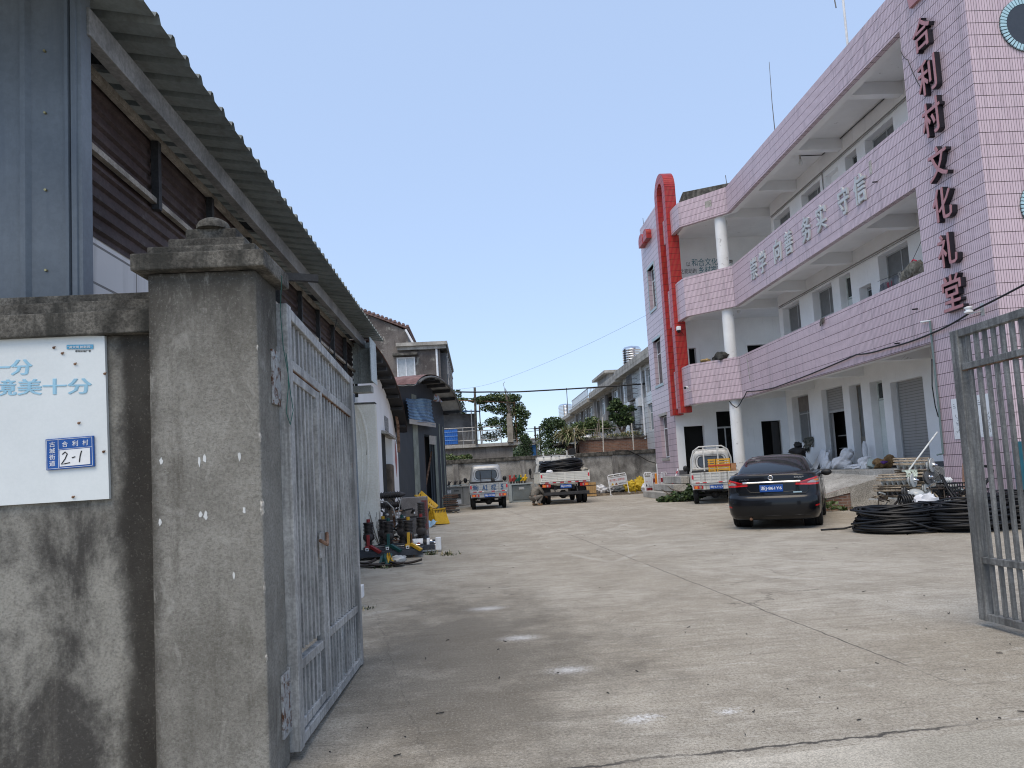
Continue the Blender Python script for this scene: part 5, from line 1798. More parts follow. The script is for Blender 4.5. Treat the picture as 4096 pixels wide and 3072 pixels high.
def bush(name, label, cat, blobs, size, ms, trunk=None, leaf=LEAF, shell=.45, group=None):
    x, y, z = blobs[0][0]
    t = thing(name, label, cat, (x, y, trunk[0][0][2] if trunk else z), group)
    b = MB()
    for c, r, n in blobs:
        b.leaves(c, [q * 1.18 for q in r], int(n * 1.9), size * .78, rl, ms, shell)
    b.build('foliage', leaf, t)
    for pts, r in (trunk and [(k, .06) for k in trunk] or []):
        MB().tube(pts, r, 8, r1=r * .4).build('branch', plain('bark', (.11, .085, .065), .9), t)
    return t


bush('climber_tree', 'dense climber-covered tree rising left of the cane grass clump' if False else 'dense dark climber-covered tree beside the cane grass clump', 'tree', [((4.55, 42, 4.25), (.62, .6, .36), 620), ((4.2, 42, 3.9), (.35, .4, .4), 260), ((4.5, 42, 3.4), (.35, .4, .6), 360), ((5.0, 42, 4.2), (.35, .4, .28), 240), ((4.3, 42, 2.8), (.42, .4, .4), 300)], .17, (0, 0, 1, 1, 2), [[(4.75, 42, 0), (4.72, 42, 2), (4.7, 42, 3.8)]])
bush('banana_patch', 'leafy pale green shrubs behind the brick planter', 'shrub', [((6.4, 43, 4.05), (.5, .5, .28), 340), ((7.1, 43, 4.2), (.5, .5, .38), 440), ((7.7, 43, 4.0), (.42, .5, .30), 300), ((6.9, 43, 3.75), (.9, .5, .2), 260)], .19, (1, 2, 2, 3), [[(7.1, 43, 0), (7.1, 43, 4.1)], [(6.4, 43, 0), (6.4, 43, 4.0)]])
bush('loquat_tree', 'open-crowned dark loquat tree in front of the grilled windows', 'tree', [((8.45, 42, 5.3), (.30, .35, .24), 150), ((8.2, 42, 4.95), (.26, .3, .2), 110), ((8.75, 42, 4.95), (.36, .3, .22), 150), ((8.3, 42, 4.45), (.3, .3, .22), 120), ((8.9, 42, 4.5), (.40, .35, .26), 190), ((9.2, 42, 4.2), (.30, .3, .24), 140), ((8.7, 42, 4.1), (.4, .35, .22), 150), ((9.35, 42, 4.9), (.28, .3, .16), 80)], .26, (0, 1, 1, 2),
     [[(8.75, 42, 0), (8.7, 42, 3.4), (8.5, 42, 4.4), (8.4, 42, 5.4)], [(8.7, 42, 3.4), (8.95, 42, 4.2), (9.3, 42, 4.8)], [(8.7, 42, 3.5), (8.3, 42, 4.3)], [(8.8, 42, 3.6), (9.2, 42, 4.2)]], shell=.6)
bush('weed_patch', 'dry and green weeds on top of the brick planter', 'weeds', [((8.4, 41.6, 3.32), (.7, .3, .13), 240), ((9.2, 41.6, 3.38), (.6, .3, .16), 260), ((6.9, 41.6, 3.28), (.5, .3, .1), 120)], .12, (0, 2, 3), None, [LEAF[1], LEAF[2], plain('dry_grass', (.30, .25, .13)), plain('olive_grass', (.13, .14, .05))])
bush('wall_shrub', 'mixed green shrubs massed behind the cane grass clump', 'shrub', [((5.5, 43.5, 3.6), (.6, .5, .6), 420), ((6.2, 43.5, 3.8), (.6, .5, .45), 380), ((4.0, 43, 3.2), (.4, .4, .6), 260), ((8.0, 43, 3.9), (.5, .4, .4), 260)], .17, (0, 1, 1, 2, 3), [[(5.5, 43.5, 0), (5.5, 43.5, 3.6)]])
bush('low_shrub', 'low glossy green shrub with white blossoms peeking over the yard wall', 'shrub', [((3.95, 39.6, 2.42), (.35, .3, .22), 240), ((4.55, 39.6, 2.44), (.42, .3, .24), 300)], .13, (1, 2, 2, 3, 4), [[(4.2, 39.6, 0), (4.2, 39.6, 2.3)]], LEAF + [PWHITE])
bush('garden_shrub', 'dark garden shrub below the vine trellis beside the yard wall', 'shrub', [((2.9, 42, 3.1), (.35, .4, .55), 320), ((3.15, 43, 2.75), (.25, .3, .35), 140), ((2.75, 41.5, 2.5), (.3, .3, .35), 180)], .16, (0, 0, 1, 1), [[(2.9, 42, 0), (2.9, 42, 2.8)]])
t = thing('balcony_fence', 'black iron fence on a small balcony slab by the pink tower', 'fence', (10, 42, 3.1))
b = MB()
for k in range(16):
    b.bar((9.45 + .08 * k, 41.6, 3.2), (9.45 + .08 * k, 41.6, 3.95), .022)
for z in (3.3, 3.9):
    b.bar((9.4, 41.6, z), (10.75, 41.6, z), .04)
b.build('bars', BLACKST, t)
MB().box(9.3, 10.8, 41.5, 42.4, 3.06, 3.19).build('slab', CONCD, t)
b = MB()
for k in range(4):
    b.tube([(7.0 + .12 * k, 41.8, 2.2), (7.02 + .1 * k, 41.8, 3.6 + .25 * k)], .03, 6)
b.tube([(6.2, 41.9, 3.75), (8.6, 41.9, 3.8)], .02, 6)
tag(b.build('bean_frame', plain('grey_cane', (.24, .20, .16), .9)), 'bundle of grey garden canes standing on the brick planter', 'canes')
b = MB()
b.blob((6.5, 41.7, 3.3), (.4, .2, .1), 3, .4).blob((7.25, 41.7, 3.22), (.3, .2, .06), 5, .4)
tag(b.build('plastic_sheet', PWHITE), 'crumpled white plastic sheet lying on the brick planter', 'plastic sheet')
t = thing('blue_shed', 'small grey shed with a bright blue door beyond the wall', 'shed', (3.3, 44, 0))
MB().box(2.95, 3.75, 44, 45.5, 0, 3.15).build('shed_walls', CONCL, t)
MB().box(3.38, 3.66, 43.95, 44, 2.0, 3.12).build('blue_door', plain('door_blue', (.06, .22, .55), .5), t)
MB().hexa([(2.7, 43.7, 3.17), (3.9, 43.7, 3.28), (3.9, 45.6, 3.28), (2.7, 45.6, 3.17)], [(2.7, 43.7, 3.24), (3.9, 43.7, 3.35), (3.9, 45.6, 3.35), (2.7, 45.6, 3.24)]).build('roof', ALU, t)
# far skyline of the village
rs = random.Random(5)
for i, (x, y, w, h, lab) in enumerate(((5.5, 150, 5, 7.5, 'tiny pale flat-roofed house far down the lane'), (11.5, 170, 7, 9.5, 'tiny grey house block far beyond the row'), (-1, 160, 8, 6.5, 'tiny low house far behind the vine trellis'))):
    t = thing('distant_house', lab, 'house', (x, y, 0))
    MB().box(x - w / 2, x + w / 2, y, y + 8, 0, h).build('house_walls', ROWW, t)
    MB().box(x - w / 2 - .3, x + w / 2 + .3, y - .3, y + 8, h, h + .3).build('roof', CONCL, t)
    for k in range(3):
        MB().box(x - w / 2 + .6 + k * w / 3.2, x - w / 2 + 1.6 + k * w / 3.2, y - .03, y, h * .55, h * .8).build('window', GLASS, t)
for i, (x, y, h, lab) in enumerate(((3.2, 70, 4.2, 'small rounded tree down the lane beyond the blue shed'), (6.0, 95, 5.0, 'distant dark tree at the end of the lane'), (8.5, 120, 6.0, 'faint distant tree beside the far lane houses'), (1.0, 110, 6.0, 'distant tree crown behind the trellis vine'), (-4, 75, 6.0, 'distant tree behind the terrace house'))):
    bush('lane_tree', lab, 'tree', [((x, y, h - .8), (1.6, 1.5, 1.0), 260), ((x + 1, y, h - 1.6), (1.4, 1.4, .9), 200), ((x - 1, y, h - 1.7), (1.3, 1.4, .9), 180)], .45, (0, 1, 1), [[(x, y, 0), (x, y, h - 1)]])
sag([(-1.3, 41, 6.35), (.9, 41, 6.22), (3, 41, 6.14), (10.4, 41, 6.24)], .045, 'service_cable', 'thick black service cable crossing from the old house to the pink tower', s=.02)
sag([(-1.3, 41.2, 6.5), (2, 41.2, 7.0), (8.8, 34.4, 8.9)], .005, 'overhead_wire', 'hair-thin wire rising across the sky to the tower', s=.15)
for z, lab in ((3.95, 'upper faint wire over the lane'), (3.75, 'lower faint wire over the lane')):
    sag([(2.5, 52, z + .6), (4.9, 52, z + .75)], .02, 'overhead_wire', lab)
t = thing('utility_frame', 'small steel transformer frame with wires far down the lane', 'utility frame', (4.6, 55, 0))
b = MB()
b.bar((4.6, 55, 0), (4.6, 55, 5.0), .12).bar((4.95, 55, 0), (4.95, 55, 5.0), .12)
b.bar((4.5, 55, 4.3), (5.05, 55, 4.3), .08).bar((4.5, 55, 4.8), (5.05, 55, 4.8), .08)
b.build('frame', BLACKST, t)
# ---------------------------------------------------------------- vehicles
def wheel(parent, x, y, r, w, rim=ALU, dish=.0):
    """a tyre with its rim, axle along x"""
    s = 1 if x > 0 else -1
    prof = [(r * .62, -w / 2), (r * .90, -w / 2), (r * .985, -w * .40), (r, -w * .22), (r, w * .22), (r * .985, w * .40), (r * .90, w / 2), (r * .62, w / 2)]
    t = MB().lathe(prof, (x, y, r), (1, 0, 0), 28)
    for k in (-.25, 0, .25):
        t.lathe([(r * 1.003, k * w - .006), (r * 1.003, k * w + .006)], (x, y, r), (1, 0, 0), 28, 1)
    o = t.build('wheel', [RUBBER, BLACKP], parent)
    b = MB().lathe([(.03, w * .40), (r * .25, w * .42), (r * .35, w * .30), (r * .55, w * .36), (r * .62, w * .46)], (x, y, r), (s, 0, 0), 20)
    for k in range(5):
        a = k * 1.2566
        b.bar((x + s * w * .44, y + r * .15 * math.cos(a), r + r * .15 * math.sin(a)), (x + s * w * .44, y + r * .6 * math.cos(a), r + r * .6 * math.sin(a)), r * .18, .012, up=(1, 0, 0))
    b.build('rim', rim, o)
    return o


def plate(parent, txt, x, y, z, w=.44, h=.14):
    o = MB().box(x - w / 2, x + w / 2, y - .012, y, z - h / 2, z + h / 2).build('number_plate', PLATEB, parent, .003)
    b = MB()
    b.text(txt, (x - w * .45, y - .013, z - h * .31), (1, 0, 0), (0, 0, 1), w * .90, h * .62, .0012)
    for e, q in ((.0015, .001), (-.0015, .0008)):
        b.text(txt, (x - w * .45 + e, y - .013, z - h * .31), (1, 0, 0), (0, 0, 1), w * .90, h * .62, q)
    b.build('plate_number', PWHITE, o)
    return o


CARP = NT('black_car_paint')
CARP.out((.003, .0033, .0048), .3, 0, .25)
CARP.b.inputs['Coat Weight'].default_value = .6
CARP.b.inputs['Coat Roughness'].default_value = .04
CARP.b.inputs['Coat IOR'].default_value = 1.4
CARG = NT('tinted_car_glass')
CARG.out((.006, .008, .011), .03, 0, .8)
_nn = CARG.noise(CARG.map(CARG.obj, (1, 1, 5)), 9, 3)
CARG.bump(_nn, .05, .02)

t = CAR = thing('parked_car', 'black four-door saloon with red tail lights parked nose towards the hall', 'car')
HX = [0, .25, .5, .68, .80, .89, .95, .985, 1.0]
HY = [0, .006, .024, .05, .085, .135, .20, .29, .40]
SY = [.16, .22, .28, .34, .40, .47, .54, .60, .66, .72, .77, .82]
FX = [1.0, .985, .94, .86, .74, .55, .3, 0]
FY = [.60, .46, .32, .20, .12, .06, .02, 0]
ROWS = [(.19, .74, .14, 4.45, 1), (.22, .82, .06, 4.53, 1), (.31, .86, .015, 4.58, 1), (.42, .875, 0, 4.60, 1), (.53, .885, .0, 4.60, 1), (.62, .885, .012, 4.59, 1), (.665, .882, .035, 4.56, 1), (.69, .88, .075, 4.53, 1),
        (.78, .878, .085, 4.48, 1), (.90, .87, .095, 4.38, 1), (.985, .855, .10, 4.22, 1), (1.05, .835, .10, 3.98, 1), (1.085, .80, .115, 3.75, 1), (1.098, .765, .19, 3.6, .9), (1.09, .735, .55, 3.3, .6),
        (1.10, .725, .66, 3.12, .45), (1.14, .71, .72, 3.02, .42), (1.25, .665, .98, 2.80, .36), (1.36, .605, 1.26, 2.52, .33), (1.42, .555, 1.46, 2.34, .32), (1.455, .49, 1.68, 2.20, .34), (1.475, .38, 1.92, 2.10, .34), (1.487, .2, 2.1, 2.05, .2)]


def outline(z, w, yr, yf, bow):
    half = [(w * a, yr + bow * c) for a, c in zip(HX, HY)]
    half += [(w, lerp(yr, yf, u)) for u in SY]
    ff = min(1., (yf - yr) / 3.6)
    half += [(w * a, yf - bow * c * ff) for a, c in zip(FX, FY)]
    return half


b = MB()
rings = []
for z, w, yr, yf, bow in ROWS:
    h = outline(z, w, yr, yf, bow)
    arch = .0
    ring = [V(x, y, z + (.012 * (1 - (x / max(w, .01)) ** 2) if z > 1.2 else .0)) for x, y in h] + [V(-x, y, z + (.012 * (1 - (x / max(w, .01)) ** 2) if z > 1.2 else .0)) for x, y in h[-2:0:-1]]
    rings.append(ring)
N = len(rings[0])
nh = len(HX) + len(SY) + len(FX)
for i in range(len(rings) - 1):
    for k in range(N):
        kk = k if k < nh else N - k            # mirrored index of the segment start
        j = min(k, N - 1 - k) if k < nh - 1 else N - 1 - k
        glass = False
        if 16 <= i <= 19:
            rear = j < 5
            side = len(HX) + 1 <= j < len(HX) + len(SY) - 1 and i <= 18
            front = j >= len(HX) + len(SY) + 2
            glass = (rear and i <= 19) or side or front
        b.add([rings[i][k], rings[i][(k + 1) % N], rings[i + 1][(k + 1) % N], rings[i + 1][k]], [(0, 1, 2, 3)], 1 if glass else 0, True)
b.add(rings[0], [tuple(reversed(range(N)))], 0)
b.add(rings[-1], [tuple(range(N))], 0)
body = b.build('body', [CARP.mat, CARG.mat], CAR, angle=50)
# wheel arches are cut out of the closed body
for x in (-.80, .80):
    for y in (.98, 3.68):
        c = MB().cyl((x - .25, y, .32), (x + .25, y, .32), .365, n=32).build('arch_cutter', BLACKP)
        md = body.modifiers.new('arch', 'BOOLEAN')
        md.operation = 'DIFFERENCE'
        md.solver = 'EXACT'
        md.object = c
        bpy.context.view_layer.update()
        dg = bpy.context.evaluated_depsgraph_get()
        me = bpy.data.meshes.new_from_object(body.evaluated_get(dg))
        body.modifiers.clear()
        body.data = me
        bpy.data.objects.remove(c)
        me.name = 'body'
b = MB()
b.box(-.6, .6, .3, 4.3, .24, .3)
for x in (-.72, .72):
    for y in (.98, 3.68):
        b.cyl((x * .72, y, .33), (x, y, .33), .36, n=24)
b.build('underbody', BLACKP, CAR)


def rowat(z):
    for p, q in zip(ROWS, ROWS[1:]):
        if p[0] <= z <= q[0]:
            u = (z - p[0]) / (q[0] - p[0])
            return [lerp(a, c, u) for a, c in zip(p, q)]
    return ROWS[0]


def skin(s, u, z, off=0.):
    """a point on the tail: u runs 0 at the middle to 1 at the corner, further along the flank; s is the side"""
    def raw(u, z):
        _, w, yr, yf, bow = rowat(z)
        if u <= 1:
            f = u * (len(HX) - 1)
            i = min(int(f), len(HX) - 2)
            return V(s * w * lerp(HX[i], HX[i + 1], f - i), yr + bow * lerp(HY[i], HY[i + 1], f - i), z)
        return V(s * w, yr + bow * .40 + (u - 1) * 1.2, z)
    p = raw(u, z)
    a, c = raw(u + .02, z) - raw(u - .02, z), raw(u, z + .01) - raw(u, z - .01)
    n_ = a.cross(c).normalized()
    if n_.dot(V(s * .4 * u, -1, 0)) < 0:
        n_ = -n_
    return p + n_ * off


def patch(parent, name, m, s, poly_lo, poly_hi, off, nu=16):
    """patch between two z(u) curves given as [(u, z), ...]"""
    def ev(P, u):
        for a, c in zip(P, P[1:]):
            if a[0] <= u <= c[0]:
                return lerp(a[1], c[1], (u - a[0]) / (c[0] - a[0]))
        return P[-1][1]
    u0, u1 = poly_lo[0][0], poly_lo[-1][0]
    b = MB()
    b.grid(lambda i, j: skin(s, lerp(u0, u1, i), lerp(ev(poly_lo, lerp(u0, u1, i)), ev(poly_hi, lerp(u0, u1, i)), j), off), nu, 5)
    return b.build(name, m, parent, angle=60)


LAMPR = plain('tail_lamp_red', (.62, .012, .014), .12, 0, .6, coat=.6)
LAMPC = plain('tail_lamp_clear', (.40, .33, .30), .10, .3, .7, coat=.6)
LAMPD = plain('tail_lamp_dark_red', (.22, .006, .008), .15, 0, .6, coat=.6)
for s in (-1, 1):
    o = patch(CAR, 'tail_lamp', LAMPD, s, [(.255, .865), (.5, .852), (.8, .852), (1.1, .872), (1.22, .90)], [(.255, .90), (.5, .975), (.8, 1.012), (1.1, 1.015), (1.22, 1.0)], .006)
    patch(o, 'lamp_upper_band', LAMPR, s, [(.27, .905), (.5, .945), (.8, .978), (1.18, .982)], [(.27, .912), (.5, .972), (.8, 1.008), (1.18, 1.004)], .010)
    patch(o, 'lamp_lower_band', LAMPR, s, [(.27, .868), (.5, .856), (.8, .856), (1.18, .89)], [(.27, .89), (.5, .888), (.8, .888), (1.18, .91)], .010)
    patch(o, 'lamp_clear_lens', LAMPC, s, [(.46, .896), (.6, .894), (.8, .894), (1.15, .914)], [(.46, .905), (.55, .94), (.8, .972), (1.15, .976)], .011)
    patch(o, 'lamp_amber_lens', ORANGE, s, [(.66, .925), (.9, .93)], [(.66, .952), (.9, .965)], .013, 6)
    patch(CAR, 'reflector', REDPL, s, [(.62, .44), (.80, .455)], [(.62, .468), (.80, .486)], .006, 6)
    b = MB()
    b.tube([skin(s, u, z, .004) for u, z in ((.02, .682), (.2, .684), (.40, .70), (.47, .76), (.50, .85))], .0045, 5)
    b.tube([skin(s, u, z, .004) for u, z in ((.56, 1.012), (.565, 1.045), (.56, 1.08))], .004, 5)
    b.tube([skin(s, u, z, .002) for u, z in ((0, .285), (.3, .287), (.48, .28), (.58, .25), (.66, .235))], .005, 5)
    b.tube([skin(s, u, z, .003) for u, z in ((.80, .64), (.95, .655), (1.1, .66), (1.3, .66))], .004, 5)
    b.build('panel_seam', BLACKP, CAR)
    b = MB()
    b.tube([skin(s, u, z, .006) for u, z in ((.0, .735), (.15, .737), (.235, .75), (.27, .81), (.295, .885))], .004, 6)
    b.build('plate_recess_edge', CARP.mat, CAR)
    b = MB()
    b.blob((s * .965, 2.92, 1.03), (.115, .065, .075), 2 + s, .05, 14, 9)
    b.bar((s * .80, 2.94, 1.0), (s * .9, 2.93, 1.01), .06, .04)
    b.build('wing_mirror', BLACKP, CAR)
    b = MB()
    b.cyl(skin(s, .57, .54, -.02), skin(s, .57, .54, .004), .014, n=12)
    b.build('parking_sensor', BLACKP, CAR)
    b = MB()
    b.tube([(s * .888, .9, .99), (s * .89, 1.6, 1.0), (s * .885, 3.2, .98)], .005, 5)
    for y in (2.18, 1.25):
        b.tube([(s * .886, y, .35), (s * .892, y, .65), (s * .872, y + .02, .98)], .004, 5)
    b.build('door_seam', BLACKP, CAR)
    for y in (1.42, 2.35):
        MB().bar((s * .90, y, .92), (s * .90, y + .16, .92), .022, .03).build('door_handle', CHROME, CAR)
b = MB()
b.grid(lambda i, j: skin(-1 if i < .5 else 1, abs(i - .5) * 2 * .335, lerp(.915, .952, j) , .012 + .012 * math.sin(j * math.pi)), 16, 4)
b.build('chrome_bar', CHROME, CAR)
plate(CAR, '浙J·861Y6', 0, .07, .815)
c0 = skin(1, .0, 1.02, .012)
b = MB()
b.tube([(c0.x + .044 * math.cos(a), c0.y, c0.z + .042 * math.sin(a)) for a in [i * 6.2832 / 24 for i in range(25)]], .0062, 6)
b.bar((c0.x - .052, c0.y - .002, c0.z), (c0.x + .052, c0.y - .002, c0.z), .008, .012)
b.build('badge', CHROME, CAR)
b = MB()
b.text('SYLPHY', (-.60, .128, .985), (1, .10 * -1, 0), (0, 0, 1), .19, .026, .003)
b.text('东风日产', (.43, .118, 1.0), (1, .10, 0), (0, 0, 1), .18, .032, .003)
b.build('lettering', CHROME, CAR)
MB().box(.40, .56, .075, .079, .715, .74).build('sticker', plain('pale_blue_chrome', (.45, .60, .68), .2, .6), CAR)
b = MB()
b.box(-.16, .16, 1.02, 1.08, 1.135, 1.165)
b.build('brake_light', PWHITE, CAR)
b = MB()
b.tube([(-.45, .2, .225), (-.42, .05, .22)], .028, 10)
b.build('exhaust', STEELR, CAR)
for x in (-.765, .765):
    for y in (.98, 3.68):
        wheel(CAR, x, y, .315, .20)
CAR.location = (5.74, 13.8, 0)
CAR.rotation_euler = (0, 0, -R(27.7))

VANW = mat('dusty_white_paint', (.58, .585, .56), .45, .12, 2, bump=.02, fine=.1, streak=(.26, .25, .22), stamt=.40, rust=((.17, .11, .08), .30))
VANB = mat('cream_bed_paint', (.68, .675, .62), .5, .1, 2, bump=.02, fine=.1, streak=(.42, .38, .30), stamt=.30)
SILV = mat('dusty_silver_paint', (.40, .41, .41), .35, .12, 2, metal=.3, bump=.02, fine=.1, streak=(.30, .29, .27), stamt=.34)


def pickup(name, label, paint, plate_no, letters=None, rollbar=False, hw=.77):
    """small forward-cab pickup; origin below the tailgate"""
    t = thing(name, label, 'pickup truck')
    # chassis
    b = MB()
    for x in (-.42, .42):
        b.box(x - .05, x + .05, .05, 3.3, .42, .54)
    b.box(-.42, .42, .10, .16, .44, .52).box(-.42, .42, 1.6, 1.7, .44, .52)
    b.cyl((-.62, .75, .30), (.62, .75, .30), .05, n=12)
    b.lathe([(.05, -.15), (.13, -.06), (.13, .06), (.05, .15)], (0, .75, .30), (1, 0, 0), 14)
    b.box(-.30, .32, 1.9, 2.5, .30, .5)
    b.build('chassis', BLACKST, t)
    b = MB()
    b.box(-hw, hw, .02, 1.9, .70, .76)
    for x in (-hw, hw - .03):
        b.box(x, x + .03, .0, 1.9, .62, .70)
    b.build('bed_floor', paint, t)
    # tailgate with pressed panels
    b = MB()
    b.box(-hw, hw, .0, .03, .72, 1.08)
    for z in (.72, 1.045):
        b.box(-hw, hw, -.022, 0, z, z + .035)
    k = 5
    for i in range(k + 1):
        x = lerp(-hw, hw - .05, i / k)
        b.box(x, x + .05, -.022, 0, .755, 1.045)
    for z in (.84, .93):
        b.box(-hw + .05, hw - .05, -.012, 0, z, z + .03)
    tg = b.build('tailgate', paint, t)
    if letters:
        o = MB()
        for txt, x, w in letters:
            for e, q in ((0, .002), (.009, .0026), (-.009, .0032), (.004, .0038)):
                o.text(txt, (x + e, -.0235, .80 + e), (1, 0, 0), (0, 0, 1), w, .20, q)
        o.build('painted_number', plain('blue_brush_paint', (.05, .10, .20), .6), tg)
    for x in (-hw + .12, -.42, .1, .52):
        MB().box(x, x + .13, -.028, -.024, .722, .752).build('reflector', REFL, tg)
        MB().box(x + .14, x + .2, -.028, -.024, .722, .752).build('reflector', REFW, tg)
    for x in (-hw + .002, hw - .062):
        MB().box(x, x + .06, -.027, -.023, .86, 1.0).build('reflector', REFL, tg)
    for s in (-1, 1):
        b = MB()
        x = s * hw
        b.box(min(x, x - s * .03), max(x, x - s * .03), .031, 1.9, .761, 1.08)
        for y in (.04, .5, .95, 1.4, 1.84):
            b.box(min(x, x + s * .02), max(x, x + s * .02), y, y + .05, .72, 1.08)
        b.box(min(x, x + s * .02), max(x, x + s * .02), .031, 1.9, 1.081, 1.11)
        b.build('side_panel', paint, t)
        MB().box(s * .55 - .06, s * .55 + .06, .55, .58, .38, .68).build('mud_flap', BLACKP, t)
        l = MB().box(s * .56 - .15, s * .56 + .15, -.015, .03, .53, .63).build('tail_lamp', REDPL, t, .006)
        MB().box(s * .64 - .045, s * .64 + .045, -.019, -.0155, .54, .62).build('lamp_lens', ORANGE, l)
        MB().box(s * .50 - .035, s * .50 + .035, -.019, -.0155, .54, .62).build('lamp_lens', LAMPC, l)
    MB().box(-hw + .02, hw - .02, .0, .06, .66, .70).box(-hw + .02, hw - .02, .031, .06, .50, .659).build('rear_beam', paint, t)
    plate(t, plate_no, .02, -.02, .575)
    # cab: rounded outline drawn forward
    b = MB()
    rows = [(.42, .70, 1.98, 3.62), (.60, .73, 1.96, 3.66), (.95, .735, 1.95, 3.66), (1.12, .73, 1.95, 3.60), (1.22, .71, 1.96, 3.50), (1.70, .635, 2.06, 2.98), (1.80, .61, 2.10, 2.88), (1.855, .56, 2.17, 2.80), (1.875, .3, 2.3, 2.6)]
    rg = []
    for z, w, y0, y1 in rows:
        r = .10
        half = [(0, y0), (w * .5, y0 + .0), (w - r, y0 + .012), (w - r * .3, y0 + .04), (w, y0 + r), (w, lerp(y0, y1, .3)), (w, lerp(y0, y1, .6)), (w, y1 - r * 1.6), (w - r * .5, y1 - r * .5), (w - r * 1.6, y1 - .02), (0, y1)]
        rg.append([V(x, y, z) for x, y in half] + [V(-x, y, z) for x, y in half[-2:0:-1]])
    n = len(rg[0])
    for i in range(len(rg) - 1):
        for k in range(n):
            j = k if k <= 9 else n - 1 - k
            gl = i == 4 and j in (5, 6, 8, 9)
            b.add([rg[i][k], rg[i][(k + 1) % n], rg[i + 1][(k + 1) % n], rg[i + 1][k]], [(0, 1, 2, 3)], 1 if gl else 0, True)
    b.add(rg[0], [tuple(reversed(range(n)))], 0).add(rg[-1], [tuple(range(n))], 0)
    b.build('cab', [paint, GLASS], t, angle=45)
    MB().box(-hw + .05, hw - .05, 1.905, 1.93, .765, 1.14).build('headboard', BLACKST, t)  # dark colour stands in for the shade inside the bed, behind the cab
    # rounded back window in a raised frame

    def rrect(x0, x1, z0, z1, r, k=6):
        out = []
        for cx, cz, a0 in ((x1 - r, z1 - r, 0), (x0 + r, z1 - r, 90), (x0 + r, z0 + r, 180), (x1 - r, z0 + r, 270)):
            out += [(cx + r * math.cos(R(a0 + 90 * i / k)), cz + r * math.sin(R(a0 + 90 * i / k))) for i in range(k + 1)]
        return out

    def back(x, z, o):
        return V(x, 1.96 + .12 * max(0, (z - 1.22)) - o, z)
    o = MB().prism([back(x, z, .006) for x, z in rrect(-.46, .46, 1.25, 1.63, .14)], (0, .004, 0)).build('rear_window', GLASS, t)
    b = MB()
    for sc, e in ((1, .008), (1.17, .005)):
        P = [back(x * sc, 1.44 + (z - 1.44) * (1 + (sc - 1) * 1.6), e) for x, z in rrect(-.46, .46, 1.25, 1.63, .14)]
        b.tube(P + P[:1], .014 if sc == 1 else .008, 6)
    b.build('window_seal', BLACKP, o)
    for x in (-.3, .3):
        MB().blob((x, 2.25, 1.42), (.13, .05, .13), 3, .05).build('head_rest', plain('grey_seat', (.12, .12, .12), .8), o)
    for s in (-1, 1):
        b = MB()
        b.blob((s * .90, 3.25, 1.22), (.09, .05, .12), 5, .05, 12, 8)
        b.bar((s * .72, 3.28, 1.2), (s * .86, 3.26, 1.2), .03)
        b.build('wing_mirror', BLACKP, t)
    if rollbar:
        b = MB()
        P = [(-.72, 1.9, 1.1), (-.70, 1.9, 1.55), (-.60, 1.9, 1.85), (-.40, 1.9, 1.99), (.40, 1.9, 1.99), (.60, 1.9, 1.85), (.70, 1.9, 1.55), (.72, 1.9, 1.1)]
        b.tube(P, .028, 8)
        b.tube([(-.66, 1.9, 1.70), (-.5, 1.9, 1.88), (.5, 1.9, 1.88), (.66, 1.9, 1.7)], .02, 8)
        for x in (-.25, .25):
            b.bar((x, 1.9, 1.1), (x, 1.9, 1.98), .05, .03)
        b.tube([(-.72, 1.9, 1.2), (.72, 1.9, 1.2)], .018, 6)
        b.build('roll_bar', paint, t)
    else:
        b = MB()
        b.tube([(-.24, 1.9, 1.12), (-.26, 1.92, 1.58)], .016, 6).tube([(.22, 1.9, 1.12), (.24, 1.92, 1.60)], .016, 6)
        b.blob((.30, 1.86, 1.16), (.07, .05, .09), 3, .3)
        b.build('rack_stay', BLACKST, t)
    for x in (-.64, .64):
        for y in (.75, 3.0):
            wheel(t, x, y, .29, .165, VANW)
    return t


P1 = pickup('pickup_truck', 'silver pickup with a blue hand-painted number on the tailgate near the far wall', SILV, '浙J·DE36J', [('浙J', -.66, .22), ('A2', -.27, .2), ('8Z', .10, .20), ('5', .50, .09)])
P1.location, P1.rotation_euler = (.416, 29.38, 0), (0, 0, R(2))
P2 = pickup('pickup_truck', 'worn white pickup with a roll bar parked beside the black car', VANW, '浙J·L71L3', None, True)
P2.location, P2.rotation_euler = (7.97, 23.68, 0), (0, 0, -R(15.5))


def cloc(root, p):
    return root.matrix_basis @ Vector(p) if False else (Matrix.Translation(root.location) @ root.rotation_euler.to_matrix().to_4x4()) @ Vector(p)


# yellow crates and a wooden box riding in the white pickup
YCR = plain('yellow_crate_plastic', (.62, .33, .03), .5)
for i, (x, w, y, lab) in enumerate(((-.05, .24, .45, 'narrow yellow slatted crate at the edge of the white pickup bed'), (.32, .46, .40, 'wide yellow slatted crate with a red band in the white pickup bed'))):
    t = thing('plastic_crate', lab, 'crate', (x, y, .76), 'yellow crates in the white pickup')
    b = MB()
    for k in range(9):
        z = .78 + .085 * k
        b.box(x - w / 2, x + w / 2, y, y + .02, z, z + .055).box(x - w / 2, x + w / 2, y + .38, y + .40, z, z + .055)
        b.box(x - w / 2, x - w / 2 + .02, y + .021, y + .379, z, z + .055).box(x + w / 2 - .02, x + w / 2, y + .021, y + .379, z, z + .055)
    for sx in (-1, 1):
        b.box(x + sx * (w / 2 - .03) - .02, x + sx * (w / 2 - .03) + .02, y - .012, y, .765, 1.52)
    b.build('crate_body', YCR, t)
    MB().box(x - w / 2 - .004, x + w / 2 + .004, y - .016, y - .0125, 1.26, 1.31).build('red_band', plain('red_band', (.5, .05, .03), .5), t)
    t.location = cloc(P2, (x, y, .76))
    t.rotation_euler = P2.rotation_euler
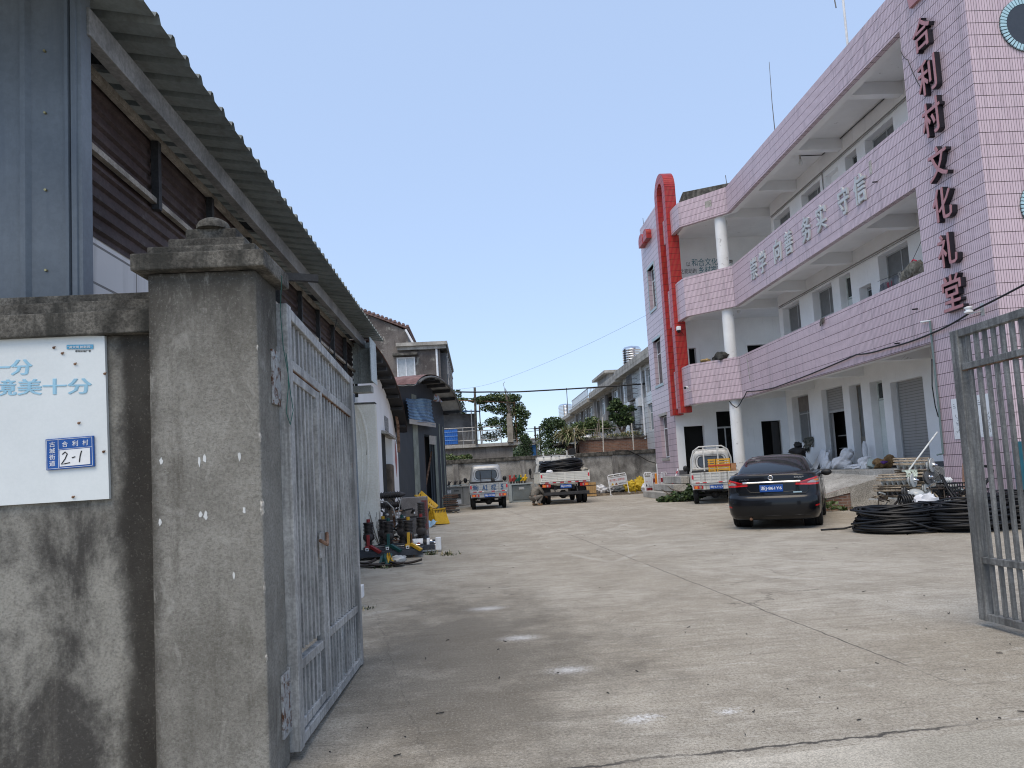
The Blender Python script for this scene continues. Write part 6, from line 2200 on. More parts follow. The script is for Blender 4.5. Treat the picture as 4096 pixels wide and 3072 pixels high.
MBX = mat('plywood', (.42, .22, .11), .8, .2, 4)
t = thing('wooden_box', 'small brown plywood box beside the yellow crates in the white pickup', 'box', (.66, .5, .76))
b = MB().box(.57, .74, .42, .75, .765, 1.32)
b.build('box_body', MBX, t, .006)
MB().box(.56, .75, .41, .76, 1.321, 1.34).build('lid', MBX, t)
t.location, t.rotation_euler = cloc(P2, (.66, .5, .76)), P2.rotation_euler

# light truck with a coil of cable
t = TR = thing('light_truck', 'white light truck with a cream dropside bed loaded with black cable by the far wall', 'truck')
b = MB()
for x in (-.38, .38):
    b.box(x - .05, x + .05, .3, 5.2, .62, .80)
b.box(-.38, .38, .35, .45, .64, .78)
b.cyl((-.85, 1.0, .40), (.85, 1.0, .40), .07, n=12).lathe([(.07, -.2), (.18, -.07), (.18, .07), (.07, .2)], (0, 1.0, .40), (1, 0, 0), 16)
b.box(.45, .85, 2.0, 2.8, .4, .7).box(-.8, -.45, 1.9, 2.5, .42, .7)
b.build('chassis', BLACKST, t)
b = MB()
b.box(-1.04, 1.04, .02, 3.25, .90, .98)
b.build('bed_floor', VANB, t)
b = MB()
b.box(-1.03, 1.03, .0, .03, .985, 1.36)
for z in (.985, 1.32):
    b.box(-1.04, 1.04, -.03, 0, z, z + .04)
for x in (-1.04, -.03, .98):
    b.box(x, x + .06, -.03, 0, 1.025, 1.32)
for z in (1.06, 1.13, 1.20, 1.27):
    b.box(-.98, .98, -.018, 0, z, z + .035)
tg = b.build('tailgate', VANB, t)
for x in (-1.03, .97):
    MB().box(x, x + .06, -.035, -.031, 1.14, 1.28).build('reflector', REFL, tg)
for k in range(6):
    x = -.85 + k * .32
    MB().box(x, x + .14, .0, .018, .91, .955).build('reflector', REFL, t)
    MB().box(x + .145, x + .30, .0, .018, .912, .953).build('reflector', REFW, t)
for s in (-1, 1):
    b = MB()
    x = s * 1.04
    b.box(min(x, x - s * .03), max(x, x - s * .03), .05, 3.2, .985, 1.36)
    for i in range(14):
        y = .08 + i * .235
        b.box(min(x, x + s * .025), max(x, x + s * .025), y, y + .06, .90, 1.36)
    b.box(min(x, x + s * .03), max(x, x + s * .03), .05, 3.2, 1.361, 1.40)
    b.build('side_panel', VANB, t)
    l = MB().box(s * .80 - .18, s * .80 + .18, .02, .08, .74, .87).build('tail_lamp', REDPL, t, .006)
    MB().box(s * .90 - .06, s * .90 + .06, .014, .0195, .755, .855).build('lamp_lens', ORANGE, l)
    MB().box(s * .76 - .03, s * .76 + .03, .014, .0195, .755, .855).build('lamp_lens', LAMPC, l)
    MB().box(s * .74 - .14, s * .74 + .14, .55, .58, .45, .90).build('mud_flap', BLACKP, t)
    b = MB()
    b.blob((s * 1.16, 4.1, 1.45), (.07, .05, .17), 3, .05)
    b.tube([(s * 1.1, 4.3, 1.1), (s * 1.16, 4.2, 1.2), (s * 1.16, 4.12, 1.35)], .018, 6).tube([(s * .88, 4.5, 1.15), (s * 1.1, 4.3, 1.1)], .018, 6)
    b.build('wing_mirror', BLACKP, t)
MB().box(-.95, 1.0, .0, .06, .40, .53).build('under_run_bumper', BLACKST, t, .01)
b = MB()
for x in (-.45, .5):
    b.bar((x, .04, .53), (x, .3, .8), .05)
b.build('bumper_stay', BLACKST, t)
plate(t, '浙J·23WK6', .02, -.0, .76, .48, .16)
b = MB()
rows = [(.60, .90, 3.45, 4.95), (.95, .95, 3.42, 5.0), (1.30, .95, 3.42, 4.98), (1.38, .935, 3.43, 4.93), (1.92, .85, 3.50, 4.55), (2.08, .79, 3.56, 4.42), (2.14, .70, 3.65, 4.32), (2.155, .4, 3.8, 4.1)]
rg = []
for z, w, y0, y1 in rows:
    r = .10
    half = [(0, y0), (w * .5, y0), (w - r, y0 + .01), (w - r * .3, y0 + .04), (w, y0 + r), (w, lerp(y0, y1, .3)), (w, lerp(y0, y1, .6)), (w, y1 - r * 1.6), (w - r * .5, y1 - r * .5), (w - r * 1.6, y1 - .02), (0, y1)]
    rg.append([V(x, y, z) for x, y in half] + [V(-x, y, z) for x, y in half[-2:0:-1]])
n = len(rg[0])
for i in range(len(rg) - 1):
    for k in range(n):
        j = k if k <= 9 else n - 1 - k
        b.add([rg[i][k], rg[i][(k + 1) % n], rg[i + 1][(k + 1) % n], rg[i + 1][k]], [(0, 1, 2, 3)], 1 if i == 3 and j in (0, 1, 5, 6, 8, 9) else 0, True)
b.add(rg[0], [tuple(reversed(range(n)))], 0).add(rg[-1], [tuple(range(n))], 0)
b.build('cab', [VANW, GLASS], t, angle=45)
b = MB()
for x in (-.90, -.55, -.18, .18, .55, .90):
    b.bar((x, 3.28, .98), (x, 3.28, 2.12 if abs(x) > .6 else 2.16), .05)
for z in (1.40, 1.75, 2.10):
    b.bar((-.92, 3.28, z), (.92, 3.28, z), .05)
b.bar((-.55, 3.25, 2.1), (-.55, 3.25, 2.28), .05).bar((.55, 3.25, 2.1), (.55, 3.25, 2.35), .06)
b.build('head_rack', VANW, t)
for x in (-.90, -.68, .68, .90):
    wheel(t, x, 1.0, .36, .19, VANW)
for x in (-.80, .80):
    wheel(t, x, 4.2, .36, .20, VANW)
TR.location = (3.65, 29.9, 0)


def coil(name, label, c, rx, ry, h, n, r, seed, rot=0., tilt=0., core=.55, group=None, tails=0, mt=None):
    """a heap of cable wound round and round; every turn wanders a little"""
    rr = random.Random(seed)
    b = MB()
    P = []
    K = 40
    for i in range(n):
        k = core + (1 - core) * rr.random() ** .6
        z0 = h * (i / n) * (1.0 if rr.random() < .8 else .6)
        e, a0 = rr.uniform(-.05, .05), rr.uniform(0, 6.28)
        tx, ty = rr.gauss(0, .10), rr.gauss(0, .10)
        loop = []
        for j in range(K + 1):
            a = 2 * math.pi * j / K + a0
            q = 1 + e * math.sin(2 * a + a0) + .02 * math.sin(3 * a + i)
            x, y = rx * k * q * math.cos(a), ry * k * q * math.sin(a)
            z = r + z0 + tx * x * .6 + ty * y * .6 + .02 * math.sin(2 * a + i)
            loop.append(V(x, y, max(r, z)))
        b.tube(loop, r, 6, cap=False)
    for k in range(tails):
        a = rr.uniform(0, 6.28)
        p = V(rx * math.cos(a), ry * math.sin(a), r)
        d = V(-math.sin(a), math.cos(a), 0)
        b.tube([p + V(0, 0, h * .5), p + d * .3 + V(0, 0, h * .2), p + d * .7 + V(.05, .02, 0), p + d * 1.1], r, 6)
    m = Matrix.Translation(c) @ Matrix.Rotation(rot, 4, 'Z') @ Matrix.Rotation(tilt, 4, 'Y')
    b.v = [m @ p for p in b.v]
    return tag(b.build(name, mt or CABLE), label, 'cable coil', group)


coil('cable_coil', 'big coil of black cable strapped on the light truck bed', (3.72, 31.2, 1.0), .95, 1.10, .78, 80, .033, 3, .1, -.07, .62)
SACKW = mat('white_woven_sack', (.70, .71, .73), .75, .1, 3, bump=.35, bscale=30, fine=.1)
for i, (x, y, z, r, lab) in enumerate(((3.05, 30.3, 1.38, (.16, .12, .09), 'small white bundle at the truck tailgate, pickup side'), (3.75, 30.25, 1.40, (.24, .10, .07), 'grey rope bundle on the middle of the truck tailgate'), (4.55, 30.3, 1.42, (.16, .12, .09), 'pale rope bundle at the truck tailgate corner'))):
    tag(MB().blob((x, y, z), r, i + 3, .35).build('rope_bundle', mat('dirty_rope', (.40, .37, .31), .9, .4, 9) if i else SACKW), lab, 'bundle', 'bundles on the truck tailgate')
b = MB()
b.box(4.30, 4.62, 33.1, 33.3, 2.15, 2.42)
tag(b.build('loudspeaker_box', BLACKP, None, .02), 'small black box fixed above the truck head rack', 'box')

# ---------------------------------------------------------------- cable heap and line fittings before the pier
coil('cable_coil', 'large flat coil of black cable lying beside the black car', (7.35, 12.35, 0), .72, .66, .40, 44, .019, 11, .2, 0, .5, 'coils of black cable', 2)
coil('cable_coil', 'higher coil of black cable overlapping its neighbour near the gate', (8.35, 12.0, 0), .80, .74, .44, 48, .019, 12, .7, -.03, .45, 'coils of black cable', 2)
coil('cable_coil', 'wide coil of black cable behind the gate bars', (9.55, 11.95, 0), .95, .8, .52, 54, .019, 13, 0, -.05, .45, 'coils of black cable', 2)
b = MB().tube([(6.2, 9.0, .02)] * 0 or [(8.75, 10.75, .03), (8.5, 10.72, .03)], .03, 8)
tag(b.build('cable_end', CABLE), 'short cut cable end lying on the concrete behind the gate', 'cable')
b = MB().tube([(8.3, 10.0, .035), (8.6, 10.0, .035), (9.2, 9.98, .035)], .035, 8)
tag(b.build('pipe_offcut', CABLE), 'black pipe offcut lying on the concrete behind the gate bars', 'pipe')
PORC = plain('grey_porcelain', (.42, .44, .43), .25, 0, .6)
WOODC = mat('split_crate_wood', (.25, .20, .15), .9, .4, 7, (.36, .30, .22), .4, 40)


def bundle(label, p, q, r, slats=True, lead=PORC, n=6):
    """string insulators packed in a split wooden frame, round end facing out"""
    p, q = V(*p), V(*q)
    d = (q - p).normalized()
    t = thing('insulator_bundle', label, 'insulator', tuple(p), 'packed line insulators in the heap')
    b = MB()
    L = (q - p).length
    prof = [(.02, 0)]
    for i in range(n):
        z = L * (i + .25) / n
        prof += [(r * .45, z), (r * .97, z + L * .04), (r * .9, z + L * .07), (r * .4, z + L * .09)]
    prof += [(.03, L)]
    b.lathe(prof, tuple(p), tuple(d), 20)
    b.lathe([(r, L - .004), (r * .98, L + .012), (r * .35, L + .018), (r * .30, L + .03), (.03, L + .034)], tuple(p), tuple(d), 24)
    o = b.build('discs', lead, t)
    b = MB()
    b.lathe([(r * .33, L + .03), (r * .25, L + .05), (r * .25, L + .07), (r * .12, L + .075), (r * .12, L + .10), (.01, L + .10)], tuple(p), tuple(d), 14)
    b.build('cap', CHROME, t)
    if slats:
        a = d.cross(V(0, 0, 1)).normalized()
        c = a.cross(d)
        b = MB()
        for k in range(14):
            an = k / 14 * 6.283 + .2
            if k % 5 == 3:
                continue
            o_ = (a * math.cos(an) + c * math.sin(an)) * (r * 1.08)
            b.bar(p + o_ - d * rnd.uniform(.0, .05), q + o_ - d * rnd.uniform(.02, .07), .035, .012, up=tuple(o_))
        b.build('packing_slat', WOODC, t)
    return t


bundle('insulator bundle in wooden slats on the very top of the heap', (8.42, 13.95, 1.12), (8.82, 13.45, 1.10), .14)
bundle('pale insulator bundle beside the split log frame, near the ramp side', (8.02, 13.85, .82), (8.36, 13.35, .83), .135, True)
bundle('dark ringed insulator bundle in the middle of the heap', (8.52, 14.0, .86), (8.74, 13.45, .87), .135, True, plain('dark_porcelain', (.10, .10, .10), .3))
bundle('slatted insulator bundle half buried under the heap', (7.98, 13.95, .62), (8.28, 13.45, .62), .13, True, plain('dark_porcelain', (.10, .10, .10), .3))
bundle('slatted insulator bundle behind the black crates', (8.5, 13.95, .64), (8.72, 13.5, .64), .125)
t = thing('cable_drum_end', 'grey coil of flat hose standing on edge in the heap', 'hose coil', (8.98, 13.6, .92))
b = MB()
for r in (.13, .105, .08, .055, .03):
    b.tube([(8.98 + r * math.cos(a), 13.55 - (.13 - r) * .2, .93 + r * math.sin(a)) for a in [i * 6.2832 / 20 for i in range(21)]], .016, 6)
b.build('hose', plain('grey_hose', (.17, .17, .165), .7), t)
b = MB().lathe([(.01, .10), (.07, .095), (.12, .07), (.145, .03), (.15, 0)], (8.36, 13.3, .56), (.1, -.35, 1), 24)
tag(b.build('porcelain_dome', PORC), 'pale grey porcelain dome lying on the heap above the white sack', 'insulator')
b = MB()
for k in range(7):
    x = 8.02 + .045 * k
    b.tube([(x, 13.25 + .10 * math.cos(a), .46 + .105 * math.sin(a)) for a in [i * 6.2832 / 18 for i in range(19)]], .016, 6)
tag(b.build('ribbed_hose', BLACKP), 'short black ribbed hose lying in the heap beside the white sack', 'hose')
b = MB()
b.blob((8.42, 13.1, .40), (.24, .14, .17), 21, .3)
b.hexa([(8.2, 13.0, .38), (8.65, 13.0, .38), (8.65, 13.2, .38), (8.2, 13.2, .38)], [(8.38, 13.05, .58), (8.44, 13.05, .58), (8.44, 13.1, .57), (8.38, 13.1, .57)])
tag(b.build('sack', SACKW), 'white woven sack peaked up in front of the heap', 'sack')


def crate(label, x0, x1, y0, y1, z0, z1, m=BLACKP):
    t = thing('plastic_crate', label, 'crate', ((x0 + x1) / 2, (y0 + y1) / 2, z0), 'black crates in the heap')
    b = MB()
    n = 7
    for z in [lerp(z0, z1 - .03, k / 4) for k in range(5)]:
        b.box(x0, x1, y0, y0 + .015, z, z + .022).box(x0, x1, y1 - .015, y1, z, z + .022)
        b.box(x0, x0 + .015, y0 + .016, y1 - .016, z, z + .022).box(x1 - .015, x1, y0 + .016, y1 - .016, z, z + .022)
    for k in range(n + 1):
        x = lerp(x0, x1 - .02, k / n)
        b.box(x, x + .02, y0 - .004, y0 - .0005, z0, z1)
        y = lerp(y0, y1 - .02, k / n)
        b.box(x0 - .004, x0 - .0005, y, y + .02, z0, z1)
    b.box(x0 + .016, x1 - .016, y0 + .016, y1 - .016, z0 + .002, z0 + .02)
    b.build('crate_body', m, t)
    b = MB()
    rr = random.Random(int(x0 * 100))
    for k in range(16):
        c = V(rr.uniform(x0 + .05, x1 - .05), rr.uniform(y0 + .05, y1 - .05), z0 + .05 + (z1 - z0) * .5 * rr.random())
        d = V(rr.gauss(0, 1), rr.gauss(0, 1), rr.gauss(0, .6)).normalized()
        b.lathe([(.012, -.06), (.035, -.05), (.018, -.03), (.04, -.01), (.018, .01), (.04, .03), (.014, .06)], tuple(c + V(0, 0, .04)), tuple(d), 10)
    b.build('fittings', PORC, t)
    return t


crate('black crate of fittings higher in the heap by the rust stain', 9.04, 9.42, 13.4, 13.7, .42, .74)
crate('black crate of fittings tucked behind the upper crate', 8.80, 9.03, 13.5, 13.75, .40, .68)
crate('low black crate of white fittings behind the first coil', 8.47, 8.75, 13.2, 13.5, .22, .45)
crate('low black crate under the upper crate', 8.78, 9.06, 13.15, 13.39, .2, .42)
crate('dark crate buried at the rear of the heap', 9.45, 9.85, 13.3, 13.65, .25, .6)
HEAPM = plain('rusty_fittings', (.075, .06, .05), .7, .3)
b = MB()
rr = random.Random(44)
for k in range(240):
    u = rr.random()
    c = V(rr.uniform(7.75, 9.9), rr.uniform(13.3, 14.0), 0)
    c.z = rr.random() * (.55 + .2 * math.sin((c.x - 7.6) * 1.5))
    d = V(rr.gauss(0, 1), rr.gauss(0, 1), rr.gauss(0, .5)).normalized() * rr.uniform(.05, .16)
    b.bar(c - d, c + d, rr.uniform(.012, .04), rr.uniform(.012, .03), m=rr.choice((0, 0, 0, 1, 2)))
tag(b.build('scrap_fittings', [HEAPM, WOODC, PORC]), kind='stuff')
t = thing('insulator_string', 'white toothed porcelain insulator string across the heap', 'insulator', (9.1, 13.65, .8))
prof = [(.015, 0)]
for k in range(8):
    prof += [(.02, .05 * k + .01), (.055, .05 * k + .02), (.055, .05 * k + .03), (.02, .05 * k + .04)]
prof += [(.015, .42)]
MB().lathe(prof, (8.88, 13.6, .80), (1, .0, -.04), 14).build('porcelain', PWHITE, t)
MB().cyl((8.82, 13.6, .80), (8.88, 13.6, .80), .012, n=8).build('pin', CHROME, t)
b = MB().tube([(9.0, 13.45, .9), (9.05, 13.4, .7), (9.12, 13.3, .5), (9.2, 13.2, .36)], .018, 6).tube([(8.96, 13.45, .92), (9.02, 13.35, .62), (9.05, 13.2, .4)], .018, 6)
tag(b.build('cable_tail', CABLE), 'two black cable tails hanging over the crates', 'cable')
t = thing('mop', 'worn white mop lying slantwise on top of the heap', 'mop', (8.4, 13.5, 1.05))
MB().tube([(8.42, 13.55, 1.03), (8.75, 13.58, 1.37), (9.10, 13.6, 1.74)], .016, 8).build('handle', mat('worn_white_handle', (.60, .61, .58), .6, .2, 8), t)
b = MB()
b.box(8.30, 8.50, 13.42, 13.6, 1.0, 1.03)
for k in range(22):
    x = 8.27 + .22 * rnd.random()
    b.tube([(x, 13.45, 1.02), (x - .03 * rnd.random(), 13.36, .97), (x - .06 * rnd.random(), 13.33, .90)], .009, 5)
b.build('mop_head', mat('pale_green_strings', (.50, .56, .47), .9, .3, 9), t)
t = thing('rusty_bracket', 'rusted orange angle iron lying in the heap near the pier', 'bracket', (9.5, 13.3, .4))
MB().bar((9.40, 13.25, .48), (9.72, 13.15, .30), .10, .012).bar((9.41, 13.29, .50), (9.73, 13.19, .32), .012, .08).build('angle_iron', mat('orange_rust', (.30, .12, .04), .85, .4, 8), t)
b = MB().tube([(9.93, 13.6, .60), (9.97, 13.6, .68), (10.07, 13.58, .80), (10.12, 13.57, .92), (10.06, 13.57, 1.0), (9.94, 13.57, 1.02), (9.86, 13.58, .97)], .028, 8)
tag(b.build('cable_stub', CABLE), 'bent black cable stub curling up against the pier', 'cable')
b = MB()
b.grid(lambda u, v: V(10.10 + .25 * u, 12.95 - .03 * math.sin(u * 6), lerp(.3, 1.46, v)), 6, 4)
b.grid(lambda u, v: V(10.10 + .25 * u, 12.97 - .03 * math.sin(u * 6), lerp(.3, 1.46, v)), 6, 4)
tag(b.build('tarpaulin', plain('teal_tarpaulin', (.015, .12, .16), .6)), 'teal tarpaulin roll standing at the pier corner behind the gate', 'tarpaulin')

# ---------------------------------------------------------------- sacks and rags on the platform
for i, (blobs, lab) in enumerate(((([(11.65, 22.3, 1.14), (.28, .42, .22)], [(11.75, 22.1, 1.42), (.18, .24, .18)]), 'full white sack standing in the open shutter doorway'), (([(11.6, 21.4, 1.0), (.25, .5, .09)], [(11.7, 20.95, 1.12), (.22, .22, .2)], [(11.85, 21.2, 1.45), (.07, .08, .3)]), 'half empty white sack slumped beside the wooden post'),
                               (([(11.8, 23.75, 1.28), (.10, .34, .36)], [(11.72, 23.4, 1.1), (.14, .26, .2)]), 'crumpled white sacks leaning on the pilaster behind the black car'))):
    b = MB()
    for k, (c, r) in enumerate(blobs):
        b.blob(c, r, 30 + i * 5 + k, .20, 44, 28, fr=2.6)
    tag(b.build('sack', SACKW), lab, 'sack', 'white sacks on the platform')
b = MB()
for k in range(2):
    b.prism([(11.62 + .1 * k, 24.4 - .5 * k, .97), (11.62 + .1 * k, 23.95 - .5 * k, .96), (11.92, 23.85 - .4 * k, 1.62), (11.92, 24.2 - .4 * k, 1.56)], (.012, .0, .01))
tag(b.build('sack_sheet', mat('dirty_white_sheet', (.60, .60, .59), .8, .2, 5)), 'flat white sheets propped against the white pilaster', 'sheet')
t = thing('rag_heap', 'heap of tan and brown work clothes by the pale green door', 'clothes', (11.7, 20, .95))
b = MB()
b.blob((11.65, 19.95, 1.08), (.25, .30, .16), 3, .45, 22, 14).blob((11.75, 19.8, 1.2), (.15, .2, .12), 8, .4)
b.build('tan_cloth', mat('tan_cloth', (.24, .15, .07), .95, .4, 8), t)
MB().blob((11.55, 19.72, 1.12), (.1, .1, .05), 5, .3).build('purple_cloth', plain('purple_cloth', (.10, .04, .20), .9), t)
b = MB()
b.lathe([(.16, 0), (.2, .10), (.21, .22), (.19, .22), (.15, .02)], (11.55, 20.35, .96), (.5, 0, .8), 18)
tag(b.build('basin', plain('pale_green_basin', (.38, .45, .42), .4)), 'tipped pale green basin beside the brown clothes', 'basin')
tag(MB().box(11.5, 11.7, 20.62, 20.9, .952, 1.10).build('carton', PWHITE, None, .01), 'small white carton between the slumped sack and the basin', 'carton')
b = MB()
b.blob((11.25, 24.45, 1.62), (.25, .42, .14), 5, .3).blob((11.25, 24.4, 1.83), (.12, .18, .12), 6, .35).box(11.15, 11.4, 24.2, 24.7, .95, 1.6)
tag(b.build('covered_machine', plain('black_cover', (.01, .01, .011), .7)), 'black covered machine standing on the platform behind the car roof', 'machine')
b = MB()
cloth(b, [(12.0, 25.6, 1.75), (12.0, 24.85, 1.75), (12.0, 24.8, 2.12), (12.0, 25.5, 2.10)], .07, 0, 9)
b.blob((12.0, 25.2, 1.95), (.08, .3, .14), 12, .4).blob((12.0, 25.3, 1.72), (.06, .12, .14), 14, .4)
tag(b.build('hanging_rag', mat('dark_camouflage_rag', (.07, .075, .06), .95, .5, 9, (.17, .16, .13))), 'dark camouflage rag bundled on the lower window sill', 'clothes')
# ---------------------------------------------------------------- switchgear by the cream wall
INS = plain('brown_black_rubber', (.040, .034, .032), .5, 0, .45)
BASEM = mat('dark_grey_steel', (.055, .06, .07), .45, .25, 4)
CRED, CGRN, CYEL = plain('phase_red', (.25, .022, .022), .5), plain('phase_green', (.006, .06, .055), .45), plain('phase_yellow', (.55, .32, .02), .5)


def shed_prof(z0, z1, r, n, core=.62):
    out = []
    for i in range(n):
        a = lerp(z0, z1, i / n)
        h = (z1 - z0) / n
        out += [(r * core, a), (r * core, a + h * .45), (r, a + h * .55), (r * .96, a + h * .75), (r * core, a + h * .95)]
    return out


def breaker(label, x0, y0, z0, cols, arms=True):
    t = thing('circuit_breaker', label, 'switchgear', (x0 + .37, y0, z0), 'three-pole outdoor circuit breakers')
    b = MB()
    b.box(x0 - .16, x0 + .96, y0 - .16, y0 - .12, z0 + .04, z0 + .17).box(x0 - .16, x0 + .96, y0 + .3, y0 + .34, z0 + .04, z0 + .17)
    b.box(x0 - .16, x0 + .96, y0 - .119, y0 + .299, z0 + .10, z0 + .13)
    b.box(x0 - .18, x0 + .98, y0 - .2, y0 - .161, z0, z0 + .12)
    b.build('base_frame', BASEM, t, .004)
    b = MB()
    for y, z in ((y0 + .02, .19), (y0 - .08, .15)):
        b.cyl((x0 - .12, y, z0 + z), (x0 + .92, y, z0 + z), .013, n=8)
    b.build('link_rod', CHROME, t)
    for i, c in enumerate(cols):
        x = x0 + i * .36
        b = MB()
        b.lathe([(.045, .10)] + shed_prof(.12, .20, .062, 4) + [(.03, .21)], (x, y0 - .10, z0 - .03), n=20)
        b.lathe([(.04, .17)] + shed_prof(.18, .36, .085, 6, .6) + [(.08, .37), (.10, .40), (.10, .50), (.08, .52)] + shed_prof(.52, .74, .102, 7, .74) + [(.092, .75), (.094, .775), (.03, .78)], (x, y0 + .03, z0 - .02), n=24)
        o = b.build('pole_insulator', INS, t)
        b = MB()
        b.lathe([(.04, 0), (.088, .01), (.092, .03), (.088, .06), (.06, .07)], (x + .0, y0 + .0, z0 + .43), (0, -1, 0), 24)
        b.build('bushing', INS, o)
        m = (CRED, CGRN, CYEL)['rgy'.index(c)]
        b = MB()
        b.cyl((x, y0 + .03, z0 + .75), (x, y0 + .03, z0 + .83), .033, n=12)
        b.build('terminal_cap', m, t)
        if arms:
            b = MB()
            b.bar((x + .01, y0 - .09, z0 + .49), (x + .01, y0 - .12, z0 + .24), .055, .03, up=(0, -1, 0))
            b.bar((x, y0 - .12, z0 + .24), (x - .0, y0 - .14, z0 + .17), .09, .06, up=(0, -1, 0))
            b.bar((x + .05, y0 - .13, z0 + .24), (x + .24, y0 - .22, z0 + .10), .07, .06)
            b.build('contact_arm', m, t, .006)
            b = MB()
            b.box(x - .03, x + .025, y0 - .185, y0 - .18, z0 + .14, z0 + .21)
            o2 = b.build('phase_tag', PWHITE, t)
            MB().box(x - .015, x + .012, y0 - .188, y0 - .1855, z0 + .16, z0 + .19).build('tag_mark', TEXTK, o2)
    t.scale = (1.0, 1.15, .80)
    return t


breaker('three-pole breaker with red, green and yellow contact arms at the cream wall', -2.04, 13.1, .05, 'rgy')
breaker('plain three-pole breaker standing behind the coloured one', -1.86, 13.75, .06, 'ygr', False)
t = thing('surge_insulator', 'single tall ribbed post insulator behind the breakers', 'insulator', (-1.15, 14.1, 0))
MB().lathe([(.09, .28), (.09, .33)] + shed_prof(.33, .50, .065, 5) + [(.085, .51), (.10, .56), (.10, .64), (.085, .66)] + shed_prof(.66, .92, .085, 8, .78) + [(.08, .93), (.02, .94)], (-1.15, 14.1, 0), n=22).build('porcelain', INS, t)
MB().box(-1.27, -1.03, 13.98, 14.22, 0, .28).build('pedestal', BASEM, t, .01)
t = thing('actuator', 'white cylindrical switch actuator lying beside the breakers', 'switchgear', (-1.05, 13.7, 0))
b = MB()
b.cyl((-1.3, 13.65, .17), (-.98, 13.65, .17), .10, n=18).box(-1.3, -.9, 13.55, 13.78, .03, .07)
b.build('housing', PWHITE, t)
MB().cyl((-.98, 13.65, .18), (-.86, 13.65, .18), .018, n=8).cyl((-.98, 13.65, .13), (-.86, 13.65, .13), .018, n=8).build('rod', CHROME, t)
MB().box(-.87, -.77, 13.58, 13.74, .04, .27).build('end_plate', PWHITE, t, .008)
MB().cyl((-1.10, 13.65, .17), (-1.03, 13.65, .17), .103, n=18).build('black_band', BLACKP, t)
MB().cyl((-1.18, 13.545, .17), (-1.18, 13.56, .17), .035, n=14).build('red_button', REDPL, t)
t = thing('control_box', 'grey and maroon control cabinet wedged behind the breakers', 'cabinet', (-1.35, 15.0, 0))
MB().box(-1.62, -1.1, 14.85, 15.3, .1, 1.02).build('cabinet', mat('grey_maroon_box', (.20, .18, .17), .6, .3, 3), t, .01)
MB().box(-1.2, -1.098, 14.84, 15.2, .35, .95).build('side_door', plain('maroon_enamel', (.16, .05, .05), .5), t)
SCR = [plain('dark_scrap', (.03, .028, .028), .6), STEELR, PORC, PWHITE]
b = MB()
rr = random.Random(8)
for k in range(150):
    c = V(rr.uniform(-2.15, -1.35), rr.uniform(14.6, 15.8), rr.uniform(.1, 1.2) * rr.uniform(.5, 1))
    d = V(rr.gauss(0, 1), rr.gauss(0, 1), rr.gauss(0, .5)).normalized() * rr.uniform(.05, .2)
    b.bar(c - d, c + d, rr.uniform(.015, .06), rr.uniform(.015, .04), m=rr.choice((0, 0, 0, 1, 2, 3)))
tag(b.build('scrap_fittings', SCR), kind='stuff')
for z, y, lab in ((1.08, 15.1, 'dark ribbed insulator lying across the scrap, upper one'), (.88, 15.0, 'dark ribbed insulator lying across the scrap, lower one')):
    tag(MB().lathe([(.03, 0)] + shed_prof(.02, .5, .085, 10, .7) + [(.05, .52), (.02, .6)], (-2.15, y, z), (1, .1, .02), 18).build('post_insulator', INS), lab, 'insulator', 'insulators on the scrap')
b = MB().tube([(-2.0, 14.4, 1.0), (-1.85, 14.35, .98), (-1.72, 14.3, .85), (-1.66, 14.3, .62)], .012, 6).tube([(-1.55, 14.3, 1.05), (-1.6, 14.25, .8), (-1.63, 14.2, .55)], .011, 6)
tag(b.build('lead_wire', plain('grey_lead', (.32, .31, .29), .6)), 'two stiff grey leads sticking up from the scrap', 'wire')
b = MB().tube([(-1.22, 12.95, 0), (-1.24, 12.97, .2), (-1.26, 13.0, .42)], .011, 6)
tag(b.build('stay_rod', STEELR), 'thin rod leaning upright at the breaker corner', 'rod')
# plastic bag and bark scraps
t = thing('rubbish_bag', 'green and yellow torn bag with clear plastic lying before the breaker', 'rubbish', (-1.55, 12.1, 0))
b = MB()
cloth(b, [(-1.72, 12.05, .02), (-1.52, 11.95, .02), (-1.5, 12.15, .16), (-1.7, 12.2, .17)], .03, 0, 4)
b.build('green_sheet', CGRN, t)
b = MB()
cloth(b, [(-1.6, 12.02, .04), (-1.45, 11.97, .03), (-1.52, 12.15, .17), (-1.6, 12.17, .18)], .03, 0, 6)
b.build('yellow_sheet', CYEL, t)
MB().blob((-1.40, 12.1, .07), (.13, .1, .07), 4, .25, 18, 12).build('clear_plastic', plain('cloudy_plastic', (.50, .50, .48), .25, 0, .6), t)
for i, (x, y, L, a, lab) in enumerate(((-1.85, 11.85, .25, .2, 'curled dark bark strip beside the torn bag, gate side'), (-1.55, 11.7, .28, -.1, 'curled dark bark strip below the torn bag'), (-1.25, 11.85, .26, .15, 'curled dark bark strip on the yard side of the torn bag'), (-1.95, 12.2, .2, .6, 'curled dark bark strip by the grey post'))):
    b = MB()
    b.grid(lambda u, v: V(x + (u - .5) * 2 * L * math.cos(a) - (v - .5) * .13 * math.sin(a), y + (u - .5) * 2 * L * math.sin(a) + (v - .5) * .16, .012 + .05 * abs(u - .5) ** 2 * 4 * (.4 + i * .2) + .03 * (v - .5) ** 2 * 4), 12, 6)
    tag(b.build('bark_strip', plain('dark_bark', (.055, .045, .04), .9)), lab, 'bark', 'bark strips by the breaker')


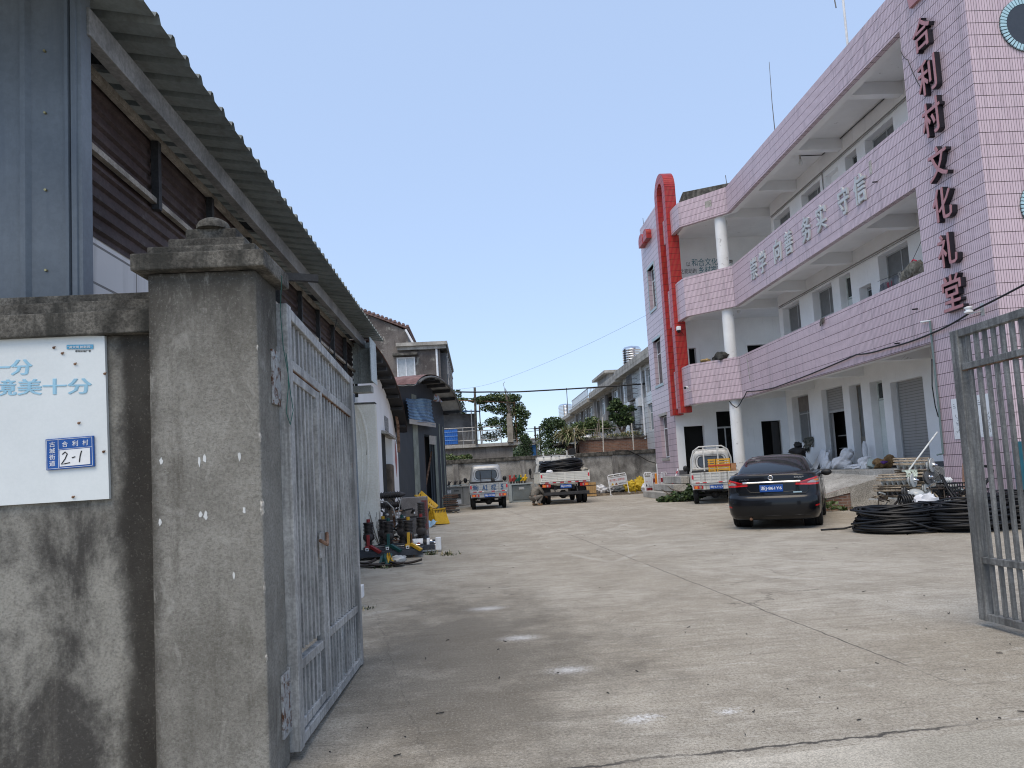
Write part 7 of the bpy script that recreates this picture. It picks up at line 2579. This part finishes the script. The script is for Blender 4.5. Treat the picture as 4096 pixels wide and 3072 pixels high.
def weed(label, x, y, n, h, spread, seed, name='weed_tuft'):
    rr = random.Random(seed)
    b = MB()
    for k in range(n):
        a = rr.uniform(0, 6.28)
        e = rr.uniform(.5, 1.4)
        b.blade((x + rr.gauss(0, spread), y + rr.gauss(0, spread), 0), (math.cos(a) * math.cos(e), math.sin(a) * math.cos(e), math.sin(e)), h * rr.uniform(.5, 1.1), .012 + h * .03, rr.uniform(.1, .7), rr.choice((0, 1, 2)))
    return tag(b.build(name, [LEAF[0], LEAF[1], plain('dry_grass', (.30, .25, .13))]), label, 'weed', 'weeds in the yard')


weed('small weed tuft beside the white actuator', -.92, 13.2, 60, .16, .05, 1)
weed('dry weed tuft on the concrete past the actuator', -.62, 13.0, 60, .15, .09, 2)
weed('tiny weed at the bark strips', -1.6, 11.6, 40, .1, .06, 3)
weed('grass wisp below the small junction box', -1.3, 8.0, 30, .06, .05, 4)
b = MB()
rr = random.Random(9)
for k in range(22):
    a, e = rr.uniform(0, 6.28), rr.uniform(.7, 1.4)
    b.tube([(-1.93, 13.85, .1), (-1.93 + .1 * math.cos(a), 13.75, .3 + .2 * rr.random()), (-1.93 + .2 * math.cos(a), 13.7, .5 + .35 * rr.random())], .004, 4)
tag(b.build('dry_plant', plain('grey_twig', (.17, .145, .12), .9)), 'dry twiggy plant standing against the cream wall', 'plant')

# yellow steel hopper lying on its side
YEL = mat('worn_yellow_paint', (.56, .33, .018), .55, .22, 3, (.62, .38, .03), .1, 40, rust=((.10, .06, .035), .30), fine=.15)
t = thing('yellow_hopper', 'battered yellow steel hopper tipped over beside the dark store', 'hopper', (-1.4, 21.8, 0))
b = MB()
b.hexa([(-1.30, 21.35, .03), (-.92, 21.55, .02), (-.98, 22.1, .02), (-1.35, 22.0, .03)], [(-1.36, 21.45, .44), (-1.05, 21.6, .46), (-1.1, 22.1, .46), (-1.42, 22.0, .44)])
b.hexa([(-1.40, 21.4, .44), (-1.03, 21.56, .46), (-1.05, 21.62, .46), (-1.42, 21.46, .44)], [(-1.40, 21.4, .475), (-1.03, 21.56, .495), (-1.05, 21.62, .495), (-1.42, 21.46, .475)])
b.build('chute', YEL, t)
b = MB()
b.hexa([(-1.42, 21.6, .47), (-1.36, 22.2, .46), (-1.92, 22.5, .88), (-1.98, 21.9, .90)], [(-1.40, 21.6, .50), (-1.34, 22.2, .49), (-1.90, 22.5, .91), (-1.96, 21.9, .93)])
b.hexa([(-1.36, 22.2, .46), (-1.30, 22.25, .52), (-1.82, 22.55, 1.0), (-1.92, 22.5, .88)], [(-1.34, 22.2, .49), (-1.28, 22.25, .55), (-1.80, 22.55, 1.03), (-1.90, 22.5, .91)])
b.build('slanted_plate', YEL, t)
b = MB()
for k in range(6):
    u = k / 5
    b.bar((lerp(-1.31, -1.62, u), lerp(21.36, 21.6, u), .03 + .02 * k), (lerp(-1.40, -1.80, u), lerp(21.45, 21.7, u), .46 + .05 * k), .05, .05)
b.box(-1.95, -1.88, 21.9, 22.3, 0, .78).box(-2.05, -1.98, 22.0, 22.3, 0, .7)
b.build('rib', YEL, t)
b = MB()
for k in range(8):
    u = k / 7
    b.bar((lerp(-1.37, -1.06, u), lerp(21.425, 21.575, u), .36), (lerp(-1.375, -1.07, u), lerp(21.44, 21.59, u), .43), .018, .02)
    b.box(lerp(-1.42, -1.9, u), lerp(-1.40, -1.88, u), lerp(22.1, 22.4, u), lerp(22.13, 22.43, u), lerp(.50, .93, u), lerp(.56, .99, u))
b.bar((-1.7, 21.6, .05), (-1.5, 21.5, .5), .05).bar((-2.0, 21.9, .6), (-1.6, 21.6, .52), .06)
b.build('clamp', BLACKST, t)
b = MB()
cloth(b, [(-1.75, 20.6, .02), (-1.35, 20.5, .02), (-1.25, 21.0, .16), (-1.7, 21.1, .18)], .06, 0, 12)
tag(b.build('plastic_sheet', plain('pale_blue_plastic', (.30, .46, .60), .5)), 'crumpled pale blue plastic sheet below the yellow hopper', 'plastic sheet')
# rusty plates stacked
t = thing('plate_stack', 'leaning stack of rusty round-edged steel plates beside the dark store', 'stack', (-1.15, 28.3, 0))
rr = random.Random(2)
for k in range(9):
    z = .06 + k * .075
    x, w = -1.16 + rr.uniform(-.05, .05), rr.uniform(.24, .32)
    b = MB()
    b.hexa([(x - w, 28.05, z), (x + w, 28.05, z + .01), (x + w, 28.6, z + .01), (x - w, 28.6, z)], [(x - w, 28.05, z + .045), (x + w, 28.05, z + .055), (x + w, 28.6, z + .055), (x - w, 28.6, z + .045)])
    b.build('steel_plate', mat('brown_rust', (.075, .045, .032), .85, .45, 6) if k % 3 else BLACKST, t, .012)
MB().box(-1.4, -1.1, 28.1, 28.5, 0, .055).box(-1.0, -.9, 28.1, 28.5, 0, .055).build('timber_foot', WOODC, t)

# ---------------------------------------------------------------- gear along the far wall
t = thing('distribution_cabinet', 'low grey distribution cabinet with white labels behind the silver pickup', 'cabinet', (-1.1, 35, 0))
GREYC = mat('dusty_cabinet_grey', (.30, .30, .28), .6, .15, 2, streak=(.2, .19, .17), stamt=.35)
b = MB()
b.box(-2.6, -.45, 34.9, 35.7, .05, .90).box(-2.64, -.41, 34.84, 35.74, .901, .95)
b.build('housing', GREYC, t, .01)
b = MB()
for x in (-.80, -1.45):
    b.box(x, x + .012, 34.885, 34.9, .08, .88)
b.box(-1.32, -.9, 34.88, 34.9, .38, .58)
b.build('door_gap', BLACKST, t)
MB().box(-1.15, -.88, 34.885, 34.9, .10, .30).box(-1.55, -1.36, 34.885, 34.9, .62, .78).build('label_sheet', PWHITE, t)
b = MB()
b.text('配电箱', (-1.20, 34.895, .70), (1, 0, 0), (0, 0, 1), .22, .07, .003)
b.build('lettering', TEXTK, t)
for i, x in enumerate((-1.45, -1.15, -.9)):
    b = MB().lathe([(.05, .95)] + shed_prof(.96, 1.16, .07, 4) + [(.02, 1.24)], (x, 35.2, 0), n=12)
    b.bar((x - .1, 35.2, 1.0), (x + .12, 35.15, 1.2), .04)
    tag(b.build('small_insulator', INS), ('black insulator cluster on the grey cabinet by the dark store', 'black insulator cluster in the middle of the grey cabinet top', 'black insulator cluster on the grey cabinet nearest the pickup')[i], 'insulator', 'insulators on the grey cabinet')
b = MB().bar((-1.6, 35.1, .98), (-.6, 35.0, 1.02), .12, .03).bar((-1.3, 35.0, 1.0), (-.9, 34.95, 1.0), .05)
tag(b.build('loose_strip', plain('pale_strip_mixed', (.50, .56, .54), .6)), 'pale plastic strips lying on the grey cabinet', 'strips')
t = thing('transformer', 'grey finned oil transformer standing between the two trucks', 'transformer', (2.0, 35, 0))
TRG = mat('transformer_grey', (.33, .37, .38), .5, .12, 2, streak=(.24, .26, .26), stamt=.3)
b = MB()
b.box(1.55, 2.55, 34.95, 35.6, .08, .86).box(1.42, 2.66, 34.8, 35.7, .861, .92).box(1.45, 1.6, 34.8, 35.5, .06, .86)
b.box(1.5, 2.6, 34.85, 34.93, 0, .08)
b.build('tank', TRG, t)
b = MB()
for k in range(19):
    x = 1.66 + .05 * k
    b.box(x, x + .016, 34.78, 34.95, .14, .80)
b.build('cooling_fin', TRG, t)
MB().box(1.95, 2.2, 34.77, 34.779, .62, .74).build('rating_plate', ALU, t)
for i, (x, c, cn) in enumerate(((1.60, CRED, 'red'), (1.74, CRED, 'red'), (1.88, CGRN, 'green'), (2.0, CGRN, 'green'), (2.12, CYEL, 'yellow'), (2.28, CYEL, 'yellow'))):
    b = MB()
    b.lathe([(.05, .92)] + shed_prof(.92, 1.05, .065, 3) + [(.02, 1.07)], (x, 35.1, 0), n=12)
    o = b.build('bushing', INS, t)
    b = MB()
    b.bar((x - .03, 35.08, 1.02), (x + (.06 if i % 2 else -.05), 35.04, 1.34), .11, .07)
    b.bar((x + .03, 35.08, 1.05), (x + .10, 35.0, 1.20), .09, .06)
    b.build('bushing_cover', {'red': plain('cover_red', (.40, .06, .05), .5), 'green': plain('cover_green', (.02, .13, .09), .5), 'yellow': plain('cover_yellow', (.72, .45, .02), .5)}[cn], o, .01)
t = thing('wooden_box', 'pale slatted wooden case standing behind the light truck', 'box', (5.72, 36.7, 0))
b = MB()
for k in range(6):
    b.box(5.43 + .101 * k, 5.43 + .101 * k + .095, 36.5, 36.52, .03, .74)
b.box(5.44, 6.02, 36.521, 37.0, .04, .73)
b.build('case_boards', mat('pale_case_wood', (.42, .27, .12), .8, .25, 4), t)
MB().box(5.42, 6.03, 36.485, 36.4995, .16, .19).box(5.42, 6.03, 36.485, 36.4995, .58, .61).build('strap', BLACKST, t)
b = MB().box(6.1, 9.6, 36.9, 37.5, 0, .13)
tag(b.build('timber_pallet', WOODC), 'long low timber skid under the bags along the far wall', 'pallet')
for i, (c, r, m, lab) in enumerate((((6.35, 37.1, .32), (.34, .25, .22), SACKW, 'white woven sack beside the wooden case at the far wall'), ((6.85, 37.2, .26), (.28, .25, .15), plain('grey_plastic_scrap', (.36, .36, .36), .4), 'grey crumpled plastic behind the warning sign foot'), ((7.35, 37.2, .26), (.34, .25, .16), mat('grey_dirty_bag', (.16, .17, .17), .7, .4, 5), 'dirty grey bags behind the warning sign'),
                                    ((7.95, 37.1, .38), (.34, .3, .28), plain('yellow_bag', (.60, .42, .03), .6), 'yellow bag beside the warning sign'), ((8.45, 37.15, .48), (.28, .3, .34), plain('yellow_bag', (.60, .42, .03)), 'taller yellow bag next to the white barrier sign'), ((8.62, 36.9, .32), (.16, .2, .22), SACKW, 'small white bag squeezed between the yellow bag and the barrier sign'))):
    b = MB().blob(c, r, 60 + i, .38, 22, 14, fr=3.4)
    b.blob((c[0] + .08, c[1], c[2] + r[2] * .75), (r[0] * .4, r[1] * .4, r[2] * .45), 70 + i, .4)
    tag(b.build('bag', m), lab, 'bag', 'bags along the far wall')


def sign_frame(label, P, wd, h, tilt, panel, lines, yaw=0.):
    t = thing('warning_sign', label, 'sign', (P[0] + wd / 2, P[1], 0))
    dx = tilt

    def q(x, z, y=0):
        return V(P[0] + x + dx * z * .0 + (dx * (z / h)), P[1] + y, z + (x * .10 if yaw else 0))
    b = MB()
    b.tube([q(.06, 0), q(0, h * .93), q(.04, h), q(wd - .04, h), q(wd, h * .93), q(wd + .05, 0)], .022, 8)
    b.tube([q(.01, h * .90), q(wd - .01, h * .90)], .014, 6).tube([q(.03, panel[0] * h), q(wd, panel[0] * h)], .014, 6)
    for x in (.33, .66):
        b.tube([q(wd * x, h * .90), q(wd * x, h)], .012, 6)
    b.tube([q(.06, .02, -.3), q(.06, .02, .3)], .02, 6).tube([q(wd + .04, .02, -.3), q(wd + .04, .02, .3)], .02, 6)
    b.build('frame', PWHITE, t)
    b = MB()
    b.prism([q(.03, panel[0] * h, -.024), q(wd - .02, panel[0] * h, -.024), q(wd - .02, panel[1] * h, -.024), q(.02, panel[1] * h, -.024)], (0, .008, 0))
    o = b.build('sign_panel', plain('pale_grey_sign', (.58, .60, .61), .5), t)
    for txt, x, z, w, hh, m in lines:
        p0, p1 = q(x, z, -.026), q(x + w, z, -.026)
        MB().text(txt, p0, p1 - p0, (0, 0, 1), w, hh, .002).build('lettering', m, o)
    return t, o, q


REDT = plain('red_lettering', (.45, .035, .03), .6)
t, o, q = sign_frame('pale tilted road-works warning sign with red lettering at the far wall', (6.72, 36.5), .95, 1.04, -.06, (.45, .86), [('电力施工 注意安全', .08, .70, .78, .12, REDT), ('黄岩供电公司', .52, .52, .36, .06, TEXTK)], 1)
for k, c in enumerate((plain('warning_yellow', (.65, .42, .02), .5), plain('warning_brown', (.30, .12, .05), .5))):
    x = .13 + .19 * k
    w = MB().prism([q(x, .50, -.026), q(x + .15, .50, -.026), q(x + .075, .63, -.026)], (0, -.003, 0)).build('warning_triangle', c, o)
    MB().bar(q(x + .075, .53, -.031), q(x + .075, .585, -.031), .018, .004, up=(0, -1, 0)).build('triangle_mark', TEXTK, w)
t, o, q = sign_frame('upright white barrier sign with a hanging lower panel before the striped barriers', (7.68, 32.75), .36, 1.10, .0, (.38, .82), [('施工', .05, .66, .22, .06, plain('faint_red', (.55, .30, .28), .6))])
MB().prism([q(.05, .47, -.026), q(.13, .47, -.026), q(.09, .60, -.026)], (0, -.003, 0)).build('warning_triangle', TEXTK, o)
MB().bar(q(.2, .47, -.03), q(.2, .60, -.03), .02, .004, up=(0, -1, 0)).bar(q(.17, .475, -.03), q(.33, .475, -.03), .02, .004, up=(0, -1, 0)).build('warning_mark', TEXTK, o)
b = MB()
for k in range(4):
    b.box(7.80 + .06 * k, 7.84 + .06 * k, 32.9, 32.94, .12, .40)
tag(b.build('barrier_foot', REFL), 'red and white folded barrier feet below the white barrier sign', 'barrier', 'folded striped barriers')


def barrier(label, x, y, n, w, h, dx):
    t = thing('folding_barrier', label, 'barrier', (x + w / 2, y, 0), 'folded striped barriers')
    b = MB()
    c = MB()
    for k in range(n):
        xx = x + w * k / max(1, n - 1)
        yy = y + .05 * k
        for j in range(5):
            (b if j % 2 else c).cyl((xx, yy, h * (.05 + .18 * j)), (xx + dx * .2, yy, h * (.05 + .18 * (j + 1))), .024, n=8)
    MB().tube([(x, y, h * .9), (x + .02, y, h), (x + w, y, h), (x + w + .02, y, h * .9)], .022, 6).build('frame', PWHITE, t)
    c.build('white_bars', PWHITE, t)
    b.build('red_bars', plain('barrier_red', (.32, .012, .02), .5), t)
    return t


barrier('folded red and white barrier directly behind the white barrier sign', 8.05, 32.95, 5, .34, 1.06, .0)
barrier('folded red and white barrier standing against the pink tower', 8.42, 32.5, 6, .24, 1.08, .0)
t = thing('orange_post', 'bright orange plastic traffic post among the striped barriers', 'post', (8.25, 32.8, 0))
MB().lathe([(.06, .15), (.055, .5), (.075, .52), (.075, .58), (.05, .60), (.05, 1.02), (.02, 1.05)], (8.25, 32.8, 0), n=16).build('post', plain('safety_orange', (.75, .25, .02), .5), t)
MB().lathe([(.14, 0), (.13, .06), (.06, .15)], (8.25, 32.8, 0), n=18).build('base', BLACKP, t)
t = thing('striped_pole', 'red and white striped pole leaning against the pink tower', 'pole', (8.9, 31.9, .6))
P0, P1 = V(8.36, 30.4, .58), V(8.66, 30.45, 1.22)
for k in range(6):
    MB().cyl(P0.lerp(P1, k / 6), P0.lerp(P1, (k + 1) / 6), .026, n=10).build('red_band' if k % 2 == 0 else 'white_band', REFL if k % 2 == 0 else PWHITE, t)
b = MB().tube([(8.2, 32.3, 0), (8.2, 32.3, 1.5)], .022, 8)
tag(b.build('stand_pipe', PWHITE), 'thin white stand pipe beside the striped barriers', 'pipe')
t = thing('cut_branches', 'pile of freshly cut leafy branches beside the white pickup wheel', 'branches', (7.9, 27, 0))
b = MB()
rr = random.Random(77)
for c, r, n in (((7.15, 26.9, .10), (.42, .5, .11), 260), ((7.6, 26.7, .17), (.50, .6, .18), 520), ((8.1, 26.6, .25), (.45, .6, .24), 520), ((7.95, 26.5, .5), (.12, .2, .2), 70), ((7.35, 26.7, .3), (.12, .2, .12), 50), ((8.4, 26.4, .65), (.10, .2, .36), 90)):
    b.leaves(c, r, n, .17, rr, (0, 0, 1, 1, 2), .5)
b.build('foliage', LEAF[:3], t)
b = MB()
for k in range(7):
    b.tube([(8.3 - .1 * k, 26.5, .05), (7.9 - .12 * k, 26.6, .25 + .05 * (k % 3)), (7.4 - .08 * k, 26.8, .3 + .1 * (k % 4))], .014, 5)
b.build('branch', plain('bark', (.11, .085, .065)), t)
t = thing('ramp_weed', 'bright broad-leaved weed growing at the foot of the ramp beside the black car', 'weed', (8.6, 17.5, 0))
b = MB()
for c, r, n in (((8.45, 17.5, .22), (.22, .15, .20), 60), ((8.75, 17.5, .16), (.2, .15, .14), 50), ((9.1, 17.6, .06), (.3, .12, .05), 50)):
    b.leaves(c, r, n, .12, rr, (1, 2, 2), .6)
b.build('foliage', LEAF[:3], t)
MB().tube([(8.45, 17.5, 0), (8.47, 17.5, .3)], .01, 5).build('stem', LEAF[1], t)

# ---------------------------------------------------------------- the crouching man
def skinned(name, chains, mt, parent, sub=2, root=0):
    """chains: lists of (point, radius); equal points are shared"""
    vs, es, rad, idx = [], [], [], {}
    for ch in chains:
        prev = None
        for p, r in ch:
            k = tuple(round(c, 4) for c in p)
            if k not in idx:
                idx[k] = len(vs)
                vs.append(p)
                rad.append(r)
            i = idx[k]
            if prev is not None:
                es.append((prev, i))
            prev = i
    me = bpy.data.meshes.new(name)
    me.from_pydata(vs, es, [])
    o = bpy.data.objects.new(name, me)
    COL.objects.link(o)
    sk = o.modifiers.new('skin', 'SKIN')
    sk.use_smooth_shade = True
    for i, d in enumerate(me.skin_vertices[0].data):
        r = rad[i]
        d.radius = r if isinstance(r, tuple) else (r, r)
        d.use_root = i == root
    sb = o.modifiers.new('sub', 'SUBSURF')
    sb.levels = sb.render_levels = sub
    bpy.context.view_layer.update()
    m2 = bpy.data.meshes.new_from_object(o.evaluated_get(bpy.context.evaluated_depsgraph_get()))
    bpy.data.objects.remove(o)
    m2.materials.clear()
    m2.materials.append(mt)
    m2.name = name
    for p in m2.polygons:
        p.use_smooth = True
    o2 = bpy.data.objects.new(name, m2)
    COL.objects.link(o2)
    o2.parent = parent
    return o2


SKIN = plain('skin', (.36, .20, .13), .6)
HAIR = plain('black_hair', (.012, .010, .009), .7)
SHIRT = mat('grey_work_shirt', (.19, .175, .15), .95, .2, 5, bump=.2, bscale=15)
TROUS = mat('grey_work_trousers', (.15, .14, .125), .95, .2, 5, bump=.2, bscale=15)
SHOE = plain('tan_shoe', (.26, .16, .08), .8)
man = thing('person', 'person in grey work clothes crouching at the truck rear wheel, reaching under it', 'person', (0, 0, 0))
# body faces +x (towards the wheel); pelvis low over the heels
body_ch = [[((0, 0, .34), .10), ((.05, 0, .48), .10), ((.16, 0, .63), .11), ((.29, 0, .73), .10), ((.36, 0, .77), .055), ((.42, 0, .81), .05), ((.47, 0, .83), .08), ((.50, 0, .86), .07)]]
for s in (-1, 1):
    body_ch.append([((.29, 0, .73), .10), ((.27, .17 * s, .71), .055), ((.36, .22 * s, .56), .043), ((.56, .14 * s, .40), .034), ((.60, .13 * s, .37), .03)])
    body_ch.append([((0, 0, .34), .10), ((.02, .12 * s, .32), .085), ((.36, .20 * s, .42), .065), ((.14, .16 * s, .12), .045), ((.13, .16 * s, .07), .04), ((.30, .17 * s, .035), .034)])
skinned('body', body_ch, SKIN, man)
shirt = [[((.0, 0, .36), (.14, .17)), ((.05, 0, .50), (.13, .17)), ((.15, 0, .63), (.15, .20)), ((.27, 0, .72), (.13, .17)), ((.345, 0, .765), (.075, .08))]]
for s in (-1, 1):
    shirt.append([((.27, 0, .72), (.13, .17)), ((.27, .185 * s, .70), .078), ((.37, .23 * s, .555), .060), ((.54, .15 * s, .415), .045)])
skinned('shirt', shirt, SHIRT, man)
tr = [[((-.01, 0, .33), (.13, .16)), ((.02, .0, .40), (.13, .16))]]
for s in (-1, 1):
    tr.append([((-.01, 0, .33), (.13, .16)), ((.02, .125 * s, .31), .108), ((.37, .205 * s, .425), .082), ((.15, .165 * s, .13), .062), ((.14, .165 * s, .09), .058)])
skinned('trousers', tr, TROUS, man)
for s in (-1, 1):
    b = MB()
    b.blob((.24, .17 * s, .045), (.145, .05, .045), 4, .04, 16, 10)
    b.blob((.14, .165 * s, .06), (.05, .042, .05), 6, .03, 12, 8)
    b.build('shoe', SHOE, man)
    # palm with four fingers and a thumb, closing round the wheel nut
    h = V(.60, .13 * s, .37)
    ch = [[(tuple(h), (.022, .034)), (tuple(h + V(.06, 0, -.03)), (.014, .036))]]
    for k, L in enumerate((.066, .075, .07, .055)):
        o_ = V(.06, (-.027 + .018 * k) * s, -.03)
        ch.append([(tuple(h + V(.06, 0, -.03)), (.014, .036)), (tuple(h + o_ + V(.012, 0, -.006)), .009), (tuple(h + o_ + V(.03 * L / .07, 0, -.02)), .0085), (tuple(h + o_ + V(.035 * L / .07, 0, -.045)), .008), (tuple(h + o_ + V(.022, 0, -.06 * L / .07)), .007)])
    ch.append([(tuple(h), (.022, .034)), (tuple(h + V(.02, -.035 * s, -.02)), .011), (tuple(h + V(.05, -.04 * s, -.045)), .009), (tuple(h + V(.065, -.032 * s, -.06)), .008)])
    skinned('hand', ch, SKIN, man, 1)
b = MB()
hc = V(.49, 0, .865)


def head(u, v):
    a, p = u * 2 * math.pi, (v - .5) * math.pi
    d = V(math.cos(a) * math.cos(p), math.sin(a) * math.cos(p), math.sin(p))
    k = 1 + (.10 * max(0, d.x) ** 3 * (.3 - d.z)) - .10 * max(0, -d.z) * max(0, -d.x)
    # nose, brow and chin
    k += .16 * math.exp(-((d.y / .16) ** 2 + ((d.z + .10) / .22) ** 2)) * (d.x > 0) + .04 * math.exp(-((d.z - .22) / .1) ** 2) * max(0, d.x)
    return hc + V(d.x * .095 * k, d.y * .075 * k, d.z * .118 * k)


b.grid(head, 36, 26)
for s in (-1, 1):
    b.blob(hc + V(-.005, .078 * s, -.01), (.018, .010, .03), 3, .05, 10, 8)
b.build('head', SKIN, man)
b = MB()
for s in (-1, 1):
    b.blob(hc + V(.086, .028 * s, .012), (.010, .013, .008), 2, 0, 10, 6)
b.bar(hc + V(.096, -.022, -.055), hc + V(.096, .022, -.055), .006, .008)
b.build('eye_and_mouth', plain('dark_feature', (.03, .015, .012), .5), man)


def hairfn(u, v):
    a, p = u * 2 * math.pi, lerp(-.25, .5, v) * math.pi
    d = V(math.cos(a) * math.cos(p), math.sin(a) * math.cos(p), math.sin(p))
    k = 1.07 + .015 * math.sin(a * 17) * math.sin(p * 9)
    front = max(0, d.x)
    z = d.z if d.x < .35 else max(d.z, .42)
    return hc + V(d.x * .097 * k - .006, d.y * .078 * k, z * .122 * k)


MB().grid(hairfn, 36, 14).build('hair', HAIR, man)
man.location = (2.27, 30.1, 0)
man.rotation_euler = (0, 0, R(38))
